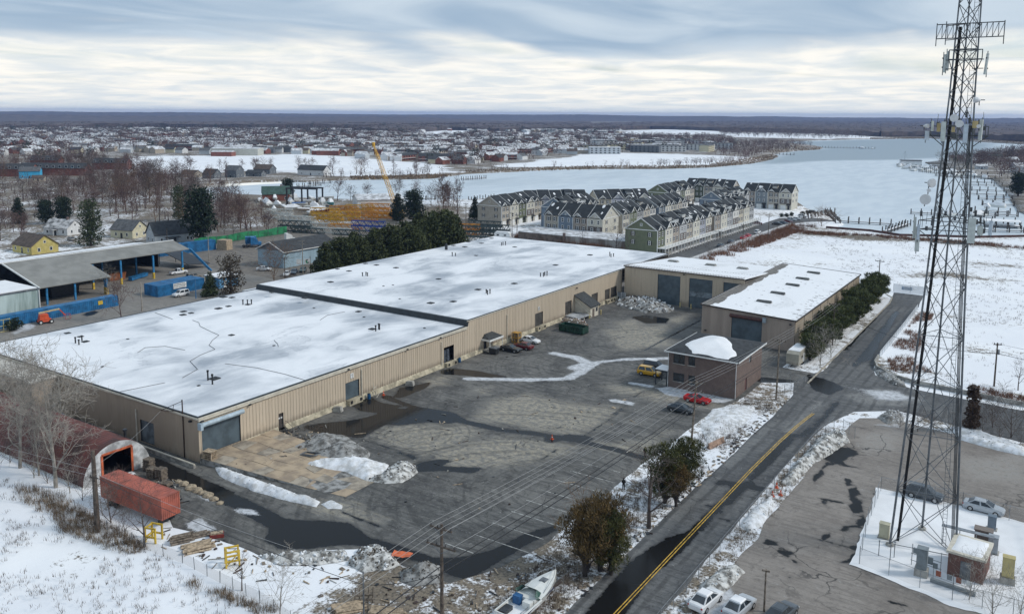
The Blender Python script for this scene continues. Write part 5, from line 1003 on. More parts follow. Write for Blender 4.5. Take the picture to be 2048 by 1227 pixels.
# scattered litter and stones
def litter(name,label,poly,n,seed,z=.03):
    r_ = random.Random(seed); q = np.array(poly); mbs = MB(); k = 0
    while k < n:
        x,y = r_.uniform(q[:,0].min(),q[:,0].max()),r_.uniform(q[:,1].min(),q[:,1].max())
        if not in_poly(np.array([[x,y]]),poly)[0]: continue
        a = r_.uniform(0,3.2); L,w_,h_ = r_.choice([(.9,.1,.06),(.3,.22,.12),(.5,.35,.04),(.2,.15,.1),(1.4,.08,.05)]); c_,s_ = math.cos(a),math.sin(a); sc = r_.uniform(.6,1.3)
        P4 = [(x + (u * c_ - v * s_) * sc,y + (u * s_ + v * c_) * sc) for u,v in ((-L / 2,-w_ / 2),(L / 2,-w_ / 2),(L / 2,w_ / 2),(-L / 2,w_ / 2))]; t_ = r_.uniform(0,.12)
        mbs.hexa([(p[0],p[1],z) for p in P4],[(P4[0][0],P4[0][1],z + h_),(P4[1][0],P4[1][1],z + h_ + t_),(P4[2][0],P4[2][1],z + h_ + t_),(P4[3][0],P4[3][1],z + h_)],r_.randrange(5)); k += 1
    tag(mbs.build(name,[WOOD,LUMBER,DARK,CONC,MT['rusty_iron']]),label,'debris',None,'stuff')
litter('storage_litter','boards and scrap scattered in the snow by the yellow racks',G2([(330,1050),(460,1070),(560,1140),(520,1170),(420,1130),(320,1095)]),70,3)
litter('apron_litter','scrap and broken boards lying along the apron and side door',G2([(490,890),(600,860),(660,850),(620,900),(560,930),(470,940)]),90,4,.55)
litter('hut_litter','scrap lying in front of the hut doorway',G2([(270,950),(350,960),(370,1010),(300,990)]),60,5)
litter('bank_litter','brown debris in the dirty snow behind the near utility pole',G2([(560,1120),(700,1140),(900,1165),(1100,1110),(1080,1200),(880,1235),(620,1190)]),80,6)
litter('yard_litter','small ice and stone bits scattered over the yard',G2([(700,870),(1000,780),(1300,800),(1250,930),(1000,1040),(700,1000)]),70,7,.022)
litter('roadside_litter','stones and sticks along the road verge',[(-40.6,62),(-39.3,62),(-39.0,150),(-40.4,150)],220,8)
BOUL = mat('tan_boulder',(.34,.28,.20),.9,.3,2,bump=.5)
for k,(px,s_) in enumerate([((357,963),.5),((368,968),.7),((382,976),.8),((395,981),.7),((405,986),.6),((416,991),.75),((428,998),.6),((440,1006),.5)]):
    r_ = random.Random(k); t = thing('boulder','%s tan boulder in the row edging the wet driveway' % ['first','second','third','fourth','fifth','sixth','seventh','last'][k],'boulder',G(*px),k * 1.1,'boulders edging the driveway'); mb = MB(); mb.dome((0,0,-.05),s_ * 1.1,s_ * .75,9,4); mb.v = [(x * r_.uniform(.82,1.18),y * r_.uniform(.75,1.05),z * r_.uniform(.85,1.1)) for x,y,z in mb.v]; mb.build('stone',BOUL,t)
# ---------------------------------------------------------------- lattice tower
TX,TY = -11.4,105.55
LEG = [(-14.55,103.05),(-7.7,104.1),(-11.95,109.5)]
ang = [math.atan2(y - TY,x - TX) for x,y in LEG]
SZ = [(0,6.9),(29,4.15),(52,2.45),(72,1.75)]
def rad_at(z):
    for (a,s0),(b,s1) in zip(SZ[:-1],SZ[1:]):
        if z <= b: return (s0 + (s1 - s0) * (z - a) / (b - a)) / math.sqrt(3)
    return SZ[-1][1] / math.sqrt(3)
def leg(i,z): r = rad_at(z); return Vector((TX + .012 * z + r * math.cos(ang[i]),TY + r * math.sin(ang[i]),z))
tw = thing('lattice_tower','tall three-legged grey steel lattice tower carrying antennas','tower',(TX,TY,0))
TSTEEL = mat('tower_steel',(.15,.165,.18),.5,.25,.8,metal=.4); TDARK = mat('tower_dark_steel',(.07,.078,.085),.55,.3,.8)
def T_(mb,name,mats,parent=None):
    o = mb.build(name,mats,parent or tw)
    if parent is None or parent is tw: o.location = (-TX,-TY,0)
    return o
zs = [0.3]; 
while zs[-1] < 71: zs.append(zs[-1] + (6.8 if zs[-1] < 8 else 5.8 if zs[-1] < 28 else 4.8 if zs[-1] < 42 else 3.4 if zs[-1] < 50 else 2.4))
for i in range(3):
    mb = MB()
    for a,b in zip(zs[:-1],zs[1:]): mb.tube(leg(i,a),leg(i,b),.13 - .0008 * a,.13 - .0008 * b,8)
    T_(mb,'leg',TSTEEL); mb = MB(); p = leg(i,.3); mb.tube((p.x,p.y,-.05),(p.x,p.y,.32),.5,.45,10); T_(mb,'foot',CONC)
for i in range(3):
    j = (i + 1) % 3
    for a,b in zip(zs[:-1],zs[1:]):
        T_(MB().tube(leg(i,a),leg(j,b),.042,n=5),'diagonal_brace',TDARK if a > 22 else TSTEEL); T_(MB().tube(leg(j,a),leg(i,b),.042,n=5),'diagonal_brace',TDARK if a > 22 else TSTEEL)
    for k,a in enumerate(zs):
        if a < 26 or k % 3 == 0: T_(MB().tube(leg(i,a + .0),leg(j,a),.045,n=5),'girt',TSTEEL)
mb = MB()
for k in range(6):
    off = Vector((.12 + (k % 3) * .11,.05 + (k // 3) * .12,0)); 
    for a,b in zip(zs[:-1],zs[1:]):
        if b < 62: f = lambda z: leg(0,z).lerp(leg(2,z),.18) + off * .8; mb.tube(f(a),f(b),.07,n=5)
T_(mb,'cable_bundle',BLACKISH)
mb = MB()
for off in (-.22,.22):
    for a,b in zip(zs[:-1],zs[1:]): f = lambda z: leg(1,z).lerp(leg(2,z),.35) + Vector((off,0,0)); mb.tube(f(a),f(b),.03,n=4)
z = .6
while z < 66: p = leg(1,z).lerp(leg(2,z),.35); mb.tube(p + Vector((-.22,0,0)),p + Vector((.22,0,0)),.02,n=4); z += .45
T_(mb,'ladder',TSTEEL)
mb = MB()
for k in range(3):
    for a,b in zip(zs[:-1],zs[1:]):
        if b < 50: f = lambda z: leg(1,z) + Vector((-.25 - .12 * k,.1,0)); mb.tube(f(a),f(b),.05,n=5)
T_(mb,'feeder_lines',TDARK)
# antennas are lifted on and off singly: each a thing clamped to the tower
PANEL = mat('antenna_grey',(.50,.54,.52),.5,.08,2); PANELB = mat('antenna_pale_blue',(.46,.53,.60),.5,.08,2); BEIGE = mat('radio_beige',(.42,.33,.16),.6,.15,2); DISH = mat('dish_white',(.62,.63,.64),.4,.06,2)
def antenna(name,label,px,Y,w_,h_,d_,m_,rz=0.0,tilt=0.0,group=None):
    p = RY(px[0],px[1],Y); t = thing(name,label,'antenna',p,rz,group)
    mb = MB(); mb.hexa([(-w_ / 2,-d_ / 2,-h_ / 2),(w_ / 2,-d_ / 2,-h_ / 2),(w_ / 2,d_ / 2,-h_ / 2),(-w_ / 2,d_ / 2,-h_ / 2)],[(-w_ / 2,-d_ / 2 + tilt,h_ / 2),(w_ / 2,-d_ / 2 + tilt,h_ / 2),(w_ / 2,d_ / 2 + tilt,h_ / 2),(-w_ / 2,d_ / 2 + tilt,h_ / 2)]); mb.build('casing',m_,t)
    MB().tube((0,d_ / 2 + .12,-h_ / 2 - .3),(0,d_ / 2 + .12,h_ / 2 + .25),.045).build('mast_pipe',TSTEEL,t); MB().box(-.1,.1,d_ / 2,d_ / 2 + .2,-h_ / 4,-h_ / 4 + .15).box(-.1,.1,d_ / 2,d_ / 2 + .2,h_ / 4,h_ / 4 + .15).build('bracket',TDARK,t)
    return t
def dish(label,px,Y,r,rz=0.0):
    p = RY(px[0],px[1],Y); t = thing('microwave_dish',label,'dish',p,rz,'round dishes on the tower')
    MB().tube((0,-.18,0),(0,.12,0),r,r * .96,22).build('radome',DISH,t); MB().tube((0,.12,0),(0,.45,0),r * .9,r * .3,18).build('back_shell',DISH,t); MB().tube((0,.35,0),(0,.35,-.9 * r - .3),.05).tube((0,.35,0),(.0,.9,0),.05).build('mount',TDARK,t)
ga = 'panel antennas on the tower'
V_ = [('grey panel antenna low on the left of the tower, largest there',(1835,478),103.4,.42,2.8,.2,PANEL,.5,.1),('slim pale panel antenna low left, half behind the large one',(1829,455),103.9,.26,2.4,.15,PANEL,.6,0),('pale blue short panel antenna low left of the tower',(1836.5,464),103.0,.27,1.7,.15,PANELB,.3,0),
      ('largest grey panel antenna low on the right of the tower',(1943,461),103.2,.72,2.75,.22,PANEL,0,.15),('beige grey box antenna right of the largest panel',(1960,461),104,.55,1.0,.25,PANEL,0,0),('pale blue panel antenna far right of the low mount',(1981,456),104,.36,1.55,.16,PANELB,-.2,.12),
      ('white panel antenna left of centre on the main platform',(1886.5,263),102.6,.46,2.1,.18,PANEL,0,0),('white panel antenna right of centre on the main platform',(1931,267),102.6,.44,2.0,.18,PANELB,0,.08),('tall white panel antenna at the right end of the main platform',(1961,260),103.4,.34,2.2,.16,PANEL,-.4,.1),('wide pale panel antenna at the left end of the main platform',(1854,271),103.2,.42,1.0,.18,PANELB,.8,0),('narrow pale panel antenna edge-on at the left platform',(1865,252),103.0,.22,1.1,.15,PANEL,.9,0),
      ('grey panel antenna high on the left, inner of two',(1895.5,122),104.6,.26,2.1,.14,PANEL,.9,0),('grey panel antenna high on the left, outer of two',(1889.5,127),104.4,.22,1.95,.14,PANEL,1.1,0),('grey panel antenna high on the right arm',(1971,128),104.4,.27,2.2,.14,PANEL,-.8,.2),
      ('beige radio box left on the main platform',(1877.5,255),102.9,.35,.9,.25,BEIGE,0,0),('beige radio box right on the main platform',(1950.5,249),103.0,.52,.75,.25,BEIGE,0,0),('small beige radio box at the centre of the main platform',(1906.5,259),103.0,.3,.55,.2,BEIGE,0,0)]
for lb,px,Y,w_,h_,d_,m_,rz,tl in V_: antenna('panel_antenna',lb,px,Y,w_,h_,d_,m_,rz,tl,ga)
for lb,px,Y,r_,rz in [('white round dish above the main platform, upper of two',(1908.5,236),103.2,.42,0),('white round dish above the main platform, lower of two',(1919,247.5),103.0,.40,0),('large white round dish at mid height on the left, lower one',(1850.5,398.5),103.2,.58,.25),('white round dish at mid height on the left, upper one',(1863,366),103.6,.5,1.0),('small white dish between the two left dishes',(1857.5,380.5),103.4,.2,.3),('small white drum dish high on the right side',(1952,200),104,.32,-1.1),('small dish at the left end of the main platform',(1853.5,252),103.2,.22,.9),('small cream dish at the right end of the main platform',(1957.5,252.5),103.0,.2,0)]: dish(lb,px,Y,r_,rz)
# platform frames
def ring(z,out,name):
    P = [Vector((TX + .012 * z + (rad_at(z) + out) * math.cos(a + .0),TY + (rad_at(z) + out) * math.sin(a),z)) for a in ang]
    mb = MB()
    for zz in (0,1.0):
        for i in range(3): mb.tube(P[i] + Vector((0,0,zz)),P[(i + 1) % 3] + Vector((0,0,zz)),.05,n=5)
    for i in range(3): mb.tube(leg(i,z),P[i],.06,n=5); mb.tube(leg(i,z - 1.2),P[i],.05,n=5); mb.tube(P[i],P[i] + Vector((0,0,1.0)),.05,n=5)
    T_(mb,name,TDARK)
ring(48.0,1.6,'platform_frame'); ring(37.6,1.7,'lower_mount_frame'); ring(56.2,.5,'upper_mount_frame')
mb = MB(); zA,zB = RY(1875,78,104.5)[2],RY(1872,50,104.5)[2]
xl,xr = RY(1874,60,104.5)[0],RY(2009,60,104.5)[0]
for z_ in (zA,zB): mb.tube((xl,104.5,z_),(xr,104.3,z_),.055,n=6); mb.tube((xl + 1.1,102.9,z_ - .3),(TX + .7,105,z_),.05,n=6)
n_ = 12
for k in range(n_ + 1):
    x = xl + (xr - xl) * k / n_; mb.tube((x,104.4,zA),(x,104.4,zB),.035,n=5)
    if k < n_: mb.tube((x,104.4,zA),(xl + (xr - xl) * (k + 1) / n_,104.4,zB),.03,n=5)
for x in (xl,xr,xl + 1.1): mb.tube((x,104.4 if x != xl + 1.1 else 102.9,zA - .8),(x,104.4 if x != xl + 1.1 else 102.9,zB + .15),.05,n=5)
T_(mb,'star_mount',TDARK)
mb = MB()
for z_ in (RY(1950,119,104.4)[2],RY(1950,137,104.4)[2]): mb.tube((RY(1945,119,104.4)[0],104.4,z_),(RY(1968,119,104.4)[0],104.4,z_),.045); mb.tube((RY(1893,119,104.4)[0],104.4,z_),(RY(1906,119,104.4)[0],104.4,z_),.045)
T_(mb,'side_arm',TDARK)
# coax jumpers and radio clutter behind the panels
mb = MB(); r_ = random.Random(5)
for zc in (48.6,38.2):
    for k in range(26):
        a = r_.uniform(0,6.28); rr = rad_at(zc) + r_.uniform(.3,1.5); x,y,z_ = TX + .55 + rr * math.cos(a),TY + rr * math.sin(a) * .8,zc + r_.uniform(-1.0,1.4)
        if k % 2: mb.box(x - .12,x + .12,y - .1,y + .1,z_,z_ + r_.uniform(.3,.7))
        else: mb.tube((x,y,z_ - .6),(x + r_.uniform(-.1,.1),y,z_ + .8),.03,n=4)
o = T_(mb,'radio_clutter',TDARK); o['kind'] = 'stuff'

# ---------------------------------------------------------------- compound
sheet('compound_ground',resample([(-17.4,96.2),(-8,93.2),(1.6,93.6),(1.2,118.2),(-8.5,119.6),(-18.6,118.8),(-18.2,107)],.8,.7,4),SNOW,.035,grid(-19,2,92,120,1.0,.2),height=lambda P: .10 * fbm(P[:,0] * .5,P[:,1] * .5,3))
def fence(name,label,pts,h=1.9,step=2.8,alpha=True,m_=None,mesh_m=None,cat='fence',top=True,lean=0.0,post_r=.035):
    t = thing(name,label,cat,(pts[0][0],pts[0][1],0)); o = Vector((pts[0][0],pts[0][1],0)); m_ = m_ or GALV
    for a,b in zip(pts[:-1],pts[1:]):
        a,b = Vector((a[0],a[1],0)) - o,Vector((b[0],b[1],0)) - o; n = max(1,round((b - a).length / step))
        for k in range(n + 1): p = a.lerp(b,k / n); MB().tube((p.x,p.y,-.05),(p.x + lean * rnd.uniform(-1,1),p.y,h + .1 + rnd.uniform(-.05,.1)),post_r,n=5).build('post',m_,t)
        if top: MB().tube(a + Vector((0,0,h)),b + Vector((0,0,h)),.022,n=4).build('top_rail',m_,t)
        MB().quad(a + Vector((0,0,.02)),b + Vector((0,0,.02)),b + Vector((0,0,h)),a + Vector((0,0,h))).build('wire_mesh',mesh_m or CHAIN,t)
    return t
def chain_mat(name,c,al):
    mm = bpy.data.materials.new(name); mm.use_nodes = True; t = mm.node_tree; b = t.nodes['Principled BSDF']; b.inputs['Base Color'].default_value = c + (1,); b.inputs['Roughness'].default_value = .6
    b.inputs['Alpha'].default_value = al; return mm
CHAIN = chain_mat('chain_link',(.20,.20,.20),.16); CHAINW = chain_mat('pale_slatted_mesh',(.62,.66,.70),.62); CHAING = chain_mat('rusty_chain_link',(.13,.10,.085),.22)
fence('compound_fence','chain-link fence around the snowy cell tower compound',[(-16.6,96.6),(-17.7,107),(-18.2,118.2),(-8.5,119.0),(-.6,117.8),(1.0,108),(1.2,94.6),(-7,94.4),(-16.6,96.6)],2.0,3.0)
def cab_(name,label,px,s,m_,z0=.15,rz=0.0,cat='cabinet',legs=False,two=True):
    p = G(*px); t = thing(name,label,cat,p,rz); MB().box(-s[0] / 2,s[0] / 2,-s[1] / 2,s[1] / 2,z0,z0 + s[2]).build('body',m_,t); MB().box(-s[0] / 2 - .04,s[0] / 2 + .04,-s[1] / 2 - .04,s[1] / 2 + .04,z0 + s[2],z0 + s[2] + .06).build('lid',m_,t)
    MB().box(-s[0] / 2 + .06,-.02,-s[1] / 2 - .025,-s[1] / 2,z0 + .08,z0 + s[2] - .1).build('door',m_,t); MB().box(.02,s[0] / 2 - .06,-s[1] / 2 - .025,-s[1] / 2,z0 + .08,z0 + s[2] - .1).build('door',m_,t)
    MB().box(-s[0] / 2 - .15,s[0] / 2 + .15,-s[1] / 2 - .15,s[1] / 2 + .15,-.02,z0).build('plinth',CONC,t); return t
IVORY = mat('ivory_cabinet',(.48,.45,.32),.5,.1,1); CGREY = mat('grey_cabinet',(.20,.23,.245),.5,.15,1); YCAB = mat('straw_cabinet',(.50,.42,.19),.55,.12,1)
cab_('ivory_cabinet','ivory equipment cabinet behind the front left tower foot',(1768,1075),(1.1,.8,1.7),IVORY)
cab_('grey_equipment_cabinet','tall grey equipment cabinet on a dark base near the compound front',(1842,1150),(1.05,.9,2.3),CGREY,.9)
cab_('straw_cabinet','straw yellow tall cabinet at the right side of the compound',(2014,1165),(1.15,.8,2.2),YCAB,.8,.05)
cab_('light_grey_cabinet','light grey cabinet right of the equipment shelter',(1985,1105),(1.0,.9,1.9),mat('pale_grey_cabinet',(.34,.37,.40),.5,.1,1))
cab_('blue_grey_cabinet','blue grey cabinet behind the equipment shelter',(1983,1058),(.9,.7,1.6),mat('blue_grey_cabinet',(.14,.18,.22),.5,.1,1))
sl = thing('equipment_shelter','small red brick equipment shelter with snow on its cream roof','shelter',(-6.2,101.9,0),R(-4))
MB().box(-1.75,1.75,-2.3,2.3,0,2.7).build('wall',brick_mat('red_shelter_brick',(.17,.06,.045),(.12,.05,.04),(.2,.15,.13)),sl); rf_ = MB().box(-1.95,1.95,-2.5,2.5,2.7,2.95).build('roof',CREAM,sl)
pl = resample([(-1.55,-2.0),(1.5,-2.1),(1.6,2.0),(-1.5,2.1)],.3,.18,3); s_ = sheet('roof_snow',pl,SNOW,2.955,grid(-1.9,1.9,-2.4,2.4,.3,.05),height=lambda P: .16 * np.clip(sdf(P,pl) / .5,0,1) ** .5,kind=None); s_.parent = rf_
MB().box(-.5,.5,-2.36,-2.3,.1,2.1).build('door',STEEL,sl)
bp = thing('brick_pillar','square brown brick pillar behind the equipment shelter','pillar',(-5.4,109.3,0)); MB().box(-.9,.9,-.55,.55,0,2.0).build('shaft',BRICK,bp); MB().box(-1.0,1.0,-.65,.65,2.0,2.12).build('cap',BRICK,bp)
ib = thing('cable_bridge','grey ice bridge on posts from the tower to the cabinets','cable bridge',(-9.4,107.0,0))
MB().box(-.2,5.2,-.35,.35,2.35,2.42).build('tray',GALV,ib)
for x_ in (0,1.7,3.4,5.1): MB().tube((x_,0,0),(x_,0,2.35),.05).build('post',GALV,ib)
hf = thing('meter_rack','grey pipe frame holding meter panels beside the tall cabinet','frame',(-10.2,99.5,0),R(-8))
for x_ in (-1.5,0,1.5): MB().tube((x_,0,0),(x_,0,2.6),.045).build('post',GALV,hf)
for z_ in (.7,1.5): MB().tube((-1.6,-.06,z_),(1.6,-.06,z_),.04).build('rail',GALV,hf)
for x_,z_,a,b in ((.45,1.0,.55,.8),(1.0,.7,.45,.55),(-.9,1.7,.9,.6)): MB().box(x_ - a / 2,x_ + a / 2,-.3,-.1,z_,z_ + b).build('meter_panel',CGREY,hf)
for k,px in enumerate([(1780,1120),(1757,1112),(1788,1115)]): 
    t = thing('steel_post',['slim steel post left of the front tower foot','slim steel post nearest the compound corner','slim steel post right of the front tower foot'][k],'post',G(*px)); MB().tube((0,0,0),(0,0,1.9),.05).build('shaft',STEEL,t); MB().box(-.08,.08,-.08,.08,1.9,1.96).build('cap',STEEL,t)
sg = thing('utility_board','low white board and grey trough at the front of the compound','utility board',G(1905,1178),R(-8)); MB().box(-2.2,2.2,-.2,.2,.1,.5).build('trough',CGREY,sg)
for x_,m_ in ((-1.5,mat('rust_panel',(.25,.08,.05),.6)),(-.4,CGREY),(.5,MT['rust_panel']),(1.5,WHITE)): MB().box(x_ - .25,x_ + .25,.05,.12,.9,1.5).build('panel',m_,sg)
for x_ in (-2,0,2): MB().tube((x_,.1,0),(x_,.1,1.7),.04).build('post',GALV,sg)

# ---------------------------------------------------------------- other fences and walls
fence('road_fence','chain-link fence along the road in front of the right lot',[(-30.6,60),(-30.4,100),(-30.0,132),(-29.0,139)],1.7,3.4,mesh_m=CHAIN,lean=.06)
fence('boat_fence','rusty chain-link fence between the boat and the road',[(-41.5,62),(-41.6,70.5),(-41.4,79)],1.8,2.8,mesh_m=CHAING,m_=STEEL,lean=.08)
fence('field_fence','sagging chain-link fence between snow field and storage strip',[G2([(150,1020)])[0],G2([(215,1062)])[0],G2([(290,1098)])[0],G2([(365,1125)])[0],G2([(440,1165)])[0],G2([(520,1205)])[0],G2([(580,1245)])[0]],1.3,2.6,m_=STEEL,mesh_m=CHAING,lean=.12,top=False)
fence('upper_road_fence','pale slatted fence along the right side of the upper road',[(-30.6,186),(-30.7,215),(-31.0,240)],1.5,3.0,mesh_m=CHAINW)
gt = fence('field_gate','white mesh gate with a blue notice at the end of the upper road',[(-40.5,261.5),(-31.5,261)],2.3,4.5,mesh_m=CHAINW,cat='gate'); MB().box(2.2,5.0,-.15,-.1,.8,1.8).build('notice',mat('pale_blue_notice',(.42,.52,.66),.6),gt)
fence('estate_fence','grey fence with posts along the estate street beside the field',[(-107.5,262),(-107.5,330),(-106.5,396)],1.6,3.5,mesh_m=chain_mat('grey_picket_mesh',(.35,.35,.34),.45))
fence('storage_fence','chain-link gate panel by the pole at the lot entrance driveway',[(-40.4,151),(-38.6,157.5),(-44,159.2)],1.9,2.6)
fence('lot_gate','open chain-link gate leaf swung into the right lot',[(-27.5,138.5),(-25.2,136.0)],1.9,1.6)
cw = thing('concrete_wall','low grey concrete barrier wall curving along the side road','wall',(-31,184,0)); pts = [(-30.8,186),(-30.6,181),(-29.4,177),(-26.5,173.4),(-22,171.2),(-14,170),(-4,168.5),(12,165),(40,158),(80,150)]
for a,b in zip(pts[:-1],pts[1:]): MB().beam((a[0] + 31,a[1] - 184,.42),(b[0] + 31,b[1] - 184,.42),.3,.86).build('segment',CONC,cw)

# ---------------------------------------------------------------- utility poles and wires
INS = mat('insulator',(.035,.03,.03),.4)
POLES = {}
def upole(key,label,base,h,arms=(),rz=0.0,r=.17,m_=None,lean=(0,0),name='utility_pole'):
    t = thing(name,label,'utility pole',(base[0],base[1],0),rz); m_ = m_ or POLEW
    MB().tube((0,0,-.1),(lean[0],lean[1],h),r,r * .68,10).build('shaft',m_,t); tips = []
    for z_,L,n in arms:
        k = z_ / h; cx_,cy_ = lean[0] * k,lean[1] * k; a = MB().box(cx_ - L / 2,cx_ + L / 2,cy_ - .2,cy_ - .08,z_ - .08,z_ + .08).build('crossarm',m_,t)
        for q in range(n):
            x_ = cx_ - L / 2 + .15 + (L - .3) * q / max(1,n - 1); MB().tube((x_,cy_ - .14,z_ + .08),(x_,cy_ - .14,z_ + .32),.07,.05,6).build('insulator',INS,a); tips.append(t.matrix_basis @ Vector((x_,cy_ - .14,z_ + .33)))
        if L > 1.8: MB().beam((cx_ - L * .35,cy_ - .14,z_),(cx_,cy_ - .14,z_ - .7),.04,.05).beam((cx_ + L * .35,cy_ - .14,z_),(cx_,cy_ - .14,z_ - .7),.04,.05).build('arm_brace',STEEL,t)
    POLES[key] = tips; return t
def Mb(t): bpy.context.view_layer.update()
def P_h(b,tp): return RY(tp[0],tp[1],b[1])[2]
b1 = (-47.9,60.6); h1 = P_h(b1,(881,1047))
b2 = G(1383,880); h2 = P_h(b2,(1399,762)); b3 = G(1552,800); h3 = P_h(b3,(1557,678)); b4 = (-41.2,191); h4 = P_h(b4,(1657,604)); b5 = G(1756,582); h5 = P_h(b5,(1758,519)); b6 = G(1988,772); h6 = P_h(b6,(1995,685))
from mathutils import Euler
upole('p1','near dark utility pole with two crossarms at the bottom of the yard',b1,h1,[(h1 - .4,2.6,4),(h1 - 2.2,3.4,4)],.05,.2)
upole('p2','leaning grey utility pole with crossarms beside the charcoal sedan',b2,h2,[(h2 - .3,2.6,4),(h2 - 1.7,2.4,4)],.15,.17,WOOD,(.5,-.1))
upole('p3','utility pole at the driveway corner right of the brick office',b3,h3,[(h3 - .3,2.4,4)],.1,.17,WOOD,(.1,0))
upole('p4','utility pole among the evergreens beside the tan shed',b4,h4,[(h4 - .3,2.4,4),(h4 - 1.6,1.6,2)],.1,.16)
upole('p5','distant utility pole with single crossarm beyond the upper road',b5,h5,[(h5 - .4,2.8,3)],-.3,.17)
upole('p6','utility pole in the snow field right of the tower',b6,h6,[(h6 - .3,1.4,2)],.4,.17)
MB().tube((.3,0,h6 - 2.2),(.3,0,h6 - 1.3),.22,n=8).build('transformer',GALV,bpy.data.objects['utility_pole.005'])
upole('p7','thick stump-like pole with pale top beside the orange container',G(195,1056),P_h(G(195,1056),(196,905)),[(6.5,1.2,2)],.2,.34)
upole('p7b','slim dark pole doubled beside the thick pole at the container',(G(195,1056)[0] + .8,G(195,1056)[1] - .4),6.2,(),0,.2)
upole('p8','thin grey pole in the snow at the bottom edge',G(728,1240),P_h(G(728,1240),(722,1140)),(),0,.1,STEEL)
upole('p9','short grey lamp pole in the right lot by the parked sedans',G(1528,1222),P_h(G(1528,1222),(1531,1137)),[(P_h(G(1528,1222),(1531,1137)) - .1,.8,0)],.2,.11,WOOD)
upole('p10','pale utility pole with two crossarms in the muddy yard',G(418,521),P_h(G(418,521),(421,466)),[(P_h(G(418,521),(421,466)) - .2,2.6,3),(P_h(G(418,521),(421,466)) - 1.0,2.6,3)],.5,.17,mat('bleached_wood',(.34,.31,.27),.8,.2,2))
upole('p11','pale utility pole with crossarms in front of the pale blue building',G(606,548),P_h(G(606,548),(602,480)),[(P_h(G(606,548),(602,480)) - .2,2.6,3),(P_h(G(606,548),(602,480)) - 1.2,2.6,3)],.5,.17,MT['bleached_wood'])
upole('p12','short pale pole standing at the blue container fence',G(284,622),P_h(G(284,622),(282,565)),(),0,.2,MT['bleached_wood'])
upole('p13','dark pole with short arm by the parked cars',G(570,556),P_h(G(570,556),(570,514)),[(P_h(G(570,556),(570,514)) - .4,1.8,2)],.4,.14)
for k,(bx,tp,lb) in enumerate([((621,547),(620,512),'bare pole right of the pale pole by the evergreen row'),((641,545),(641,510),'bare pole at the left end of the evergreen row'),((392,597),(391,556),'slim blue flagpole beside the white SUV'),((83,505),(82,480),'dark pole in front of the yellow house'),((335,494),(333,457),'dark pole in front of the grey roofed house'),((1485,497),(1485,447),'dark pole on the estate street near the red cars'),((1536,480),(1538,430),'dark pole on the estate street by the deck end'),((1311,512),(1311,462),'dark pole at the corner of the green townhouse'),((932,478),(933,405),'grey pole with arms left of the beige townhouses'),((895,462),(895,420),'lamp pole by the lane left of the beige townhouses'),((1024,478),(1025,424),'dark pole by the lane below the beige townhouses'),((1034,470),(1035,428),'second dark pole by the lane below the beige townhouses')]):
    b = G(*bx); upole('q%d' % k,lb,b,max(3,P_h(b,tp)),[(max(3,P_h(b,tp)) - .5,2.0,2)] if k > 4 else (),.3,.15,mat('blue_steel_pole',(.05,.16,.32),.5) if k == 2 else None)
WIREL = mat('bright_wire',(.34,.34,.335),.4,.1,2); WIRED = mat('dark_wire',(.03,.03,.032),.6)
def wire(label,a,b,sag,m_=WIREL,r=.017,n=14):
    a,b = Vector(a),Vector(b); mb = MB(); pts = [a.lerp(b,k / n) - Vector((0,0,sag * 4 * (k / n) * (1 - k / n))) for k in range(n + 1)]; o0 = pts[0].copy(); mb.path([p - o0 for p in pts],r,4)
    tag(mb.build('overhead_wire',m_,None,o0),label,'wire','overhead wires')
bpy.context.view_layer.update()
near = lambda dx,z_: (b1[0] + dx,-12.0,z_)
for k in range(4):
    dx = -1.15 + k * .77
    wire('bright power wire %s on the top arm from near pole to leaning pole' % ['outermost left','second','third','outermost right'][k],(b1[0] + dx,b1[1],h1 - .05),(b2[0] + .5 + dx,b2[1],h2),.5)
    wire('bright power wire %s running from near pole out of the bottom edge' % ['outermost left','second','third','outermost right'][k],near(dx,h1),(b1[0] + dx,b1[1],h1 - .05),.6)
    wire('bright power wire %s from leaning pole to the driveway corner pole' % ['outermost left','second','third','outermost right'][k],(b2[0] + .5 + dx,b2[1],h2),(b3[0] + dx * .9,b3[1],h3),.3,r=.016)
    wire('power wire %s from driveway corner pole to the evergreen pole' % ['outermost left','second','third','outermost right'][k],(b3[0] + dx * .9,b3[1],h3),(b4[0] + dx * .9,b4[1],h4),.4,r=.014)
for k in range(2):
    dx = -1.4 + k * 2.8
    wire('bright lower wire on the %s end of the near pole second arm' % ['left','right'][k],(b1[0] + dx,b1[1],h1 - 1.9),(b2[0] + .4 + dx * .7,b2[1],h2 - 1.4),.5)
    wire('thick dark cable %s below the crossarms of the near pole' % ['upper','lower'][k],(b1[0],b1[1],h1 - 4.2 - k * .8),(b2[0] + .2,b2[1],h2 - 3.8 - k * .6),.5,WIRED,.05)
    wire('thick dark cable %s from near pole out of the bottom edge' % ['upper','lower'][k],near(.2,h1 - 4 - k),(b1[0],b1[1],h1 - 4.2 - k * .8),.5,WIRED,.05)
    wire('dark cable %s from leaning pole to the driveway corner pole' % ['upper','lower'][k],(b2[0] + .2,b2[1],h2 - 3.8 - k * .6),(b3[0],b3[1],h3 - 2.4 - k * .6),.4,WIRED,.035)
wire('dark cable from the evergreen pole across the upper road to the field pole',(b4[0],b4[1],h4 - 1.8),(b6[0],b6[1],h6 - 2.0),2.2,WIRED,.05)
wire('dark cable from the field pole out of the right edge',(b6[0],b6[1],h6 - 2.0),(70,160,h6 - 2),1.2,WIRED,.05)
wire('thin wire from the field pole out of the right edge',(b6[0],b6[1],h6 - .2),(70,160,h6),.8,WIRED,.025)
b8 = G(728,1240); h8 = P_h(b8,(722,1140)); b7 = G(195,1056)
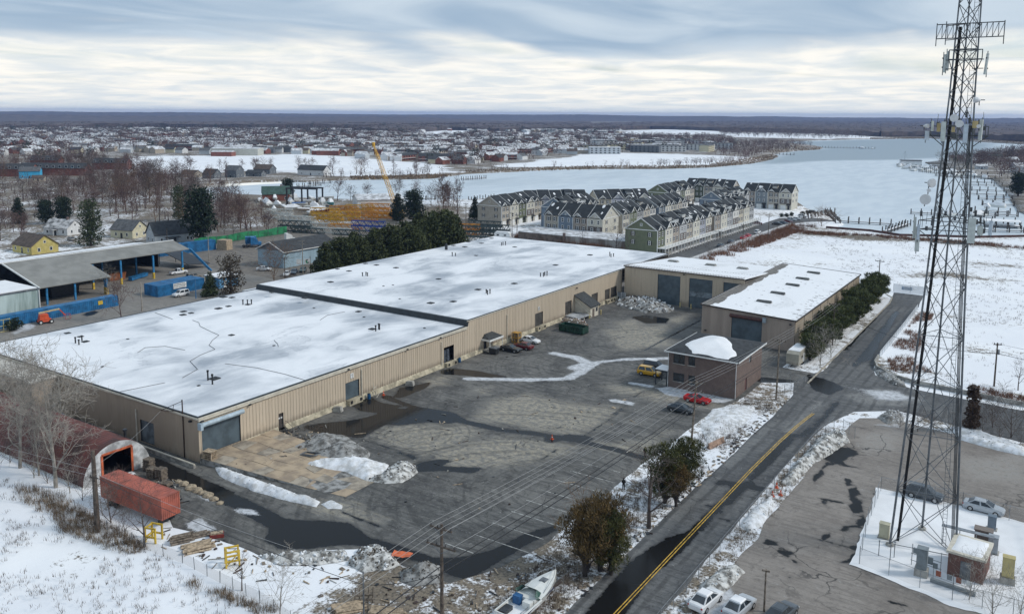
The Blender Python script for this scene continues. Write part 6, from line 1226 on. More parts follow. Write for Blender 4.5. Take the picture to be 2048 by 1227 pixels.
wire('thin wire from the thick container pole to the thin bottom pole',(b7[0],b7[1],6.6),(b8[0],b8[1],h8 - 1.4),.6,WIRED,.03); wire('thin wire from the thin bottom pole to the near utility pole',(b8[0],b8[1],h8 - 1.4),(b1[0],b1[1],h1 - 5),.4,WIRED,.03)
wire('bright service wire from the thick pole to the warehouse mast',(b7[0],b7[1],7.8),(-109.4,EY - .6,6.4),.5); wire('bright service wire from the thick pole out of the left edge',(b7[0],b7[1],7.4),(-150,45,9),.5); wire('second bright wire from the thick pole out of the left edge',(b7[0],b7[1],6.6),(-150,44.4,8),.5)
wire('bright wire from the thick pole along the orange container',(b7[0],b7[1],7.0),(b8[0],b8[1],h8),.5)
# ---------------------------------------------------------------- trees
def bark(name,c): return mat(name,c,.9,.25,1.2)
BARK = bark('brown_bark',(.105,.082,.072)); BARKR = bark('reddish_bark',(.125,.08,.072)); BARKP = bark('pale_bark',(.30,.275,.24)); BARKD = bark('dark_bark',(.06,.05,.045)); BARKO = bark('tawny_bark',(.16,.095,.055))
def foliage(name,c,c2): return mat(name,c,.8,0,.9,col2=c2,spec=.2)
EVG = foliage('evergreen_needles',(.075,.088,.034),(.030,.040,.020)); EVD = foliage('dark_evergreen_needles',(.032,.05,.030),(.014,.024,.017)); EVB = foliage('bronze_evergreen_needles',(.15,.098,.04),(.062,.048,.024)); EVL = foliage('olive_evergreen_needles',(.105,.118,.044),(.045,.058,.025)); EVP = foliage('pine_needles',(.075,.095,.045),(.03,.045,.025))
def bare_meshes(seed,H,spread=.38,trunk_r=.2,first=.28,twig=.02,dens=1.0,m_=None,mt=None,up=.35,nmain=9,key=None,depth=3):
    r_ = random.Random(seed); tr,cr = MB(),MB()
    def rv(s_): return Vector((r_.uniform(-s_,s_),r_.uniform(-s_,s_),r_.uniform(-s_,s_)))
    def grow(p,d,L,rad,lev,mb):
        n = 4 if lev < 2 else 3; seg = L / n; q = p; nodes = [(p,rad)]
        for k in range(n):
            d = (d + rv(.18 + .05 * lev) + Vector((0,0,up * .12))).normalized(); e = q + d * seg; r1 = max(twig * .7,rad * (1 - (k + 1) / n * .75))
            mb.tube(q,e,nodes[-1][1],r1,6 if lev == 0 else (4 if lev == 1 else 3),0,False); q = e; nodes.append((q,r1))
        if lev >= depth: return
        m = int((5 if lev == 0 else 4) * dens + r_.random())
        for k in range(m):
            i = r_.randint(1,n); b,rb = nodes[i]; a = r_.uniform(0,6.28); side = d.orthogonal().normalized(); side = Matrix.Rotation(a,3,d) @ side
            nd = (d * r_.uniform(.35,.8) + side * r_.uniform(.5,.95)).normalized(); grow(b,nd,L * r_.uniform(.45,.7),max(twig,rb * .62),lev + 1,cr)
    q = Vector((0,0,0)); d = Vector((0,0,1)); nodes = []; n = 7; th = H * .78
    for k in range(n):
        d = (d + rv(.06)).normalized(); e = q + d * th / n; tr.tube(q,e,trunk_r * (1 - k / n * .85),trunk_r * (1 - (k + 1) / n * .85),7,0,False); nodes.append((q,e,trunk_r * (1 - k / n * .85))); q = e
    for k in range(nmain):
        f = first + (1 - first) * (k + .5) / nmain; i = min(n - 1,int(f * n)); a,b,rr = nodes[i]; p = a.lerp(b,r_.random()); az_ = k * 2.4 + r_.uniform(-.4,.4)
        el_ = R(r_.uniform(25,60)) + f * .3; dd = Vector((math.cos(az_) * math.cos(el_),math.sin(az_) * math.cos(el_),math.sin(el_))); grow(p,dd,H * spread * (1.15 - .55 * f) * r_.uniform(.8,1.15),rr * .55,1,cr)
    grow(q,d,H * .22,trunk_r * .2,1,cr)
    return tr.mesh('trunk',m_ or BARK),cr.mesh('crown',mt or m_ or BARK)
def tuft_mesh(seed,H,W_,n,size,shape='cone',lobes=14,m_=EVG,base=.06,trunk=True,tm=None):
    rg = np.random.default_rng(seed); z = rg.uniform(0,1,lobes); pts = []; cents = []
    for k in range(lobes):
        f = (k + .5) / lobes
        if shape == 'cone': rr = W_ / 2 * (1 - f) ** .75 * rg.uniform(.55,1); zz = base + (1 - base) * f
        elif shape == 'lump': rr = W_ / 2 * math.sqrt(max(0,1 - (1.7 * f - .85) ** 2)) * rg.uniform(.3,1.3); zz = base + .14 + (.84 - base) * f
        elif shape == 'round': rr = W_ / 2 * math.sqrt(max(0,1 - (2 * f - 1) ** 2)) * rg.uniform(.35,.8); zz = base + .12 + (.80 - base) * f
        else: rr = W_ / 2 * (1 - .35 * f) * rg.uniform(.3,.85); zz = base + (1 - base) * f * .92
        a = k * 2.4 + rg.uniform(-.5,.5); s_ = {'cone': W_ * .30 * (1.1 - .75 * f),'round': W_ * .27,'lump': W_ * .125,'pine': W_ * .24}[shape] * rg.uniform(.75,1.25); cents.append((rr * .75 * math.cos(a),rr * .75 * math.sin(a),zz * H,s_,s_ * rg.uniform(.55,.9)))
    c = np.array(cents); wgt = c[:,3] ** 2; idx = rg.choice(lobes,n,p=wgt / wgt.sum()); u = rg.normal(size=(n,3)); u /= np.linalg.norm(u,axis=1)[:,None]; rad = rg.uniform(.35,1.08,n) ** .5
    P = c[idx,:3] + u * rad[:,None] * np.stack([c[idx,3],c[idx,3],c[idx,4]],1); P[:,2] = np.maximum(P[:,2],H * .02)
    s_ = size * rg.uniform(.5,1.3,n); a = rg.normal(size=(n,3)) + u * .8; a /= np.linalg.norm(a,axis=1)[:,None]; b = np.cross(a,rg.normal(size=(n,3))); b /= np.linalg.norm(b,axis=1)[:,None]
    V = np.empty((n * 4,3)); V[0::4] = P - b * (s_ * .35)[:,None]; V[1::4] = P + a * (s_ * .5)[:,None] - b * (s_ * .1)[:,None]; V[2::4] = P + a * s_[:,None] + b * (s_ * .2)[:,None]; V[3::4] = P + b * (s_ * .4)[:,None]
    if shape == 'lump': a2 = a + np.array([0,0,.7]); a2 /= np.linalg.norm(a2,axis=1)[:,None]; V[0::4] = P - b * (s_ * .17)[:,None]; V[1::4] = P + a2 * (s_ * .6)[:,None] - b * (s_ * .12)[:,None]; V[2::4] = P + a2 * (s_ * 1.35)[:,None]; V[3::4] = P + b * (s_ * .2)[:,None]
    me = bpy.data.meshes.new('crown'); me.from_pydata([tuple(v) for v in V],[],[(4 * k,4 * k + 1,4 * k + 2,4 * k + 3) for k in range(n)]); me.materials.append(m_); me.update()
    t = MB(); t.tube((0,0,0),(0,0,H * .85),W_ * .05,W_ * .012,7)
    for k in range(9):
        f = .1 + .08 * k; aa = k * 2.1; t.tube((0,0,H * f),(W_ * .35 * math.cos(aa) * (1 - f * .7),W_ * .35 * math.sin(aa) * (1 - f * .7),H * (f + .1)),W_ * .018,W_ * .006,5)
    if shape == 'lump':
        for k,(x,y,z_,s2,_) in enumerate(cents):
            if k % 2 == 0: m_0 = Vector((x * .25,y * .25,z_ * .45)); t.tube((x * .05,y * .05,0),m_0,W_ * .014,W_ * .010,5); t.tube(m_0,(x,y,z_),W_ * .010,W_ * .004,5)
    return t.mesh('trunk',tm or BARKD),me
TP = {}
for k in range(4): TP['bare%d' % k] = (bare_meshes(20 + k,14,.42 + .03 * (k % 2),.26,.20,.045,1.35,BARK if k % 2 else BARKR,up=.4,nmain=11),14)
TP['bareslim'] = (bare_meshes(31,14,.28,.2,.25,.042,1.3,BARKR,up=.6,nmain=11),14)
TP['pale0'] = (bare_meshes(41,17,.42,.26,.18,.022,1.3,BARKP,up=.5,nmain=12,depth=4),17); TP['pale1'] = (bare_meshes(43,17,.40,.24,.22,.022,1.25,BARKP,up=.5,nmain=12,depth=4),17)
TP['small'] = (bare_meshes(51,7,.45,.14,.2,.012,1.0,BARK,up=.3,nmain=8),7); TP['shrub'] = (bare_meshes(53,4,.75,.06,.02,.012,1.0,BARK,up=.5,nmain=12),4); TP['brush'] = (bare_meshes(54,3,.9,.04,.01,.010,1.2,BARKO,up=.5,nmain=14),3)
TP['tawny'] = (bare_meshes(57,12,.5,.22,.15,.024,1.1,BARKO,up=.4,nmain=11),12)
TP['paleshrub'] = (bare_meshes(58,6,.6,.08,.02,.014,1.1,BARKP,up=.5,nmain=11),6)
TP['hedge0'] = (tuft_mesh(1,6,5.8,6800,.42,'lump',44,EVL),6); TP['hedge1'] = (tuft_mesh(2,6,5.4,6800,.42,'lump',42,EVL),6)
TP['cedar0'] = (tuft_mesh(3,13,9.0,6500,.62,'cone',26,EVG),13); TP['cedar1'] = (tuft_mesh(4,13,8.4,6500,.62,'cone',24,EVG),13); TP['cedar2'] = (tuft_mesh(5,13,9.4,6500,.62,'round',26,EVG),13)
TP['spruce'] = (tuft_mesh(6,9,5.0,4000,.42,'cone',22,EVP),9); TP['dark0'] = (tuft_mesh(7,13,8.0,4500,.6,'cone',22,EVD),13); TP['dark1'] = (tuft_mesh(8,13,9.5,4500,.65,'round',20,EVD),13); TP['pine'] = (tuft_mesh(9,15,9.0,4200,.55,'pine',22,EVP),15)
TP['sparse'] = (tuft_mesh(10,9,6.5,2200,.38,'pine',26,foliage('brown_needles',(.085,.068,.045),(.04,.034,.026))),9)
TP['bronze'] = (tuft_mesh(11,8,7.6,7600,.36,'lump',70,EVB,.2),8); TP['juniper'] = (tuft_mesh(12,8,6.8,7000,.36,'lump',60,foliage('mixed_juniper',(.10,.10,.035),(.035,.045,.02))),8)
TP['bush'] = (tuft_mesh(13,2.4,2.6,1200,.25,'round',8,EVD),2.4); TP['vine'] = (tuft_mesh(14,8,2.6,3500,.35,'pine',22,foliage('dead_vine',(.11,.075,.055),(.06,.042,.033))),8)
def tree(kind,name,label,loc,h,group=None,cat='tree',wide=1.0):
    (tm,cm),H0 = TP[kind]; s_ = h / H0; t = thing(name,label,cat,(loc[0],loc[1],0),rnd.uniform(0,6.28),group); t.scale = (s_ * wide,s_ * wide,s_)
    ob('trunk',tm,t); ob('crown',cm,t); return t
def top_h(base,tp): return max(1.0,RY(tp[0],tp[1],base[1])[2])
def ptree(kind,name,label,bpx,tpx,group=None,cat='tree',wide=1.0):
    b = G(*bpx); return tree(kind,name,label,b,top_h(b,tpx),group,cat,wide)
ptree('pale0','bare_tree','tall pale bare tree with many twigs in front of the red hut',(112,974),(70,705))
ptree('pale1','bare_tree','pale bare tree at the far left rising over the red hut',(40,935),(20,700))
ptree('small','bare_tree','small dark bare tree leaning over the orange container end',(289,1093),(310,985)); ptree('shrub','bare_shrub','tangled bare shrub between the thick pole and the orange container',(222,1045),(240,985),None,'shrub',1.3)
ptree('paleshrub','bare_shrub','spreading bare shrub in the snow at the bottom left of the yard',(560,1232),(560,1135),None,'shrub'); ptree('small','bare_tree','thin bare sapling beside the second yellow rack',(484,1180),(490,1110))
ptree('bronze','juniper_tree','bronze green juniper beside the road, nearest the boat',(1170,1150),(1168,1018),None,'tree',.85); ptree('bronze','juniper_tree','taller bronze juniper in the middle of the roadside clump',(1200,1140),(1204,1000),None,'tree',.8); ptree('juniper','juniper_tree','greenish juniper on the road side of the bronze clump',(1222,1148),(1228,1030),None,'tree',.85)
ptree('juniper','juniper_tree','olive juniper beside the road above the bare roadside tree',(1330,1005),(1328,892),None,'tree',.85); ptree('juniper','juniper_tree','dark olive juniper at the upper end of the roadside trees',(1368,975),(1372,880),None,'tree',.9); ptree('bronze','juniper_tree','small bronze juniper in front of the olive ones',(1352,1012),(1345,925),None,'tree',.8)
ptree('small','bare_tree','dense bare tree beside the road left of the olive juniper',(1298,1055),(1290,900),None,'tree',1.5); ptree('small','bare_tree','bare tree behind the bronze juniper at the roadside',(1245,1090),(1240,1000),None,'tree',1.3); ptree('tawny','bare_tree','tawny bare tree half inside the bronze juniper',(1160,1110),(1185,985),None,'tree',.8)
for k,yy in enumerate(np.linspace(176,249,11)):
    tree('hedge%d' % (k % 2),'hedge_evergreen','%s rounded evergreen in the hedge along the upper road' % ['nearest','second nearest','third nearest','fourth nearest','fifth nearest','sixth','fifth farthest','fourth farthest','third farthest','second farthest','farthest'][k],(-42.6 + rnd.uniform(-.5,.5),yy,0),5.6 + rnd.uniform(-.6,.9) + .12 * k,'evergreens along the upper road','tree',1.15)
ptree('paleshrub','bare_shrub','grey bare shrub at the near end of the evergreen hedge by the trailer',(1640,735),(1640,670),None,'shrub',1.2); ptree('paleshrub','bare_shrub','grey bare shrub against the hedge behind the trailer',(1662,715),(1660,660),None,'shrub',1.1)
for k,yy in enumerate(np.linspace(172,233,10)):
    X0 = -174 - rnd.uniform(0,5); px = PIX((X0,yy,8)); tp = [505,488,474,462,462,452,440,432,422,436][k]
    tree('cedar%d' % (k % 3),'cedar_tree','%s evergreen in the dense row behind the warehouse' % ['leftmost','second','third','fourth','fifth','sixth','seventh','eighth','ninth','rightmost'][k],(X0,yy,0),max(8,RX(px[0],tp,X0)[2]),'evergreen row behind the warehouse','tree',1.05)
for k,yy in enumerate(np.linspace(176,230,8)):
    X0 = -182 - rnd.uniform(0,4); px = PIX((X0,yy,8)); tp = [488,476,466,458,452,444,430,426][k]
    tree('cedar%d' % ((k + 1) % 3),'cedar_tree','%s evergreen in the rear line of the row behind the warehouse' % ['leftmost','second','third','fourth','fifth','sixth','seventh','rightmost'][k],(X0,yy,0),max(8,RX(px[0],tp,X0)[2]),'evergreen row behind the warehouse','tree',1.15)
for k,(kd,nm,lb,b,tp,wd) in enumerate([('spruce','spruce_tree','green spruce beside the white SUV and the blue kiosk',(421,592),(421,545),1.2),('sparse','pine_tree','thin brown needled pine right of the green spruce',(462,588),(460,510),1.1),('pine','pine_tree','large green pine between the white cottage and the cream house',(182,492),(176,396),.9),('dark1','pine_tree','broad dark pine in front of the grey roofed house',(402,486),(405,376),.85),('pine','pine_tree','tall dark pine behind the grey roofed house',(358,442),(356,368),.7),('dark0','evergreen_tree','dark evergreen behind the white cottage, leftmost of three',(38,446),(36,396),1.0),('dark1','evergreen_tree','dark evergreen behind the white cottage, middle of three',(92,448),(92,400),1.0),('dark1','evergreen_tree','dark evergreen behind the white cottage, rightmost of three',(128,446),(128,394),1.0),('dark1','evergreen_tree','dark evergreen beside the green roofed brick boathouse',(576,396),(576,357),1.0),('dark1','evergreen_tree','tall dark evergreen right of the white boat shed',(828,446),(826,380),1.0),('dark0','evergreen_tree','dark evergreen partly hiding the white boat shed',(796,440),(795,388),1.1),('tawny','cypress_tree','russet bare cypress left of the lane to the townhouses',(880,456),(878,388),.9),('dark0','evergreen_tree','dark evergreen left of the beige townhouse gable',(950,440),(950,395),.9),
        ('tawny','bare_tree','tawny bare tree at the far corner of the warehouse roof',(912,492),(905,438),.8),('dark1','evergreen_tree','dark evergreen at the right edge by the marina',(2036,392),(2034,345),1.1),('bareslim','bare_tree','tall bare tree by the lane, left of the beige townhouses',(890,440),(890,345),1.0),('bareslim','bare_tree','tall bare tree by the lane, nearest the beige townhouses',(915,442),(912,352),1.0),('bare2','bare_tree','bare tree in front of the big blue container fence',(243,640),(248,560),.8),('vine','vine_trunk','brown vine covered dead trunk beside the side road',(1942,862),(1946,765),1.0),('shrub','bare_shrub','bare shrub right of the vine covered trunk',(1985,855),(1985,800),1.0),('shrub','bare_shrub','dark bare shrub at the right edge by the side road',(2022,875),(2022,800),1.2),('small','bare_tree','small bare tree in the snow field at the right edge',(2036,780),(2036,715),.9),('brush','bare_shrub','bare bush in front of the cars by the pale blue building',(548,562),(545,508),1.3),('paleshrub','bare_shrub','grey bare shrub under the shed columns',(215,590),(215,545),1.4),
        ('paleshrub','bare_shrub','leafless pale bush in front of the equipment shelter',(1938,1200),(1935,1115),.8),('paleshrub','bare_shrub','blurred bare bush at the bottom right corner',(1985,1245),(1985,1140),1.0),('paleshrub','bare_shrub','low bare bush at the right end of the bottom edge',(2040,1240),(2040,1160),1.0),('small','bare_tree','bare tree standing at the low flat building, left one',(1165,498),(1170,455),1.0),('small','bare_tree','bare tree standing at the low flat building, right one',(1232,505),(1236,448),1.1),('small','bare_tree','bare tree between the low flat building and green townhouse',(1256,512),(1262,455),.9),('bush','round_bush','dark round clipped bush at the end of the blue fence',(28,660),(30,637),1.4),
        ('small','bare_tree','bare tree at the end of the estate fence near the hangar roof',(1418,520),(1420,485),.9),('small','bare_tree','bare tree beside the estate fence, second from the hangar',(1455,512),(1456,482),.9),('brush','bare_shrub','brushy thicket by the boat pier at the street end',(1643,452),(1640,425),2.0)]): ptree(kd,nm,lb,b,tp,None,'shrub' if 'shrub' in nm or 'bush' in nm else 'tree',wd)
for k,(px,hh) in enumerate([((20,925),3.5),((68,955),4.5),((95,965),3.2),((140,985),4.0),((165,1000),3.0),((205,1030),3.4),((250,1065),2.6)]): tree('paleshrub' if k % 2 else 'shrub','bare_shrub','%s bare shrub of the tangle in front of the red hut' % ['leftmost','second','third','middle','fifth','sixth','rightmost'][k],G(*px),hh,'bare shrubs along the red hut','shrub',1.2)
tree('pale0','bare_tree','slender pale bare tree between the two tall ones at the red hut',G(78,950),12,None,'tree',.8)
for k,(px,hh) in enumerate([((1800,855),2.5),((1835,862),3.0),((1868,868),2.6),((1905,862),3.2),((1965,868),3.0),((2000,880),3.4),((2040,892),3.0)]): tree('shrub','bare_shrub','%s brown bare shrub between the lot and the side road' % ['leftmost','second','third','middle','fifth','sixth','rightmost'][k],G(*px),hh,'bare shrubs by the side road','shrub',1.1)
# roadside weeds and brush: nobody could count it
def tussocks(name,label,pts,n,h,m_,seed,blades=7,w_=.02,spread=.35,z=0.0,cat='dry grass'):
    rg = np.random.default_rng(seed); poly = pts; q = np.array(poly); out = []
    while len(out) < n:
        p = rg.uniform(q.min(0),q.max(0),(n,2)); d = fbm(p[:,0] * .12 + seed,p[:,1] * .12,seed); p = p[in_poly(p,poly) & (d > .40)]; out += list(p)
    P = np.array(out[:n]); P = np.repeat(P,blades,0); N_ = len(P); a = rg.uniform(0,6.28,N_); L = h * rg.uniform(.4,1.2,N_); lean = rg.uniform(.1,.8,N_); off = rg.normal(0,spread,(N_,2)) * .5
    B = np.stack([P[:,0] + off[:,0],P[:,1] + off[:,1],np.full(N_,z)],1); T = B + np.stack([np.cos(a) * lean * L,np.sin(a) * lean * L,L],1); s_ = np.stack([-np.sin(a),np.cos(a),np.zeros(N_)],1) * w_
    V = np.empty((N_ * 3,3)); V[0::3] = B - s_; V[1::3] = B + s_; V[2::3] = T
    me = bpy.data.meshes.new(name); me.from_pydata([tuple(v) for v in V],[],[(3 * k,3 * k + 1,3 * k + 2) for k in range(N_)]); me.materials.append(m_); me.update(); tag(ob(name,me),label,cat,None,'stuff')
DRY = mat('dry_grass',(.22,.16,.10),.9,.3,1,col2=(.10,.075,.055)); DRYD = mat('dark_weeds',(.10,.075,.06),.9,.3,1); REED = mat('tawny_reeds',(.25,.175,.105),.9,.25,.3,col2=(.12,.085,.06)); DRYR = mat('russet_weeds',(.20,.10,.06),.9,.3,1)
tussocks('field_grass','dry grass tufts poking through the snow of the left field',G2([(0,950),(160,1000),(330,1110),(520,1215),(480,1235),(0,1235)]),420,.5,DRYD,1,9)
tussocks('fence_weeds','dense weeds along the field fence',G2([(90,1000),(180,1030),(300,1095),(420,1140),(560,1215),(530,1235),(400,1180),(250,1110),(120,1060)]),700,.8,DRY,2,9)
tussocks('thicket_weeds','dense brown weeds by the red hut and pole',G2([(30,965),(130,990),(190,1040),(180,1070),(110,1045),(40,1000)]),220,.9,DRY,3,8)
tussocks('roadside_weeds','dead weeds on the strip between yard and road',[(-46.5,66),(-40.3,66),(-40.3,156),(-45.5,150)],1300,.7,DRYD,4,8)
tussocks('lot_weeds','dead weeds along the lot fence',[(-31,60),(-28.4,60),(-28.2,136),(-30.4,138)],500,.6,DRY,5,8)
tussocks('meadow_weeds','sparse dry stalks scattered over the snowy field on the right',[(-28,180),(110,160),(120,380),(-90,376),(-55,270),(-30,262)],5200,.55,DRYD,6,6,.03,.6)
tussocks('bank_weeds','brown weeds along the side road wall and upper road fence',[(-30,190),(-27,178),(-18,172),(40,161),(40,165),(-16,177),(-24,186),(-27,240),(-30,240)],1500,.9,DRYR,7,8,.03)
tussocks('shore_weeds','brown weeds along the bulkhead at the edge of the field',[(-108,376),(-60,384),(10,386),(70,378),(70,370),(10,378),(-60,376),(-104,366)],2200,1.2,DRYR,8,7,.06,.8)
tussocks('estate_weeds','brown brush along the estate street fence',[(-107,264),(-100,268),(-98,330),(-96,398),(-106.5,398)],1400,1.6,DRYR,9,8,.05,.7)
tussocks('annex_brush','reddish brush along the low flat building wall',[(-186,286),(-133,277.5),(-133,274.5),(-186,283)],700,2.6,DRYR,10,8,.06,.8)
# ---------------------------------------------------------------- boat, trailer, people near the yard
def boat_meshes(kind):
    hull = MB(); st = []
    for k in range(9):
        f = k / 8; hw = (.98 if f < .45 else .98 * (1 - ((f - .45) / .55) ** 2.1)) + .015; zk = .0 + .55 * max(0,f - .55) ** 1.4 * 2.2; zt = .95 + .45 * f ** 2; st.append((f,hw,zk,zt))
    v = []; 
    for f,hw,zk,zt in st: v += [(f,0,zk),(f,hw * .75,zk + (zt - zk) * .35),(f,hw,zt),(f,-hw * .75,zk + (zt - zk) * .35),(f,-hw,zt)]
    q = []
    for j in range(8):
        a,b = 5 * j,5 * j + 5
        q += [(a,b,b + 1,a + 1),(a + 1,b + 1,b + 2,a + 2),(b,a,a + 3,b + 3),(b + 3,a + 3,a + 4,b + 4)]
    q += [(0,1,2,4,3)]; hull.add(v,q); return hull,st
def near_boat():
    a,b = Vector(G(1018,1240,1.0)),Vector(G(1112,1152,1.6)); L = (b - a).length; L = 9.2; d = (b - a); rz = math.atan2(d.y,d.x); c = b - d.normalized() * L
    t = thing('motor_boat','white cabin cruiser with blue stripe on a trailer at the bottom of the yard','boat',(c.x,c.y,.55),rz); hull,st = boat_meshes(0); W2 = 1.45
    hull.v = [(x * L,y * W2,z * 1.35) for x,y,z in hull.v]; hb = hull.build('hull',mat('gelcoat',(.68,.69,.66),.3,.05,2,coat=.4),t)
    zt = lambda f: (.95 + .45 * f ** 2) * 1.35; hwf = lambda f: ((.98 if f < .45 else .98 * (1 - ((f - .45) / .55) ** 2.1)) + .015) * W2
    mb = MB(); n = 12; F_ = [.45 + .53 * k / n for k in range(n + 1)]; vv = []
    for f in F_: vv += [(f * L,-hwf(f) * .98,zt(f) + .01),(f * L,0,zt(f) + .38 * (1 - f) + .12),(f * L,hwf(f) * .98,zt(f) + .01)]
    mb.add(vv,[(3 * k,3 * k + 3,3 * k + 4,3 * k + 1) for k in range(n)] + [(3 * k + 1,3 * k + 4,3 * k + 5,3 * k + 2) for k in range(n)] + [(0,1,2)]); mb.build('foredeck',MT['gelcoat'],t)
    for s_ in (-1,1): MB().hexa([(.1,s_ * W2 * .98 - .16,zt(.2)),(.45 * L,s_ * W2 * .98 - .16,zt(.4)),(.45 * L,s_ * W2 * .98 + .01,zt(.4)),(.1,s_ * W2 * .98 + .01,zt(.2))],[(.1,s_ * W2 * .96 - .16,zt(.2) + .07),(.45 * L,s_ * W2 * .96 - .16,zt(.4) + .07),(.45 * L,s_ * W2 * .96,zt(.4) + .07),(.1,s_ * W2 * .96,zt(.2) + .07)]).build('gunwale',MT['gelcoat'],t)
    MB().box(.15,.45 * L,-W2 + .2,W2 - .2,.8,.86).build('cockpit_floor',SNOW,t); MB().box(.02,.14,-W2 + .05,W2 - .05,.3,zt(0) + .05).build('transom',MT['gelcoat'],t)
    MB().box(.36 * L,.45 * L,-W2 + .3,W2 - .3,.86,zt(.4) + .2).build('dashboard',MT['gelcoat'],t); MB().box(.30 * L,.37 * L,.25,1.1,.86,1.75).build('helm_seat',mat('blue_vinyl',(.02,.10,.25),.5),t); MB().box(.28 * L,.35 * L,-1.1,-.2,.86,1.6).build('bench_seat',MT['gelcoat'],t)
    MB().box(.05 * L,.2 * L,.4,W2 - .25,.86,1.25).build('stern_seat',DARK,t)
    wv = [(.42 * L,-1.25,zt(.42)),(.53 * L,-.95,zt(.5) + .2),(.53 * L,.95,zt(.5) + .2),(.42 * L,1.25,zt(.42))]; wt = [(.36 * L,-1.2,zt(.42) + .75),(.46 * L,-.85,zt(.5) + .8),(.46 * L,.85,zt(.5) + .8),(.36 * L,1.2,zt(.42) + .75)]
    mb = MB()
    for k in range(3): mb.quad(wv[k],wv[k + 1],wt[k + 1],wt[k])
    mb.build('windscreen',mat('green_tint_glass',(.05,.12,.10),.1,.2,1,spec=.8),t)
    for s_ in (-1,1):
        MB().hexa([(.08 * L,s_ * W2 * 1.0,.95),(.75 * L,s_ * W2 * .80,1.25),(.75 * L,s_ * W2 * .82,1.25),(.08 * L,s_ * W2 * 1.03,.95)],[(.08 * L,s_ * W2 * 1.0,1.08),(.75 * L,s_ * W2 * .80,1.36),(.75 * L,s_ * W2 * .84,1.36),(.08 * L,s_ * W2 * 1.03,1.08)]).build('stripe',mat('navy_stripe',(.02,.035,.10),.4),t)
    MB().box(.70 * L,.78 * L,-.35,.35,zt(.74) + .16,zt(.74) + .24).build('deck_hatch',STEEL,t); MB().path([(.55 * L,-1.1,zt(.55) + .1),(.8 * L,-.85,zt(.8) + .5),(.99 * L,0,zt(1) + .45),(.8 * L,.85,zt(.8) + .5),(.55 * L,1.1,zt(.55) + .1)],.025).build('bow_rail',GALV,t)
    tr = thing('boat_trailer','rusty boat trailer under the cabin cruiser','trailer',(c.x,c.y,0),rz)
    for s_ in (-.55,.55): MB().beam((.3,s_,.55),(L * .85,s_ * .6,.6),.12,.14).build('rail',MT['rusty_iron'],tr)
    MB().beam((L * .8,0,.6),(L + 1.1,0,.5),.12,.14).build('tongue',MT['rusty_iron'],tr)
    for x_ in (2.4,3.3):
        for s_ in (-1,1): MB().tube((x_,s_ * 1.15 - .12,.34),(x_,s_ * 1.15 + .12,.34),.34,.34,12).build('wheel',BLACKISH,tr)
near_boat()
def camper(name,label,loc,rz,L,W2,H2,m_):
    t = thing(name,label,'trailer',loc,rz); MB().side([(-L / 2,.55),(L / 2 - .25,.55),(L / 2,1.1),(L / 2 - .15,H2 - .45),(L / 2 - .9,H2),(-L / 2 + .3,H2),(-L / 2,H2 - .4)],-W2 / 2,W2 / 2).build('body',m_,t)
    MB().box(-L / 2 + .4,L / 2 - 1.0,-W2 / 2 + .1,W2 / 2 - .1,H2 + .005,H2 + .1).build('roof_snow',SNOW,t)
    for s_ in (-1,1):
        for x_ in (-L * .28,L * .18): MB().box(x_ - .5,x_ + .5,s_ * (W2 / 2 + .01) - .01,s_ * (W2 / 2 + .01) + .01,1.5,2.1).build('window',GLASS,t)
    MB().box(-L / 2 - .02,-L / 2,-.6,.6,1.5,2.1).build('window',GLASS,t); MB().box(-.3,.4,W2 / 2,W2 / 2 + .03,.6,2.4).build('door',WHITE,t)
    for x_ in (-.5,.4):
        for s_ in (-1,1): MB().tube((x_,s_ * (W2 / 2 - .15) - .1,.35),(x_,s_ * (W2 / 2 - .15) + .1,.35),.35,.35,12).build('wheel',BLACKISH,t)
    MB().beam((L / 2 - .2,0,.5),(L / 2 + 1.3,0,.5),.12,.12).build('drawbar',DARK,t); return t
camper('travel_trailer','beige travel trailer parked under the hedge beside the tan shed',(-43.9,172.6,0),Q * -1,7.6,2.5,3.2,mat('beige_camper',(.40,.37,.30),.5,.1,1)); camper('camper_van','small white camper at the far corner of the warehouse roof',(*G(1006,478)[:2],0),.3,6.5,2.4,3.0,WHITE)
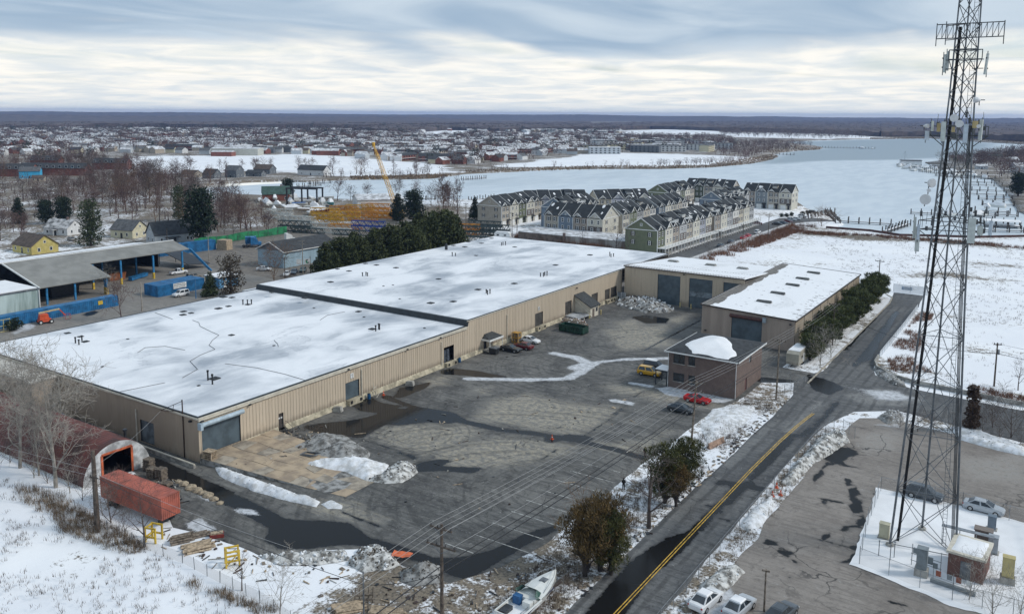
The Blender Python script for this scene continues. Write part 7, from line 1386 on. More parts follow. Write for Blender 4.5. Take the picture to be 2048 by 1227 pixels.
def person(name,label,loc,rz,jacket,trousers,stride=.25):
    t = thing(name,label,'person',loc,rz); me = bpy.data.meshes.new('body'); s_ = stride
    V = [(0,0,.95),(0,0,1.2),(0,0,1.42),(.02,0,1.52),(.05,0,1.66),(.03,.2,1.38),(.06,.25,1.12),(.24,.17,1.02),(.03,-.2,1.38),(.06,-.25,1.12),(.24,-.17,1.02),(0,.1,.9),(s_ * .6,.1,.5),(s_ * .7,.1,.1),(s_ * .7 + .16,.1,.05),(0,-.1,.9),(-s_ * .4,-.1,.5),(-s_,-.1,.12),(-s_ + .14,-.1,.05)]
    E_ = [(0,1),(1,2),(2,3),(3,4),(2,5),(5,6),(6,7),(2,8),(8,9),(9,10),(0,11),(11,12),(12,13),(13,14),(0,15),(15,16),(16,17),(17,18)]
    rad = [.15,.17,.16,.065,.11,.075,.06,.045,.075,.06,.045,.1,.075,.055,.05,.1,.075,.055,.05]
    me.from_pydata(V,E_,[]); o = ob('body',me,t); o.modifiers.new('skin','SKIN'); 
    for k,sv in enumerate(me.skin_vertices[0].data): sv.radius = (rad[k],rad[k]); sv.use_root = (k == 0)
    o.modifiers.new('sub','SUBSURF').levels = 1; o.modifiers['sub'].render_levels = 1; me.materials.append(jacket)
    h = MB(); h.dome((.05,0,1.68),.115,.11,10,4); h.build('hair',mat('dark_hair',(.02,.016,.014),.8),t); f = MB(); f.box(.12,.155,-.05,.05,1.58,1.68); f.build('face',mat('skin_tone',(.42,.26,.19),.6),t)
    for y_ in (.17,-.17): MB().box(.22,.33,y_ - .045,y_ + .045,.97,1.06).build('hand',MT['skin_tone'],t)
    for x_,y_ in ((s_ * .7,.1),(-s_,-.1)): MB().box(x_ - .06,x_ + .2,y_ - .055,y_ + .055,.0,.09).build('shoe',WHITE,t)
BLK = mat('black_cloth',(.012,.012,.014),.9); JEAN = mat('pale_jeans',(.22,.24,.28),.9)
person('person','person in black hooded clothes walking across the yard near the olive juniper',G(1290,915),-1.2,BLK,BLK); person('person','person in a dark jacket standing at the parking lines by the roadside trees',G(1247,980),2.0,BLK,JEAN,.08)

# ---------------------------------------------------------------- depot on the left
SLATE = mat('grey_felt_roof',(.235,.235,.22),.85,.12,.25); BCOL = mat('blue_column',(.03,.20,.42),.5,.2,1); COBALT = BLUE
dep = thing('open_shed','large open depot shed with grey felt roof and blue yellow columns','shed',(-229,112,0))
D = lambda X,Y,Z: (X + 229,Y - 112,Z); zr = lambda X: 5.0 + (-220 - X) * .245
mb = MB()
def slab(pts,th=.22): mb.hexa([D(x,y,z - th) for x,y,z in pts],[D(x,y,z) for x,y,z in pts])
slab([(-238,112,zr(-238)),(-230,112,zr(-230)),(-230,164,zr(-230)),(-238,164,zr(-238))]); slab([(-230.0,112,zr(-230)),(-219.6,112,zr(-219.6)),(-219.6,131.5,zr(-219.6)),(-230.0,131.5,zr(-230))]); slab([(-258,95,7.0),(-238.02,95,zr(-238)),(-238.02,164,zr(-238)),(-258,164,7.0)]); mb.build('roof',SLATE,dep)
mb = MB(); pl = resample([(-257,98),(-243,98),(-242,118),(-244,135),(-243,150),(-247,160),(-257,162)],1.5,.9,5); so = sheet('roof_snow',[(x + 229,y - 112) for x,y in pl],SNOW,0,None,height=lambda P: 7.02 + (P[:,0] - 229 + 258 - 229 + 229) * 0 + (np.clip((P[:,0] - 229) + 258,0,20) / 20) * (zr(-238) - 7.0) + .03,kind=None); so.parent = dep
MB().beam(D(-238,95,zr(-238) + .1),D(-238,164,zr(-238) + .1),.5,.18).build('ridge_cap',WHITE,dep); MB().beam(D(-238,111.8,zr(-238)),D(-219.4,111.8,zr(-219.5)),.3,.35).build('verge_board',WHITE,dep)
for X,Y in ((-229.5,132),(-229.5,140.5),(-229.5,151),(-229.5,161),(-240,131),(-240,141),(-240,152),(-220.3,121.5),(-220.3,114),(-220.4,130.5),(-221.2,130.5)):
    c = MB().box(-.22,.22,-.22,.22,0,zr(max(X,-238)) - .3).build('column',BCOL,dep,D(X,Y,0)); 
    if X == -229.5 or Y == 130.5: MB().box(-.26,.26,-.26,.26,0,1.9).build('guard',YELLOW,c)
mb = MB(); mb.box(*[a for p in zip(D(-258,112,0),D(-257.7,164,0)) for a in p][:4],0,6.8); mb.build('back_wall',mat('slate_blue_sheet',(.09,.12,.15),.6,.3,.5),dep)
MB().box(D(-258,0,0)[0],D(-246,0,0)[0],51.6,51.9,0,7.4).build('end_wall',DARK,dep); MB().box(D(-257,0,0)[0],D(-221,0,0)[0],0,.3,0,5).build('near_wall',DARK,dep)
MB().beam(D(-230,164.3,7.4),D(-222,166,1.0),.3,.5).beam(D(-231,164.3,7.6),D(-223,166,1.2),.3,.4).build('sloping_beam',BCOL,dep)
dk = thing('dark_canopy','black sloping sheet canopy at the right end of the open shed','canopy',(-238,166,0)); MB().hexa([(-12,0,5.2),(4,0,1.6),(6,7,1.2),(-12,7,4.6)],[(-12,0,5.4),(4,0,1.8),(6,7,1.4),(-12,7,4.8)]).build('sheet',DARK,dk); 
for x_,y_,h_ in ((-11.5,.5,5.1),(3.5,.5,1.6),(5.5,6.5,1.2),(-11.5,6.5,4.5)): MB().tube((x_,y_,0),(x_,y_,h_),.1).build('post',DARK,dk)
for px,lb,s_,m_ in (((232,560),'orange steel skip under the open shed',(2.2,5.5,2.2),mat('rust_orange',(.30,.10,.035),.7,.3,1)),((175,548),'dark rusty skip at the back of the open shed',(2.2,6,2.0),MT['rusty_iron']),((120,590),'dark machinery block in the near bay of the open shed',(6,8,3.4),DARK)):
    t = thing('skip',lb,'skip',G(*px)); a,b,c = s_; mb = MB(); mb.hexa([(-a / 2 + .2,-b / 2 + .3,.1),(a / 2 - .2,-b / 2 + .3,.1),(a / 2 - .2,b / 2 - .3,.1),(-a / 2 + .2,b / 2 - .3,.1)],[(-a / 2,-b / 2,c),(a / 2,-b / 2,c),(a / 2,b / 2,c),(-a / 2,b / 2,c)]); mb.build('body',m_,t); MB().box(-a / 2 - .05,a / 2 + .05,-b / 2 - .05,b / 2 + .05,c,c + .1).build('rim',m_,t)
bt = thing('blue_trough','blue steel trough lying on the depot floor between columns','trough',G(277,557),.4); MB().box(-.6,.6,-4,4,.2,1.1).build('body',COBALT,bt); MB().box(-.7,.7,-4.1,4.1,1.1,1.2).build('rim',COBALT,bt)
wb = thing('stained_building','pale teal stained block building with snowy roof at the left edge','building',(-218,97.5,0)); MB().box(-8,8,-11,9.3,0,6.6).build('wall',mat('stained_teal_render',(.50,.60,.585),.7,.2,.35,streak=True,col2=(.20,.27,.25)),wb); MB().box(-8.2,8.2,-11.2,9.5,6.6,6.95).build('roof',STEEL,wb); MB().box(-7.7,7.7,-10.7,9.0,6.955,7.15).build('roof_snow',SNOW,wb); MB().tube((8.2,9.2,.2),(8.2,9.2,6.5),.14).build('downpipe',WHITE,wb); MB().path([(8.1,-1.5,1.2),(8.1,-1.5,3.0),(8.1,-.9,3.3),(8.1,-.4,3.0)],.06).build('vent_pipe',DARK,wb); MB().box(8.0,8.03,-3.5,-2.6,4.4,4.9).build('plate',STEEL,wb)
bf = thing('container_fence','long cobalt blue corrugated container wall along the back lane','container',(-205.2,106,0)); mb = MB(); wall(mb,(.7,-20),(0,1),(1,0),38,0,2.7,(),.5,.07,.22); wall(mb,(.7,18),(-1,0),(0,1),2.4,0,2.7,(),.5,.07,.22); mb.build('side_wall',COBALT,bf); MB().box(-1.7,.75,-20,18,2.62,2.74).build('roof',COBALT,bf); MB().box(-1.7,.68,-20,17.9,0,2.6).build('inner_wall',COBALT,bf); MB().box(.78,.82,12.5,13.7,1.2,2.2).build('yellow_notice',YELLOW,bf)
cs = container('signed_container','cobalt blue container with a white lettered sign behind the white SUV',(-208.0,143.2,0),Q,14.8,6.0,3.1,COBALT)
sgn = MB().box(-2.6,1.5,-3.14,-3.08,1.5,3.0).build('sign',WHITE,cs)
mb = MB(); r_ = random.Random(4)
for z_,h_,x1 in ((2.6,.26,1.2),(2.15,.26,1.2),(1.7,.18,.9)):       # three lines of weathered, unreadable lettering
    x_ = -2.35
    while x_ < x1: L_ = r_.uniform(.16,.30); mb.box(x_,x_ + .06,-3.17,-3.145,z_,z_ + h_); mb.box(x_,x_ + L_,-3.17,-3.145,z_ + r_.choice([0,h_ * .4,h_ - .05]),z_ + h_ * r_.choice([.3,.55,1.0]) if False else z_ + h_ * .55); x_ += L_ + r_.uniform(.08,.16)
mb.build('lettering',BLACKISH,sgn)
ki = thing('blue_kiosk','small blue lattice kiosk with snowy roof behind the green spruce','kiosk',(-204,155.2,0)); MB().box(-3,3,-2.6,4,0,3.0).build('wall',mat('kiosk_blue',(.11,.30,.52),.6,.2,2),ki); MB().box(-3.4,3.4,-3,4.4,3.0,3.2).build('roof',STEEL,ki); MB().box(-3.3,3.3,-2.9,4.3,3.205,3.4).build('roof_snow',SNOW,ki); MB().box(3.0,3.05,-1,0,.1,2.1).build('door',WHITE,ki)
# boom lift
bl = thing('boom_lift','orange boom lift with folded boom parked along the blue container wall','boom lift',G(90,646),Q - .25); OR = mat('safety_orange',(.62,.085,.025),.5,.2,1)
MB().hexa([(-1.5,-.9,.5),(1.5,-.9,.5),(1.5,.9,.5),(-1.5,.9,.5)],[(-1.3,-.8,1.0),(1.4,-.8,.95),(1.4,.8,.95),(-1.3,.8,1.0)]).build('chassis',OR,bl); MB().hexa([(-1.3,-.9,1.0),(.9,-.9,1.0),(.9,.9,1.0),(-1.3,.9,1.0)],[(-1.1,-.8,2.2),(.6,-.8,2.3),(.6,.8,2.3),(-1.1,.8,2.2)]).build('turret',OR,bl)
for x_ in (-1.1,1.2):
    for s_ in (-1,1): wh_ = MB().tube((x_,s_ * 1.05 - .16,.5),(x_,s_ * 1.05 + .16,.5),.5,.5,14).build('wheel',BLACKISH,bl); MB().tube((x_,s_ * 1.05 - .17,.5),(x_,s_ * 1.05 + .17,.5),.25,.25,10).build('rim',WHITE,wh_)
MB().beam((-1.1,.5,2.5),(3.4,.5,2.9),.3,.35).build('boom',mat('cream_boom',(.55,.45,.25),.5),bl); MB().beam((3.4,.5,2.8),(4.6,.4,1.2),.22,.25).build('jib',OR,bl)
for a,b in (((4.4,-.4,.4),(5.6,-.4,.4)),((5.6,-.4,.4),(5.6,1.0,.4)),((4.4,-.4,1.4),(5.6,-.4,1.4)),((5.6,-.4,1.4),(5.6,1.0,1.4)),((4.4,1.0,1.4),(5.6,1.0,1.4)),((4.4,1.0,.4),(4.4,1.0,1.4)),((5.6,-.4,.4),(5.6,-.4,1.4)),((5.6,1,.4),(5.6,1,1.4)),((4.4,-.4,.4),(4.4,-.4,1.4))): MB().tube(a,b,.04,n=5).build('basket_rail',RED,bl)
yr = thing('window_frame_rack','pale yellow steel frame leaning by the clipped bush at the left edge','rack',G(8,664),Q)
for x_ in (-1.4,0,1.4): MB().box(x_ - .06,x_ + .06,-.06,.06,0,3).build('upright',mat('pale_yellow_steel',(.55,.48,.22),.6),yr)
for z_ in (.2,1.5,2.9): MB().box(-1.4,1.4,-.05,.05,z_ - .06,z_ + .06).build('rail',MT['pale_yellow_steel'],yr)
rh_ = thing('low_extension','low snowy flat roof with red brick wall against the far left of the warehouse','extension',(-170,146,0)); MB().box(-5,3.7,-6,26,0,4.6).build('wall',BRICK,rh_); MB().box(-5.1,3.7,-6.1,26.1,4.6,4.85).build('roof',ROOFS,rh_)
# blue long trailer, green screen fence, tractor units
container('blue_trailer','long blue box trailer with tan end behind the open shed',(-263.5,186.5,0),Q - .1,22,3,3.6,COBALT); wd_ = thing('timber_box','tan plank crate at the end of the long blue trailer','crate',(-258.5,199.5,0),.2)
for k in range(8): MB().box(-2.2 + k * .55,-1.72 + k * .55,-1.6,1.6,0,3.6).build('plank',LUMBER,wd_)
gf = thing('screen_fence','bright green screen fence at the back of the muddy yard','fence',(-272,196,0)); GRS = mat('green_screen',(.02,.22,.09),.7,.3,.5)
for k in range(9): MB().hexa([(.0,k * 5,.2),(.15,k * 5,.2),(.15,k * 5 + 4.95,.2),(0,k * 5 + 4.95,.2)],[(.1,k * 5,3.0 + .3 * math.sin(k * 1.7)),(.25,k * 5,3.0 + .3 * math.sin(k * 1.7)),(.25,k * 5 + 4.95,3.0 + .3 * math.sin(k * 1.7 + 1.7)),(.1,k * 5 + 4.95,3.0 + .3 * math.sin(k * 1.7 + 1.7))]).build('panel',GRS,gf); MB().tube((.3,k * 5,0),(.3,k * 5,3.3),.06).build('post',STEEL,gf)
def truck(lb,px,rz,m_,box=False):
    t = thing('truck_tractor',lb,'truck',G(*px),rz); MB().side([(-1.2,.9),(2.6,.9),(2.7,1.9),(1.5,2.1),(1.1,3.2),(-.2,3.9),(-1.2,3.9)],-1.2,1.2).build('cab',m_,t); MB().hexa([(1.55,-1,2.1),(1.6,1,2.1),(1.2,1,3.1),(1.15,-1,3.1)],[(1.6,-1,2.12),(1.65,1,2.12),(1.25,1,3.12),(1.2,-1,3.12)]).build('windscreen',GLASS,t); MB().box(-4.2,2.5,-.5,.5,.6,.95).build('chassis',DARK,t)
    for x_ in (-3.6,-2.4,1.8):
        for s_ in (-1,1): MB().tube((x_,s_ * 1.0 - .17,.5),(x_,s_ * 1.0 + .17,.5),.5,.5,12).build('wheel',BLACKISH,t)
truck('white truck tractor parked behind the pale blue building',(577,486),Q - .4,WHITE); truck('blue truck tractor at the end of the green screen fence',(508,494),Q - .6,COBALT)
lc = thing('blue_tank_load','bright blue box body on the truck by the green screen fence','box body',(*G(516,492)[:2],1.1),Q - .6); MB().box(-4.5,-.6,-1.2,1.2,0,2.6).build('body',COBALT,lc); MB().box(-4.55,-.55,-1.25,1.25,2.6,2.7).build('lid',COBALT,lc)

# ---------------------------------------------------------------- houses
ROOFD = mat('charcoal_roof',(.045,.05,.055),.85,.25,.8); ROOFG = mat('grey_shingle_roof',(.11,.115,.12),.85,.25,.8); ROOFB = mat('brown_shingle_roof',(.10,.075,.06),.85,.25,.8); ROOFN = mat('green_shingle_roof',(.05,.10,.085),.85,.25,.8); ROOFW = mat('snowy_shingle_roof',(.70,.72,.75),.7,.2,.4,col2=(.30,.30,.30))
winm = {}
def win_mesh(w_,h_):
    k = (w_,h_)
    if k not in winm: f = MB(); f.box(-w_ / 2,w_ / 2,-.05,.0,-h_ / 2,h_ / 2); p = MB(); p.box(-w_ / 2 + .14,w_ / 2 - .14,-.07,-.03,-h_ / 2 + .14,h_ / 2 - .14); winm[k] = (f.mesh('window',WHITE),p.mesh('pane',GLASS))
    return winm[k]
def put_win(parent,x,y,z,rz,w_=1.0,h_=1.4):
    f,p = win_mesh(w_,h_); o = ob('window',f,parent,(x,y,z),rz); ob('pane',p,o); return o
def house(name,label,loc,rz,L,W2,eave,ridge,wm,rm,wins=2,chim=False,group=None,cat='house',porch=False,simple=False,ov=.4,snow=None):
    """ridge along local x"""
    t = thing(name,label,cat,(loc[0],loc[1],0),rz,group); a,b = L / 2,W2 / 2
    mb = MB(); mb.add([(-a,-b,-.2),(a,-b,-.2),(a,b,-.2),(-a,b,-.2),(-a,-b,eave),(a,-b,eave),(a,b,eave),(-a,b,eave),(-a,0,ridge),(a,0,ridge)],[(0,1,5,4),(1,2,6,9,5),(2,3,7,6),(3,0,4,8,7)]); mb.build('wall',wm,t)
    k = (ridge - eave) / b; e = eave - ov * k; A,B = a + ov,b + ov; mb = MB(); th = .18
    mb.hexa([(-A,-B,e),(A,-B,e),(A,0,ridge),(-A,0,ridge)],[(-A,-B,e + th),(A,-B,e + th),(A,0,ridge + th),(-A,0,ridge + th)]); mb.hexa([(-A,0,ridge),(A,0,ridge),(A,B,e),(-A,B,e)],[(-A,0,ridge + th),(A,0,ridge + th),(A,B,e + th),(-A,B,e + th)]); ro = mb.build('roof',rm,t)
    if chim: MB().box(a * .4 - .4,a * .4 + .4,-.4,.4,ridge - 1,ridge + 1.1).build('chimney',BRICK,ro)
    if not simple:
        nf = max(1,int(eave / 2.8))
        for fl in range(nf):
            z_ = 1.5 + fl * 2.8
            for q in range(wins):
                x_ = -a + L * (q + .5) / wins; put_win(t,x_,-b,z_,0); put_win(t,x_,b,z_,math.pi)
            for s_,r_ in ((-1,-Q),(1,Q)):
                for y_ in ((-b * .45,b * .45) if W2 > 6 else (0,)): put_win(t,s_ * a,y_,z_,r_)
        for s_,r_ in ((-1,-Q),(1,Q)): put_win(t,s_ * a,0,eave + (ridge - eave) * .35,r_,.9,1.0)
        MB().box(-.5,.5,-b - .06,-b,0,2.05).build('door',DARK,t)
    if porch: MB().box(-a * .5,a * .2,-b - 2.2,-b,2.3,2.5).build('porch_roof',rm,t); [MB().box(x_ - .07,x_ + .07,-b - 2.1,-b - 1.95,0,2.3).build('porch_post',WHITE,t) for x_ in (-a * .45,a * .15)]
    return t
YEL = mat('yellow_siding',(.55,.46,.16),.7,.1,1); WSID = mat('white_siding',(.66,.67,.67),.7,.08,1); CRM = mat('cream_siding',(.60,.56,.40),.7,.1,1); LGY = mat('light_grey_siding',(.50,.54,.57),.7,.08,1); SKYB = mat('sky_blue_siding',(.05,.40,.66),.7,.08,1); DGY = mat('dark_grey_siding',(.14,.16,.18),.7,.1,1); TANS = mat('tan_siding',(.42,.37,.30),.7,.1,1); RBR = mat('red_brick_far',(.24,.085,.06),.85,.2,.5,col2=(.16,.07,.055)); BLG = mat('blue_grey_siding',(.30,.42,.50),.65,.1,.6,streak=True)
house('yellow_house','pale yellow bungalow with brown roof behind the open shed',(-309,157),.0,13,9.5,2.9,6.4,YEL,ROOFB,3); house('white_cottage','white cottage with porch among the dark evergreens',(-345,187),.3,12,8.5,3.0,6.0,WSID,mat('snow_streaked_roof',(.55,.55,.55),.8,.2,.4,col2=(.10,.10,.10)),3,True,porch=True); house('cream_house','cream sided house behind the bare tree by the green pine',(-316,198),.25,11,8.5,3.4,6.8,CRM,ROOFG,2); house('grey_roof_house','pale house with large charcoal roof beyond the blue trailer',(-292,200),Q - .25,15,9.5,3.6,8.0,LGY,ROOFD,3,porch=True)
house('blue_white_building','pale blue steel building with charcoal gable roof and white trim',(-217.3,197.2),Q,23.5,12.4,5.4,8.0,BLG,ROOFD,simple=True,cat='building',ov=.5)
bw = bpy.data.objects['blue_white_building']; MB().beam((-12.3,-6.8,5.25),(-12.3,0,8.15),.2,.3).beam((-12.3,6.8,5.25),(-12.3,0,8.15),.2,.3).build('verge_board',WHITE,bw); MB().beam((-12.2,-6.75,5.2),(12.2,-6.75,5.2),.2,.25).build('eave_gutter',WHITE,bw); MB().add([(-11.82,-5.6,5.5),(-11.82,5.6,5.5),(-11.82,0,7.8)],[(0,1,2)]) ; g_ = MB(); g_.add([(-11.8,-5.8,5.45),(-11.8,5.8,5.45),(-11.8,0,7.85)],[(2,1,0)]); g_.build('gable_cladding',DGY,bw)
sg2 = thing('hanging_sign','white square sign with green and black emblem on the pole by the pale blue building','sign',(*G(606,548)[:2],0),Q - .7)
MB().box(-1.9,-.4,-.06,0,3.2,4.8).box(.5,2.3,-.06,0,3.2,4.8).build('board',WHITE,sg2); MB().hexa([(.8,-.09,4.3),(1.3,-.09,4.3),(1.6,-.09,3.5),(1.2,-.09,3.4)],[(.8,-.07,4.3),(1.3,-.07,4.3),(1.6,-.07,3.5),(1.2,-.07,3.4)]).build('green_emblem',mat('emblem_green',(.01,.22,.09),.6),sg2); MB().box(1.0,1.7,-.09,-.07,4.45,4.65).box(1.6,2.0,-.09,-.07,3.5,3.8).build('black_emblem',BLACKISH,sg2)
house('low_flat_block','long low grey block building with snowy roof behind the warehouse',(-156.5,289),0,51,17,3.8,4.1,mat('weathered_block',(.42,.42,.40),.8,.3,.3,streak=True,col2=(.17,.14,.12)),ROOFW,simple=True,cat='building',ov=.2)
lf = bpy.data.objects['low_flat_block']; MB().box(-5,-4,-9.0,-8.5,0,5.0).build('brick_pier',BRICK,lf); MB().box(-25.6,-4.6,-8.75,-8.52,0,3.7).build('dark_cladding',mat('brown_stained_block',(.12,.095,.08),.85,.3,.6),lf)
for px,lb,rz,L,W2,e,r,wm,rm,ch in [((62,356),'bright sky blue house among the bare trees',.9,14,9,5.5,8.5,SKYB,ROOFG,0),((78,362),'small tan garage beside the bright blue house',.9,8,6,2.6,4.2,TANS,ROOFB,0),((424,356),'dark grey cottage by the canal',.2,11,8,3.5,7,DGY,ROOFD,0),((469,354),'dark grey house with round window by the canal',.2,11,9,5.5,9,DGY,ROOFG,0),((383,354),'brown cottage left of the canal houses',.2,13,8,3,5.5,TANS,ROOFB,0),((530,347),'brown roofed dark house by the canal',.3,15,10,4,7.5,DGY,ROOFB,0),((512,352),'low dark shed beside the brown roofed canal house',.3,14,7,2.8,4.8,DGY,ROOFD,0),((628,350),'long white house with dark snowy roof on the river bank',.15,26,9,4.5,8,WSID,ROOFD,0),((552,400),'red brick boathouse with green roof and chimney in the boat yard',.9,15,10,4,8,RBR,ROOFN,1),((1983,322),'house with flat green roof beyond the tower',.3,18,12,6,7.4,TANS,ROOFN,0),((2044,345),'pale house at the right edge beyond the marina',.5,16,11,6,9,LGY,ROOFW,0),((2000,320),'dark roofed house behind the marina trees',.5,14,10,4,7,WSID,ROOFD,0)]:
    p = G(*px); house('riverside_house',lb,p,rz,L,W2,e,r,wm,rm,3,bool(ch),'houses near the water')
bs = house('boat_shed','white gabled boat shed with grey door behind the lattice booms',(-303,331),Q - .15 - .5,24,17,6.0,8.2,WSID,ROOFW,simple=True,cat='shed'); MB().box(-12.08,-12.0,-2.5,2.5,0,4.6).build('door',LGY,bs); MB().box(-12.08,-12.0,4,6.2,1.5,4).build('side_door',LGY,bs)
# apartment blocks with dormers far left
for px,lb,L in (((112,350),'long apartment block with dark dormered roof behind the blue house',52),((28,352),'apartment block with dark dormered roof at the left edge',34),((225,338),'apartment block with dormers behind the bare trees',30),((95,332),'white gabled apartment block behind the dormered block',26)):
    p = G(*px); t = house('apartment_block',lb,p,.58,L,11,5.8,9.5,RBR,ROOFD,simple=True,group='dormered apartment blocks',cat='apartments')
    n = int(L / 5)
    for k in range(n): put_win(t,-L / 2 + 2.5 + k * 5,-5.9,7.1,0,2.0,2.0)
# ---------------------------------------------------------------- boat yard
hullm = {}
def boat_obj(label,loc,rz,L,m_,cover,group,cat='boat'):
    t = thing('moored_boat' if loc[2] < .3 else 'stored_boat',label,cat,loc,rz,group); h,st = boat_meshes(0); k = (m_.name,cover)
    if k not in hullm:
        h.v = [(x * 8 - 4,y * 1.35,z * 1.25) for x,y,z in h.v]; c = MB()
        if cover == 'wrap': c.add([(-4,-1.3,1.2),(-4,1.3,1.2),(0,1.35,1.3),(0,-1.35,1.3),(3.4,.35,1.7),(3.4,-.35,1.7),(-3.6,0,2.6),(.3,0,3.2),(3.2,0,1.9)],[(0,3,7,6),(1,6,7,2),(3,5,8,7),(2,7,8,4),(0,6,1),(5,4,8)])
        elif cover == 'cabin': c.hexa([(-1.6,-1.0,1.2),(1.6,-.9,1.3),(1.6,.9,1.3),(-1.6,1.0,1.2)],[(-1.5,-.9,2.4),(.7,-.75,2.4),(.7,.75,2.4),(-1.5,.9,2.4)]); c.hexa([(-1.2,-.6,2.4),(.2,-.6,2.4),(.2,.6,2.4),(-1.2,.6,2.4)],[(-1.1,-.6,3.0),(0,-.6,3.0),(0,.6,3.0),(-1.1,.6,3.0)])
        else: c.hexa([(-3.8,-1.2,1.2),(3.0,-.7,1.55),(3.0,.7,1.55),(-3.8,1.2,1.2)],[(-3.6,-.8,1.5),(2.6,-.4,1.8),(2.6,.4,1.8),(-3.6,.8,1.5)])
        hullm[k] = (h.mesh('hull',m_),c.mesh('cover',SNOW if cover != 'tarp' else mat('blue_tarp',(.02,.12,.36),.6)))
    s_ = L / 8; t.scale = (s_,s_,s_); ob('hull',hullm[k][0],t); ob('cover' if cover != 'cabin' else 'cabin',hullm[k][1],t); return t
GEL = MT['gelcoat']; GELB = mat('teal_hull',(.10,.30,.30),.4,.1,2); GELR = mat('maroon_hull',(.16,.03,.035),.4,.1,2)
BY_ = [((532,412),'wrap',GEL,11,'shrink-wrapped white boat leftmost in the boat yard'),((550,402),'cabin',GEL,9,'white cabin boat below the brick boathouse'),((556,415),'cabin',GEL,9,'white cabin boat beside the shrink-wrapped one'),((568,418),'deck',GEL,8,'low white boat in the middle of the boat yard'),((573,397),'cabin',GEL,10,'white cruiser left of the dark gantry'),((590,402),'cabin',GEL,10,'white flybridge cruiser below the gantry'),((600,413),'tarp',GEL,9,'white boat with bright blue tarp in the boat yard'),((612,407),'deck',GEL,8,'white boat under the gantry beam'),((588,421),'wrap',GEL,8,'snow covered boat in front of the blue tarp boat'),((607,424),'deck',mat('tan_hull',(.40,.33,.26),.5),8,'tan hulled boat in front of the cruisers'),((630,420),'cabin',GEL,11,'long white cruiser nearest the yellow booms'),((645,410),'cabin',GEL,10,'white cruiser behind the long one'),((662,412),'cabin',GELB,10,'teal hulled workboat beside the yellow booms'),((640,428),'wrap',GELR,10,'maroon hulled boat at the end of the yellow booms'),((520,404),'deck',GEL,8,'white boat at the left end behind the wrapped one'),((653,400),'deck',GEL,9,'white boat at the water edge of the boat yard'),((580,408),'wrap',GEL,9,'covered boat between the cruisers of the boat yard'),((622,400),'deck',GEL,8,'white boat behind the gantry'),((548,424),'wrap',GEL,8,'wrapped boat nearest the bare thicket'),((618,430),'deck',GEL,7,'low white skiff behind the pale boom stack')]
for px,cv,m_,L,lb in BY_: boat_obj(lb,(*G(*px)[:2],.5),rnd.choice([.4,.6,-.6,2.6,-2.4]) + rnd.uniform(-.2,.2),L,m_,cv,'boats stored in the boat yard')
gn = thing('boat_gantry','dark travel lift gantry standing over the stored boats','gantry',G(610,408),.35)
for x_ in (-9,0,9):
    for y_ in (-3.5,3.5): MB().box(x_ - .35,x_ + .35,y_ - .35,y_ + .35,0,8.5).build('leg',DARK,gn)
for y_ in (-3.5,3.5): MB().box(-9.5,9.5,y_ - .4,y_ + .4,8.5,9.3).build('beam',DARK,gn)
# lattice crane boom sections
def lattice(L,s,n,m_,nm):
    mb = MB(); c = [(-s / 2,0),(s / 2,0),(s / 2,s),(-s / 2,s)]
    for y,z in c: mb.tube((-L / 2,y,z + .1),(L / 2,y,z + .1),.17,n=4,cap=False)
    for k in range(n):
        x0,x1 = -L / 2 + L * k / n,-L / 2 + L * (k + 1) / n
        for i in range(4):
            (y0,z0_),(y1,z1_) = c[i],c[(i + 1) % 4]
            if k % 2: (y0,z0_),(y1,z1_) = (y1,z1_),(y0,z0_)
            mb.tube((x0,y0,z0_ + .1),(x1,y1,z1_ + .1),.13,n=3,cap=False)
    for x in (-L / 2,L / 2):
        for i in range(4): (y0,z0_),(y1,z1_) = c[i],c[(i + 1) % 4]; mb.tube((x,y0,z0_ + .1),(x,y1,z1_ + .1),.07,n=3,cap=False)
    return mb.mesh(nm,m_)
CRY = mat('crane_yellow',(.68,.38,.03),.5,.2,.6); CRO = mat('crane_orange',(.66,.28,.03),.5,.2,.6); CRW = mat('crane_white',(.62,.63,.60),.5,.2,.6); CRB = mat('crane_blue',(.015,.07,.35),.5,.2,.6); CRG = mat('crane_dark_green',(.05,.075,.075),.5,.2,.6)
LB = {k: lattice(15,2.0,10,m_,'boom_section') for k,m_ in (('yellow',CRY),('orange',CRO),('white',CRW),('blue',CRB),('dark green',CRG))}
spots = [('yellow',(655,447),2),('yellow',(690,441),2),('orange',(725,440),2),('orange',(762,436),2),('yellow',(650,434),2),('orange',(688,430),2),('yellow',(720,427),2),('orange',(752,424),2),('yellow',(780,434),1),('orange',(700,420),1),('yellow',(740,417),1),('white',(556,436),2),('white',(585,440),1),('white',(600,452),2),('white',(630,455),1),('dark green',(590,462),2),('dark green',(615,466),1),('blue',(737,462),2),('white',(668,466),1),('orange',(690,458),1),('dark green',(942,482),1),('dark green',(960,474),2),('dark green',(985,470),2),('dark green',(970,462),2),('orange',(925,468),2),('dark green',(700,470),1)]
cnt = {}
for colr,px,n in spots:
    p = G(*px)
    for k in range(n):
        cnt[colr] = cnt.get(colr,0) + 1; rk = ['first','second','third','fourth','fifth','sixth','seventh','eighth','ninth','tenth','eleventh','twelfth'][min(11,cnt[colr] - 1)]
        t = thing('boom_section','%s lattice crane boom section, %s from the left%s in the stack yard' % (colr,rk,', on top' if k else ''),'crane boom',(p[0],p[1],k * 2.25),.33 + rnd.uniform(-.06,.06),'stored lattice booms'); ob('lattice',LB[colr],t)
ck = thing('crawler_crane','crane with long yellow lattice boom raised over the stack yard','crane',G(797,434),0); MB().box(-3,3,-3.4,3.4,.8,1.2).build('deck',DARK,ck); MB().box(-3.5,1.5,-1.6,1.6,1.2,3.4).build('house',CRY,ck)
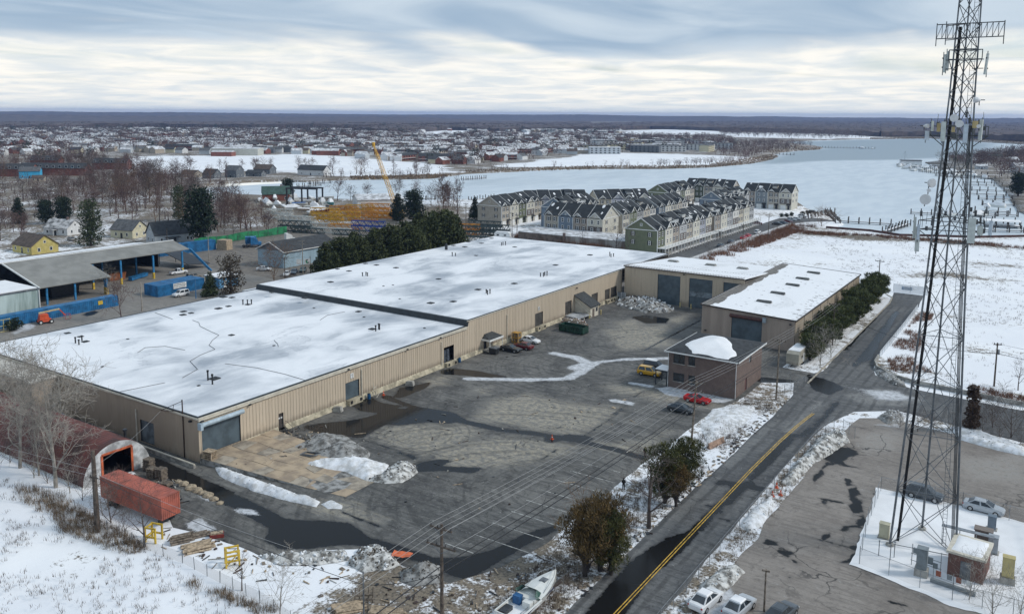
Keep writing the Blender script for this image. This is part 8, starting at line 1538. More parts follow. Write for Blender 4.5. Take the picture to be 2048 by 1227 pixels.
for s_ in (-1,1): MB().hexa([(-3.4,s_ * 2.6 - .5,0),(3.4,s_ * 2.6 - .5,0),(3.4,s_ * 2.6 + .5,0),(-3.4,s_ * 2.6 + .5,0)],[(-2.9,s_ * 2.6 - .5,1.1),(2.9,s_ * 2.6 - .5,1.1),(2.9,s_ * 2.6 + .5,1.1),(-2.9,s_ * 2.6 + .5,1.1)]).build('track',DARK,ck)
bm_ = Vector((-17.5,2,33)); mb = MB(); nseg = 18; sd_ = bm_.cross(Vector((0,0,1))).normalized(); up_ = sd_.cross(bm_).normalized()
def bc(f,i): s_ = 1.15 * min(1,.35 + 3 * f,.25 + 3 * (1 - f)); return Vector((0,0,1.6)) + bm_ * f + sd_ * s_ * (-.6 if i in (0,3) else .6) + up_ * s_ * (-.6 if i < 2 else .6)
for k in range(nseg):
    f0,f1 = k / nseg,(k + 1) / nseg
    for i in range(4): mb.tube(bc(f0,i),bc(f1,i),.10,n=4,cap=False); mb.tube(bc(f0,i),bc(f1,(i + 1) % 4),.085,n=3,cap=False); mb.tube(bc(f0,i),bc(f0,(i + 1) % 4),.07,n=3,cap=False)
mb.build('boom',CRY,ck); MB().box(-17.9,-16.9,1.5,2.5,33.6,35.8).build('boom_head',CRY,ck); MB().tube((-3,0,3.4),(-17.3,2,34.5),.06).build('pendant_rope',DARK,ck)
# ---------------------------------------------------------------- piers and moorings
DOCKW = mat('dock_timber',(.075,.066,.058),.85,.3,1); pilem = MB().tube((0,0,-1.2),(0,0,1.9),.27,.24,7).mesh('pile',DOCKW)
def pier(label,a,b,wd=2.0,step=4.5,cover=False,snow=True):
    A,B = Vector((*G(*a)[:2],0)),Vector((*G(*b)[:2],0)); d = B - A; L = d.length; t = thing('pier',label,'pier',(A.x,A.y,-.9),math.atan2(d.y,d.x),'timber piers')
    MB().box(0,L,-wd / 2,wd / 2,.75,1.0).build('deck',DOCKW,t)
    if snow: MB().box(.2,L - .2,-wd / 2 + .25,wd / 2 - .35,1.005,1.1).build('deck_snow',SNOW,t)
    n = max(1,int(L / step))
    for k in range(n + 1):
        for s_ in (-1,1): ob('pile',pilem,t,(L * k / n,s_ * (wd / 2 + .15),.9 + rnd.uniform(-.2,.5)))
    if cover: MB().hexa([(0,-wd * .7,3.0),(L,-wd * .7,3.0),(L,wd * .7,3.0),(0,wd * .7,3.0)],[(0,-wd * .6,3.3),(L,-wd * .6,3.3),(L,wd * .6,3.3),(0,wd * .6,3.3)]).build('roof',SNOW,t)
PR = [((1676,441),(1782,447),'long timber pier at the boat ramp, across the ice',0),((1612,437),(1665,424),'railed timber pier at the end of the estate street',0),((1676,446),(1655,425),'short pier joining the ramp to the shore',0),((1770,462),(1816,447),'timber walkway left of the tower at the bulkhead',0),((1822,424),(1990,432),'long thin pier crossing behind the tower',0),((1968,448),(2040,452),'covered slip with snowy roof right of the tower',1),((1962,440),(2030,444),'wide slip pier above the covered slip',0),((1950,420),(2020,424),'boat lift pier with two wrapped boats',0),((1965,407),(2028,409),'pier above the boat lifts',0),((1957,396),(2024,398),'bare pile pier in the right marina, third row',0),((1928,378),(2008,381),'bare pile pier in the right marina, second row',0),((1926,368),(2004,371),'bare pile pier in the right marina, first row',0),((1895,353),(1990,357),'pier with boats below the marina houses',0),((1880,345),(1975,349),'pier behind the tower in the upper marina',0),((1820,336),(1900,342),'pier among the clustered boats left of the tower',0),((1795,331),(1870,335),'outer pier of the clustered boats left of the tower',0),((1940,363),(1998,365),'short pile pier under the marina trees',0),((1872,350),(1935,354),'pier crossing behind the tower legs',0),((1840,342),(1895,347),'inner pier of the clustered boats',0),((1935,386),(2012,389),'bare pile pier below the second marina row',0),((1900,440),(1960,443),'pier stub seen through the tower',0),((1975,428),(2035,430),'pier with gazebo walkway at the right edge',0),((1960,459),(2045,461),'low pier nearest the bulkhead at right',0),((1645,294.5),(1750,296.5),'far pier reaching from the reed spit',0),((1545,308),(1588,309),'small pier below the reed spit',0),((925,358),(970,355),'short pier on the far bank left of the townhouses',0),((940,400),(985,395),'pier behind the beige townhouses',0),((596,372),(640,369),'dock on the canal bank, left one',0),((620,366),(660,364),'dock on the canal bank, right one',0),((800,396),(870,398),'row of mooring piles on the inlet left of the lane',0)]
for a,b,lb,cv in PR: pier(lb,a,b,6.5 if cv else 2.0,4.5,bool(cv))
mk = 0
for px,lb in [((1802,330),'boat at the outer end of the clustered moorings'),((1815,334),'second boat from the outer end of the clustered moorings'),((1828,333),'boat beside the white boathouse'),((1838,338),'boat right of the white boathouse'),((1850,336),'boat mid cluster left of the tower'),((1860,341),'boat near the tower in the upper cluster'),((1872,338),'boat behind the tower leg in the cluster'),((1905,344),'boat inside the tower outline, upper'),((1920,350),'boat inside the tower outline, lower'),((1950,352),'boat right of the tower in the upper marina'),((1968,355),'boat under the marina trees'),((1975,418),'wrapped boat on the boat lift, left'),((1993,416),'wrapped boat on the boat lift, right'),((1722,296),'boat at the far pier, left'),((1745,297),'boat at the far pier, right'),((1898,430),'small boat beside the long thin pier'),((1958,430),'small dinghy at the end of the long thin pier')]:
    boat_obj(lb,(*G(*px)[:2],-.85 if mk not in (11,12) else .25),rnd.uniform(-.5,3.5),9,GEL,['cabin','wrap','deck'][mk % 3] if mk not in (11,12) else 'wrap','boats in the river marina'); mk += 1
house('boathouse','small white floating boathouse among the clustered moorings',G(1821,329),.35,20,9,4,4.8,WSID,ROOFD,simple=True,cat='boathouse')
sv = thing('sail_boat','sailing boat with bare mast beyond the clustered moorings','boat',(*G(1808,326)[:2],-.9),.6); h,st = boat_meshes(0); h.v = [(x * 11 - 5.5,y * 1.6,z * 1.2) for x,y,z in h.v]; h.build('hull',GEL,sv); MB().tube((.5,0,1),(.5,0,14),.09).build('mast',DARK,sv); MB().tube((.5,0,2.2),(-4,0,2.2),.08).build('boom',DARK,sv); MB().tube((.5,0,14),(5.3,0,1.6),.03).tube((.5,0,14),(-5.2,0,1.4),.03).build('stay',DARK,sv)
bh = thing('bulkhead','dark red timber bulkhead along the shore of the snow field','bulkhead',(*G(1652,456)[:2],0)); o_ = Vector(G(1652,456)); bp_ = [Vector(G(*q)) - o_ for q in [(1652,456),(1740,462.5),(1800,471.5),(1850,472.5),(1950,475.5),(2048,473.5),(2110,478)]]
for a,b in zip(bp_[:-1],bp_[1:]): MB().beam(a + Vector((0,0,-.1)),b + Vector((0,0,-.1)),.5,2.0).build('planking',mat('oxblood_timber',(.095,.045,.038),.85,.3,.6),bh)
# ---------------------------------------------------------------- waterfront townhouses
SHUT = mat('dark_shutter',(.03,.03,.035),.7)
def swin(w_,h_,sh):
    k = ('s',w_,h_,sh)
    if k not in winm:
        f = MB(); f.box(-w_ / 2,w_ / 2,-.06,0,-h_ / 2,h_ / 2)
        if sh: f.box(-w_ / 2 - .42,-w_ / 2 - .02,-.05,0,-h_ / 2,h_ / 2,1); f.box(w_ / 2 + .02,w_ / 2 + .42,-.05,0,-h_ / 2,h_ / 2,1)
        p = MB(); p.box(-w_ / 2 + .16,w_ / 2 - .16,-.08,-.04,-h_ / 2 + .16,-.07); p.box(-w_ / 2 + .16,w_ / 2 - .16,-.08,-.04,.07,h_ / 2 - .16); winm[k] = (f.mesh('window',[WHITE,SHUT]),p.mesh('pane',GLASS))
    return winm[k]
def twin(parent,x,y,z,rz,w_=1.1,h_=1.7,sh=True): f,p = swin(w_,h_,sh); o = ob('window',f,parent,(x,y,z),rz); ob('pane',p,o)
COLS = {'tan': (.40,.365,.31),'blue': (.16,.205,.26),'cream': (.52,.50,.43),'grey': (.36,.37,.38),'green': (.135,.155,.095),'dkgreen': (.07,.085,.06),'lilac': (.33,.345,.40),'taupe': (.32,.28,.24),'white': (.62,.61,.58),'slate': (.19,.22,.24),'beige': (.46,.42,.34)}
SID = {k: mat('siding_' + k,v,.7,.08,1) for k,v in COLS.items()}; STONE = mat('stone_veneer',(.16,.14,.13),.85,.35,2); ESTR = mat('estate_roof',(.022,.028,.033),.85,.25,.6)
def trow(label,P1,P2,depth,cols,gable='tan',deck=False,dormers=(),eave=9.3,seedk=0,decktop=False,ground=True):
    P1,P2 = Vector((*P1,0)),Vector((*P2,0)); u = P2 - P1; L = u.length; u.normalize(); n = Vector((u.y,-u.x,0)); c = (P1 + P2) / 2 - n * depth / 2; rz = math.atan2(u.y,u.x); r_ = random.Random(label)
    t = thing('townhouse_row',label,'townhouses',(c.x,c.y,0),rz,'waterfront townhouse rows'); a,b = L / 2,depth / 2; ridge = eave + b * .62; nu = len(cols); uw = L / nu
    for k,cl in enumerate(cols):
        x0,x1 = -a + k * uw,-a + (k + 1) * uw; dy = .25 if k % 2 else 0.0; mb = MB(); mb.box(x0 + .01,x1 - .01,-b - dy,0,0,eave); w_ = mb.build('unit_wall',SID[cl],t)
        MB().box(x0 - .08,x0 + .08,-b - .32,-b - .05,0,eave).build('corner_trim',WHITE,t)
        if k % 4 == 3: MB().box(x0 + .1,x1 - .1,-b - dy - .06,-b - dy,3.0,5.9).build('stone_facing',STONE,t)
        for fl,z_ in ((0,4.6),(1,7.6)):
            for q in (.3,.72): twin(t,x0 + uw * q,-b - dy - (.06 if k % 4 == 3 and fl == 0 else 0),z_,0,1.15 if q < .5 else .95,1.7,(k % 2 == 0))
        if not deck: MB().box(x0 + uw * .12,x0 + uw * .55,-b - dy - .06,-b - dy,.05,2.3).build('garage_door',WHITE,t); MB().box(x0 + uw * .68,x0 + uw * .86,-b - dy - .06,-b - dy,.05,2.2).build('door',SHUT,t); MB().hexa([(x0 + uw * .6,-b - dy - 1.2,2.4),(x0 + uw * .95,-b - dy - 1.2,2.4),(x0 + uw * .95,-b - dy,2.9),(x0 + uw * .6,-b - dy,2.9)],[(x0 + uw * .6,-b - dy - 1.2,2.5),(x0 + uw * .95,-b - dy - 1.2,2.5),(x0 + uw * .95,-b - dy,3.0),(x0 + uw * .6,-b - dy,3.0)]).build('porch_roof',ESTR,t)
        gx = x0 + uw * (.32 if k % 2 == 0 else .5); gw = uw * (.23 if k % 2 == 0 else .36); gh = gw * .85; g = MB(); g.add([(gx - gw,-b - dy - .05,eave - .1),(gx + gw,-b - dy - .05,eave - .1),(gx,-b - dy - .05,eave + gh)],[(0,1,2)]); fg = g.build('front_gable',SID[cl],t)
        rb = gh / .62; g = MB()
        for s_ in (-1,1): g.hexa([(gx + s_ * (gw + .25),-b - dy - .35,eave - .25),(gx,-b - dy - .35,eave + gh + .02),(gx,-b + rb,eave + gh + .02),(gx + s_ * (gw + .25),-b + .2,eave - .1)],[(gx + s_ * (gw + .25),-b - dy - .35,eave - .05),(gx,-b - dy - .35,eave + gh + .22),(gx,-b + rb,eave + gh + .22),(gx + s_ * (gw + .25),-b + .2,eave + .1)])
        g.build('gable_roof',ESTR,fg); g = MB()
        for s_ in (-1,1): g.beam((gx + s_ * (gw + .2),-b - dy - .38,eave - .12),(gx,-b - dy - .38,eave + gh + .1),.08,.26)
        g.build('gable_trim',WHITE,fg); twin(fg,gx,-b - dy - .06,eave + gh * .38,0,.7,.8,False)
    for s_,r2 in ((-1,-Q),(1,Q)):
        g = MB(); x_ = s_ * a; g.add([(x_,-b,0),(x_,b,0),(x_,b,eave),(x_,0,ridge),(x_,-b,eave)],[(0,1,2,3,4) if s_ > 0 else (4,3,2,1,0)]); gm = g.build('gable_wall',SID[gable if s_ < 0 else cols[-1]],t)
        for z_ in (4.6,7.6):
            for y_ in (-b * .55,b * .5): twin(gm,x_ + s_ * .02,y_,z_,r2,.9,1.5,True)
        MB().box(x_ - .04 if s_ > 0 else x_ - .08,x_ + .08 if s_ > 0 else x_ + .04,-b,b,eave - .25,eave + .02).build('band_trim',WHITE,gm); twin(gm,x_ + s_ * .02,0,eave + 1.7,r2,.9,1.0,False)
        MB().beam((x_ + s_ * .35,-b - .45,eave - .3),(x_ + s_ * .35,0,ridge + .12),.1,.28).beam((x_ + s_ * .35,b + .45,eave - .3),(x_ + s_ * .35,0,ridge + .12),.1,.28).build('verge_trim',WHITE,gm)
    MB().box(-a,a,b - .1,b,0,eave).build('rear_wall',SID['tan'],t)
    A = a + .3
    for k in range(nu):
        x0,x1 = -a + k * uw - (.3 if k == 0 else 0),-a + (k + 1) * uw + (.3 if k == nu - 1 else 0); h_ = .18 * (k % 2); g = MB()
        for s_ in (-1,1): g.hexa([(x0,s_ * (b + .4),eave - .25),(x1,s_ * (b + .4),eave - .25),(x1,0,ridge + h_),(x0,0,ridge + h_)],[(x0,s_ * (b + .4),eave - .05),(x1,s_ * (b + .4),eave - .05),(x1,0,ridge + .2 + h_),(x0,0,ridge + .2 + h_)])
        ro = g.build('roof',ESTR,t)
        if k: MB().beam((x0,-b - .4,eave + .05),(x0,0,ridge + .34),.12,.12).build('party_trim',WHITE,ro)
        rs = lambda y,d=.26: ridge + h_ + d - (ridge - eave + .25) * abs(y) / (b + .4)
        for q in range(r_.choice([0,1,1,2])):
            sx,sy,sw,sl = r_.uniform(x0 + 1,x1 - 1.4),-r_.uniform(.1,b * .9),r_.uniform(.4,.9),r_.uniform(.8,2.2); pl = [(sx + sw * math.cos(q2) * r_.uniform(.7,1.2),sy + sl * .5 * math.sin(q2) * r_.uniform(.8,1.1)) for q2 in [2 * math.pi * i / 9 for i in range(9)]]
            g = MB(); g.add([(x,y,rs(y) + .06) for x,y in pl] + [(x,y,rs(y) - .1) for x,y in pl],[tuple(range(9))] + [(i,(i + 1) % 9,9 + (i + 1) % 9,9 + i) for i in range(9)]); g.build('snow_patch',SNOW,ro)
        if k in dormers:
            gx = (x0 + x1) / 2; g = MB(); y0,y1 = -b * .62,-b * .1; zb = rs(y0,.1); g.box(gx - 1.4,gx + 1.4,y0,y1,zb - .2,zb + 1.5); dm = g.build('dormer',SID['white' if decktop else cols[k]],ro); MB().hexa([(gx - 1.7,y0 - .4,zb + 1.45),(gx + 1.7,y0 - .4,zb + 1.45),(gx + 1.7,.2,ridge + .1 + h_),(gx - 1.7,.2,ridge + .1 + h_)],[(gx - 1.7,y0 - .4,zb + 1.6),(gx + 1.7,y0 - .4,zb + 1.6),(gx + 1.7,.2,ridge + .3 + h_),(gx - 1.7,.2,ridge + .3 + h_)]).build('dormer_roof',ESTR,dm)
            for q in (-.7,0,.7): twin(dm,gx + q,y0 - .01,zb + .7,0,.55,.9,False)
            if decktop:
                g = MB(); g.box(gx - 2.2,gx + 2.2,-b - .1,y0,zb - .25,zb - .1); dk_ = g.build('roof_deck',WHITE,ro); g = MB(); g.box(gx - 2.2,gx + 2.2,-b - .12,-b - .04,zb + .6,zb + .7)
                for q in range(12): g.box(gx - 2.2 + q * .4,gx - 2.12 + q * .4,-b - .12,-b - .04,zb - .1,zb + .6)
                g.build('balustrade',WHITE,dk_)
    if deck:
        dk = MB().box(-a,a,-b - 3.4,-b - .3,2.85,3.1).build('deck',WHITE,t); pm = MB().box(-.1,.1,-.1,.1,0,2.85).mesh('deck_post',WHITE); np_ = int(L / 3.0); bm2 = MB().box(-.03,.03,-.03,.03,0,1.0).mesh('baluster',WHITE)
        for k in range(np_ + 1): ob('deck_post',pm,t,(-a + .2 + (L - .4) * k / np_,-b - 3.2,0)); ob('newel',bm2,dk,(-a + .2 + (L - .4) * k / np_,-b - 3.3,3.1),0,(3,3,1.1))
        MB().box(-a,a,-b - 3.36,-b - 3.26,4.05,4.15).box(-a,a,-b - 3.34,-b - 3.28,3.6,3.66).build('rail',WHITE,dk)
        for k in range(nu):
            for q in (.3,.72): twin(t,-a + (k + q) * uw,-b - .3,1.5,0,1.2,1.8,False)
    return t
trow('front townhouse row with tan, blue and cream fronts behind the low block',(-180.4,297.6),(-153.4,297.6),14,['tan','blue','taupe','cream'],'tan')
trow('beige gabled townhouse row nearest the stack yard',(-211.5,311.6),(-211.5,346),13,['tan','cream','green','cream','tan'],'tan',dormers=())
trow('shore townhouse row with tan and lilac fronts, left one',(-219.0,344.5),(-197.5,366),12,['taupe','lilac','tan','grey','cream'],'taupe',dormers=(3,))
trow('short blue gabled townhouse row behind the front row',(-184.0,322),(-184.0,352),13,['white','grey','cream','tan','white'],'blue',dormers=(0,2),decktop=True)
trow('shore townhouse row with beige gable, middle one',(-192.5,368.0),(-175,390),12,['beige','lilac','grey','cream'],'beige',dormers=(2,))
trow('tan gabled townhouse row in the centre of the estate',(-153.9,316),(-153.9,349.5),12.5,['cream','green','grey','tan','white'],'beige',dormers=(3,))
trow('blue fronted townhouse row behind the central row',(-153.0,351),(-153.0,384),12.5,['blue','cream','cream','tan','white'],'blue')
trow('green gabled townhouse row with long white deck nearest the hangar',(-121.6,278),(-121.6,332),12.5,['green','cream','taupe','grey','tan','cream','lilac','cream'],'green',True,(2,4),decktop=True)
trow('taupe gabled townhouse row with roof decks along the estate street',(-121.2,334.5),(-121.2,386),12.5,['taupe','cream','grey','white','beige','cream','grey'],'taupe',True,(0,2,5),decktop=True)
trow('blue gabled townhouse row with roof decks in the back of the estate',(-140.6,399),(-140.6,438),12,['blue','white','cream','white','tan','grey'],'blue',False,(1,3,4),decktop=True)
trow('olive gabled townhouse row by the water',(-177.2,419),(-177.2,455),13,['cream','white','green','cream','tan'],'green',dormers=(3,))
trow('far waterside townhouse row with dark green unit',(-189.7,472.6),(-161.3,472.6),12,['grey','dkgreen','tan','cream','tan'],'tan',dormers=(1,2))
trow('rightmost waterside townhouse row with cream gable and stone front',(-150.4,459.8),(-124.2,459.8),12,['taupe','slate','tan','cream'],'taupe',dormers=(2,))
for k,px in enumerate([(1563,434),(1573,434),(1583,432),(1605,430),(1615,428)]): ptree('bush','estate_bush','%s dark clipped bush at the rightmost townhouse corner' % ['leftmost','second','middle','fourth','rightmost'][k],px,(px[0],px[1] - 8),'clipped bushes in the estate','shrub',1.2)
# ---------------------------------------------------------------- far town
house_more = [((2020,330),'white house between the marina trees at the right edge',.5,14,10,5.5,8.5,WSID,ROOFW),((1945,326),'low tan house behind the tower at the marina',.4,16,9,3.5,6,TANS,ROOFW),((1962,338),'pale shed between the marina piers and trees',.3,10,7,3,4.6,LGY,ROOFW),((2030,312),'grey house beyond the marina near the right edge',.6,15,10,5,8,DGY,ROOFG),((1912,322),'brown house inside the tower outline at the marina',.4,13,9,4,7,TANS,ROOFB)]
for px,lb,rz,L,W2,e_,r2_,wm,rm in house_more: house('riverside_house',lb,G(*px),rz,L,W2,e_,r2_,wm,rm,2,False,'houses near the water')
LM = [('the left edge of the picture',(0,300)),('the dormered apartment block',(120,320)),('the left snow field',(330,315)),('the long pale warehouse',(475,302)),('the crane boom tip',(742,300)),('the river inlet',(900,345)),('the middle snow field',(1200,318)),('the pale apartment rows',(1400,292)),('the reed spit',(1560,295)),('the far white lake',(890,265)),('the canal cottages',(470,345)),('the sky blue house',(62,345)),('the white cottage',(125,458)),('the yellow house',(65,490)),('the grey roofed house',(330,470)),('the green screen fence',(450,485)),('the brick boathouse',(552,390)),('the white boat shed',(765,400)),('the marina houses',(1990,315)),('the lattice tower',(1900,330)),('the boat yard gantry',(610,390)),('the town behind the inlet',(1000,310)),('the muddy yard',(450,520))]
ORDW = ['nearest','second nearest','third nearest','fourth nearest','fifth nearest','sixth nearest','seventh nearest','eighth nearest','ninth nearest','tenth nearest'] + ['%s nearest' % w for w in 'eleventh twelfth thirteenth fourteenth fifteenth sixteenth seventeenth eighteenth nineteenth twentieth'.split()]
ALL = {}
def far_label(phrase,px):
    d = [((px[0] - q[0]) ** 2 + ((px[1] - q[1]) * 3) ** 2,k) for k,(_,q) in enumerate(LM)]; _,k = min(d); q = LM[k][1]; dx,dy = px[0] - q[0],(px[1] - q[1]) * 3
    rel = ('right of' if dx > 0 else 'left of') if abs(dx) > abs(dy) else ('beyond' if dy < 0 else 'in front of'); s_ = '%s %s %s' % (phrase,rel,LM[k][0]); n = ALL.get(s_,0); ALL[s_] = n + 1
    s_ = s_ if n == 0 else s_ + ', ' + (ORDW[n] if n < len(ORDW) else 'one of the last')
    return s_ if len(s_.split()) <= 16 else s_.replace(' of the picture','').replace('the long pale','the pale')
FARW = [RBR,WSID,TANS,LGY,DGY,CRM]; FWN = ['red brick','white','tan','pale grey','dark grey','cream']; FARR = [ROOFW,ROOFG,ROOFD,ROOFB]; FRN = ['snowy roof','grey roof','dark roof','brown roof']
SUB = G2([(-30,312),(215,306),(420,309),(600,307),(760,317),(880,330),(960,330),(1060,318),(1170,309),(1330,304),(1420,304),(1470,299),(1440,287),(1180,283),(1000,280),(800,281),(400,281),(-30,285)])
NEARB = np.array([(o.location.x,o.location.y) for o in bpy.data.objects if o.parent is None and o.get('category') in ('house','apartments','shed','building','townhouses')])
rf = random.Random(77); placed = []; nb = 0
q = np.array(SUB)
fm = {}
def far_house(loc,rz,kind,w_,r2,label,group='far houses across the river'):
    k = (kind,w_,r2)
    if k not in fm:
        L,W2,e,rg = {'row': (44,10,5.6,8.2),'house': (13,9,4.2,7.2),'flat': (40,13,8.5,9.2)}[kind]; a,b = L / 2,W2 / 2; m1 = MB(); m1.add([(-a,-b,-.2),(a,-b,-.2),(a,b,-.2),(-a,b,-.2),(-a,-b,e),(a,-b,e),(a,b,e),(-a,b,e),(-a,0,rg),(a,0,rg)],[(0,1,5,4),(1,2,6,9,5),(2,3,7,6),(3,0,4,8,7)])
        m2 = MB(); B = b + .4; e2 = e - .1; m2.hexa([(-a - .3,-B,e2),(a + .3,-B,e2),(a + .3,0,rg),(-a - .3,0,rg)],[(-a - .3,-B,e2 + .2),(a + .3,-B,e2 + .2),(a + .3,0,rg + .2),(-a - .3,0,rg + .2)]); m2.hexa([(-a - .3,0,rg),(a + .3,0,rg),(a + .3,B,e2),(-a - .3,B,e2)],[(-a - .3,0,rg + .2),(a + .3,0,rg + .2),(a + .3,B,e2 + .2),(-a - .3,B,e2 + .2)])
        m3 = None
        if kind != 'house':
            m3 = MB(); n = int(L / 5.5)
            for i in range(n):
                x0 = -a + (i + .5) * L / n
                for z_ in ((1.5,4.3) if kind == 'row' else (1.6,4.4,7.0)): m3.box(x0 - 1.2,x0 + 1.2,-b - .06,-b,z_ - .7,z_ + .7); m3.box(x0 - 1.2,x0 + 1.2,b,b + .06,z_ - .7,z_ + .7)
            m3 = m3.mesh('window_band',GLASS)
        fm[k] = (m1.mesh('wall',FARW[w_]),m2.mesh('roof',FARR[r2]),m3,MB().box(-a,a,-b - 1.8,-b,2.4,2.6).mesh('porch_roof',SNOW) if kind == 'row' else None)
    t = thing({'row': 'terrace_row','house': 'far_house','flat': 'apartment_row'}[kind],label,{'row': 'terrace','house': 'house','flat': 'apartments'}[kind],(loc[0],loc[1],0),rz,group); m = fm[k]; ob('wall',m[0],t); ob('roof',m[1],t)
    if m[2]: ob('window_band',m[2],t)['kind'] = 'stuff'
    if m[3]: ob('porch_roof',m[3],t)
tries = 0; avoid = FIELDS + [WATER]
while nb < 290 and tries < 6000:
    tries += 1; f = rf.random(); y = 281 + 50 * f ** 1.0; x = rf.uniform(-30,1480); p = G(x,y)
    if not in_poly(np.array([p[:2]]),SUB)[0] or any(sdf(np.array([p[:2]]),a)[0] > -16 for a in avoid): continue
    kind = 'flat' if x > 1180 else ('row' if rf.random() < .34 and 200 < x < 1180 else 'house'); sp_ = 32 if kind != 'house' else 17
    if placed and min((p[0] - a) ** 2 + (p[1] - b) ** 2 for a,b in placed) < sp_ ** 2: continue
    if len(NEARB) and np.min(np.hypot(NEARB[:,0] - p[0],NEARB[:,1] - p[1])) < 26: continue
    placed.append(p[:2]); w_ = {'row': rf.choice([0,0,0,0,2]),'house': rf.randrange(6),'flat': rf.choice([3,5,4,1])}[kind]; r2 = rf.choice([0,0,0,0,1,2,3]) if kind != 'flat' else rf.choice([0,1,1]); ang_ = rf.choice([.12,.12 + Q,.6,.6]) + rf.uniform(-.08,.08)
    far_house(p,ang_,kind,w_,r2,far_label('%s %s with %s' % (FWN[w_],{'row': 'terrace','house': 'house','flat': 'apartments'}[kind],FRN[r2]),(x,y))); nb += 1
for px,lb,s_,m_ in (((475,310),'long pale metal warehouse across the left snow field',(56,22,8),mat('pale_metal_shed',(.50,.50,.44),.6)),((447,312),'low brick wing of the pale warehouse across the field',(24,14,5),RBR)):
    p = G(*px); t = thing('far_warehouse',lb,'warehouse',p,.55); MB().box(-s_[0] / 2,s_[0] / 2,-s_[1] / 2,s_[1] / 2,0,s_[2]).build('wall',m_,t); MB().hexa([(-s_[0] / 2,-s_[1] / 2,s_[2]),(s_[0] / 2,-s_[1] / 2,s_[2]),(s_[0] / 2,s_[1] / 2,s_[2]),(-s_[0] / 2,s_[1] / 2,s_[2])],[(-s_[0] / 2,-.1,s_[2] + 1.5),(s_[0] / 2,-.1,s_[2] + 1.5),(s_[0] / 2,.1,s_[2] + 1.5),(-s_[0] / 2,.1,s_[2] + 1.5)]).build('roof',ROOFW,t)
# roofs farther off merge into a mass
def roof_mass(name,label,P,seed):
    rg = random.Random(seed); mb = MB()
    for x,y in P:
        L,W2,e,r_ = rg.choice([(12,8,4.5,7.5),(14,9,5,8),(26,10,5.5,8)]); a = rg.choice([.12,.6,1.7]); c_,s_ = math.cos(a),math.sin(a); T = lambda u,v,z: (x + u * c_ - v * s_,y + u * s_ + v * c_,z); a2,b2 = L / 2,W2 / 2; wi = rg.choice([0,1,1,2,3]); 
        mb.add([T(-a2,-b2,0),T(a2,-b2,0),T(a2,b2,0),T(-a2,b2,0),T(-a2,-b2,e),T(a2,-b2,e),T(a2,b2,e),T(-a2,b2,e),T(-a2,0,r_),T(a2,0,r_)],[(0,1,5,4),(1,2,6,9,5),(2,3,7,6),(3,0,4,8,7)],wi); mb.add([T(-a2 - .4,-b2 - .4,e),T(a2 + .4,-b2 - .4,e),T(a2 + .4,0,r_ + .1),T(-a2 - .4,0,r_ + .1),T(a2 + .4,b2 + .4,e),T(-a2 - .4,b2 + .4,e)],[(0,1,2,3),(3,2,4,5)],rg.choice([4,4,4,5]))
    tag(mb.build(name,[RBR,WSID,TANS,LGY,ROOFW,ROOFG]),label,'houses',None,'stuff')
for k,(x,y) in enumerate(scatter_list := [(rf.uniform(1800,1960),0) for _ in range(28)]):
    y = 331 + (x - 1800) * .11 + rf.uniform(-4,9); boat_obj(far_label(['white cabin boat','snow covered boat','low white boat'][k % 3] + ' in the cluster',(x,y)),(*G(x,y)[:2],-.8),rf.uniform(0,3),rf.uniform(7,10),GEL,['cabin','wrap','deck'][k % 3],'boats in the river marina')
# trees one can tell apart among the houses, nearer than the river
TREEZ = [(G2([(0,385),(120,370),(300,362),(420,390),(510,410),(500,468),(380,452),(330,450),(240,448),(150,445),(0,440)]),92,10,16),(G2([(0,320),(200,330),(400,352),(480,366),(400,385),(0,380)]),72,10,16),(G2([(430,430),(520,430),(540,470),(480,480),(420,470)]),26,6,10),(G2([(660,385),(800,385),(930,392),(930,420),(800,410),(660,402)]),14,8,14),(G2([(360,346),(560,346),(760,350),(860,350),(860,340),(500,338),(360,340)]),20,8,14),(G2([(1930,322),(2048,312),(2048,345),(1990,345)]),34,9,15),(G2([(0,455),(40,455),(60,490),(0,500)]),8,7,11),(G2([(1840,315),(1960,318),(1950,328),(1860,326)]),8,7,12)]
HOUSES = [(o.location.x,o.location.y) for o in bpy.data.objects if o.parent is None and o.get('category') in ('house','apartments','shed','building')]
kinds = ['bare0','bare1','bare2','bare3','bareslim','bare0','bare2','tawny']; kn = {'bare0': 'reddish bare tree','bare1': 'brown bare tree','bare2': 'spreading reddish bare tree','bare3': 'broad brown bare tree','bareslim': 'slim bare tree','tawny': 'tawny bare tree'}; nt_ = 0
for poly,n,h0,h1_ in TREEZ:
    a = np.array(poly); got = 0; tr = 0; pts_ = []
    while got < n and tr < n * 40:
        tr += 1; x,y = rf.uniform(a[:,0].min(),a[:,0].max()),rf.uniform(a[:,1].min(),a[:,1].max())
        if not in_poly(np.array([[x,y]]),poly)[0] or in_poly(np.array([[x,y]]),WATER)[0]: continue
        if min((x - p) ** 2 + (y - q_) ** 2 for p,q_ in HOUSES) < 49 or (pts_ and min((x - p) ** 2 + (y - q_) ** 2 for p,q_ in pts_) < 12): continue
        px = PIX((x,y,0))
        if 25 < px[0] < 170 and 346 < px[1] < 392: continue
        kd = rf.choice(kinds); px = PIX((x,y,5)); tree(kd,'bare_tree',far_label(kn[kd],px[:2]),(x,y),rf.uniform(h0,h1_),'bare trees between houses and river','tree',rf.uniform(.95,1.25)); pts_.append((x,y)); got += 1; nt_ += 1
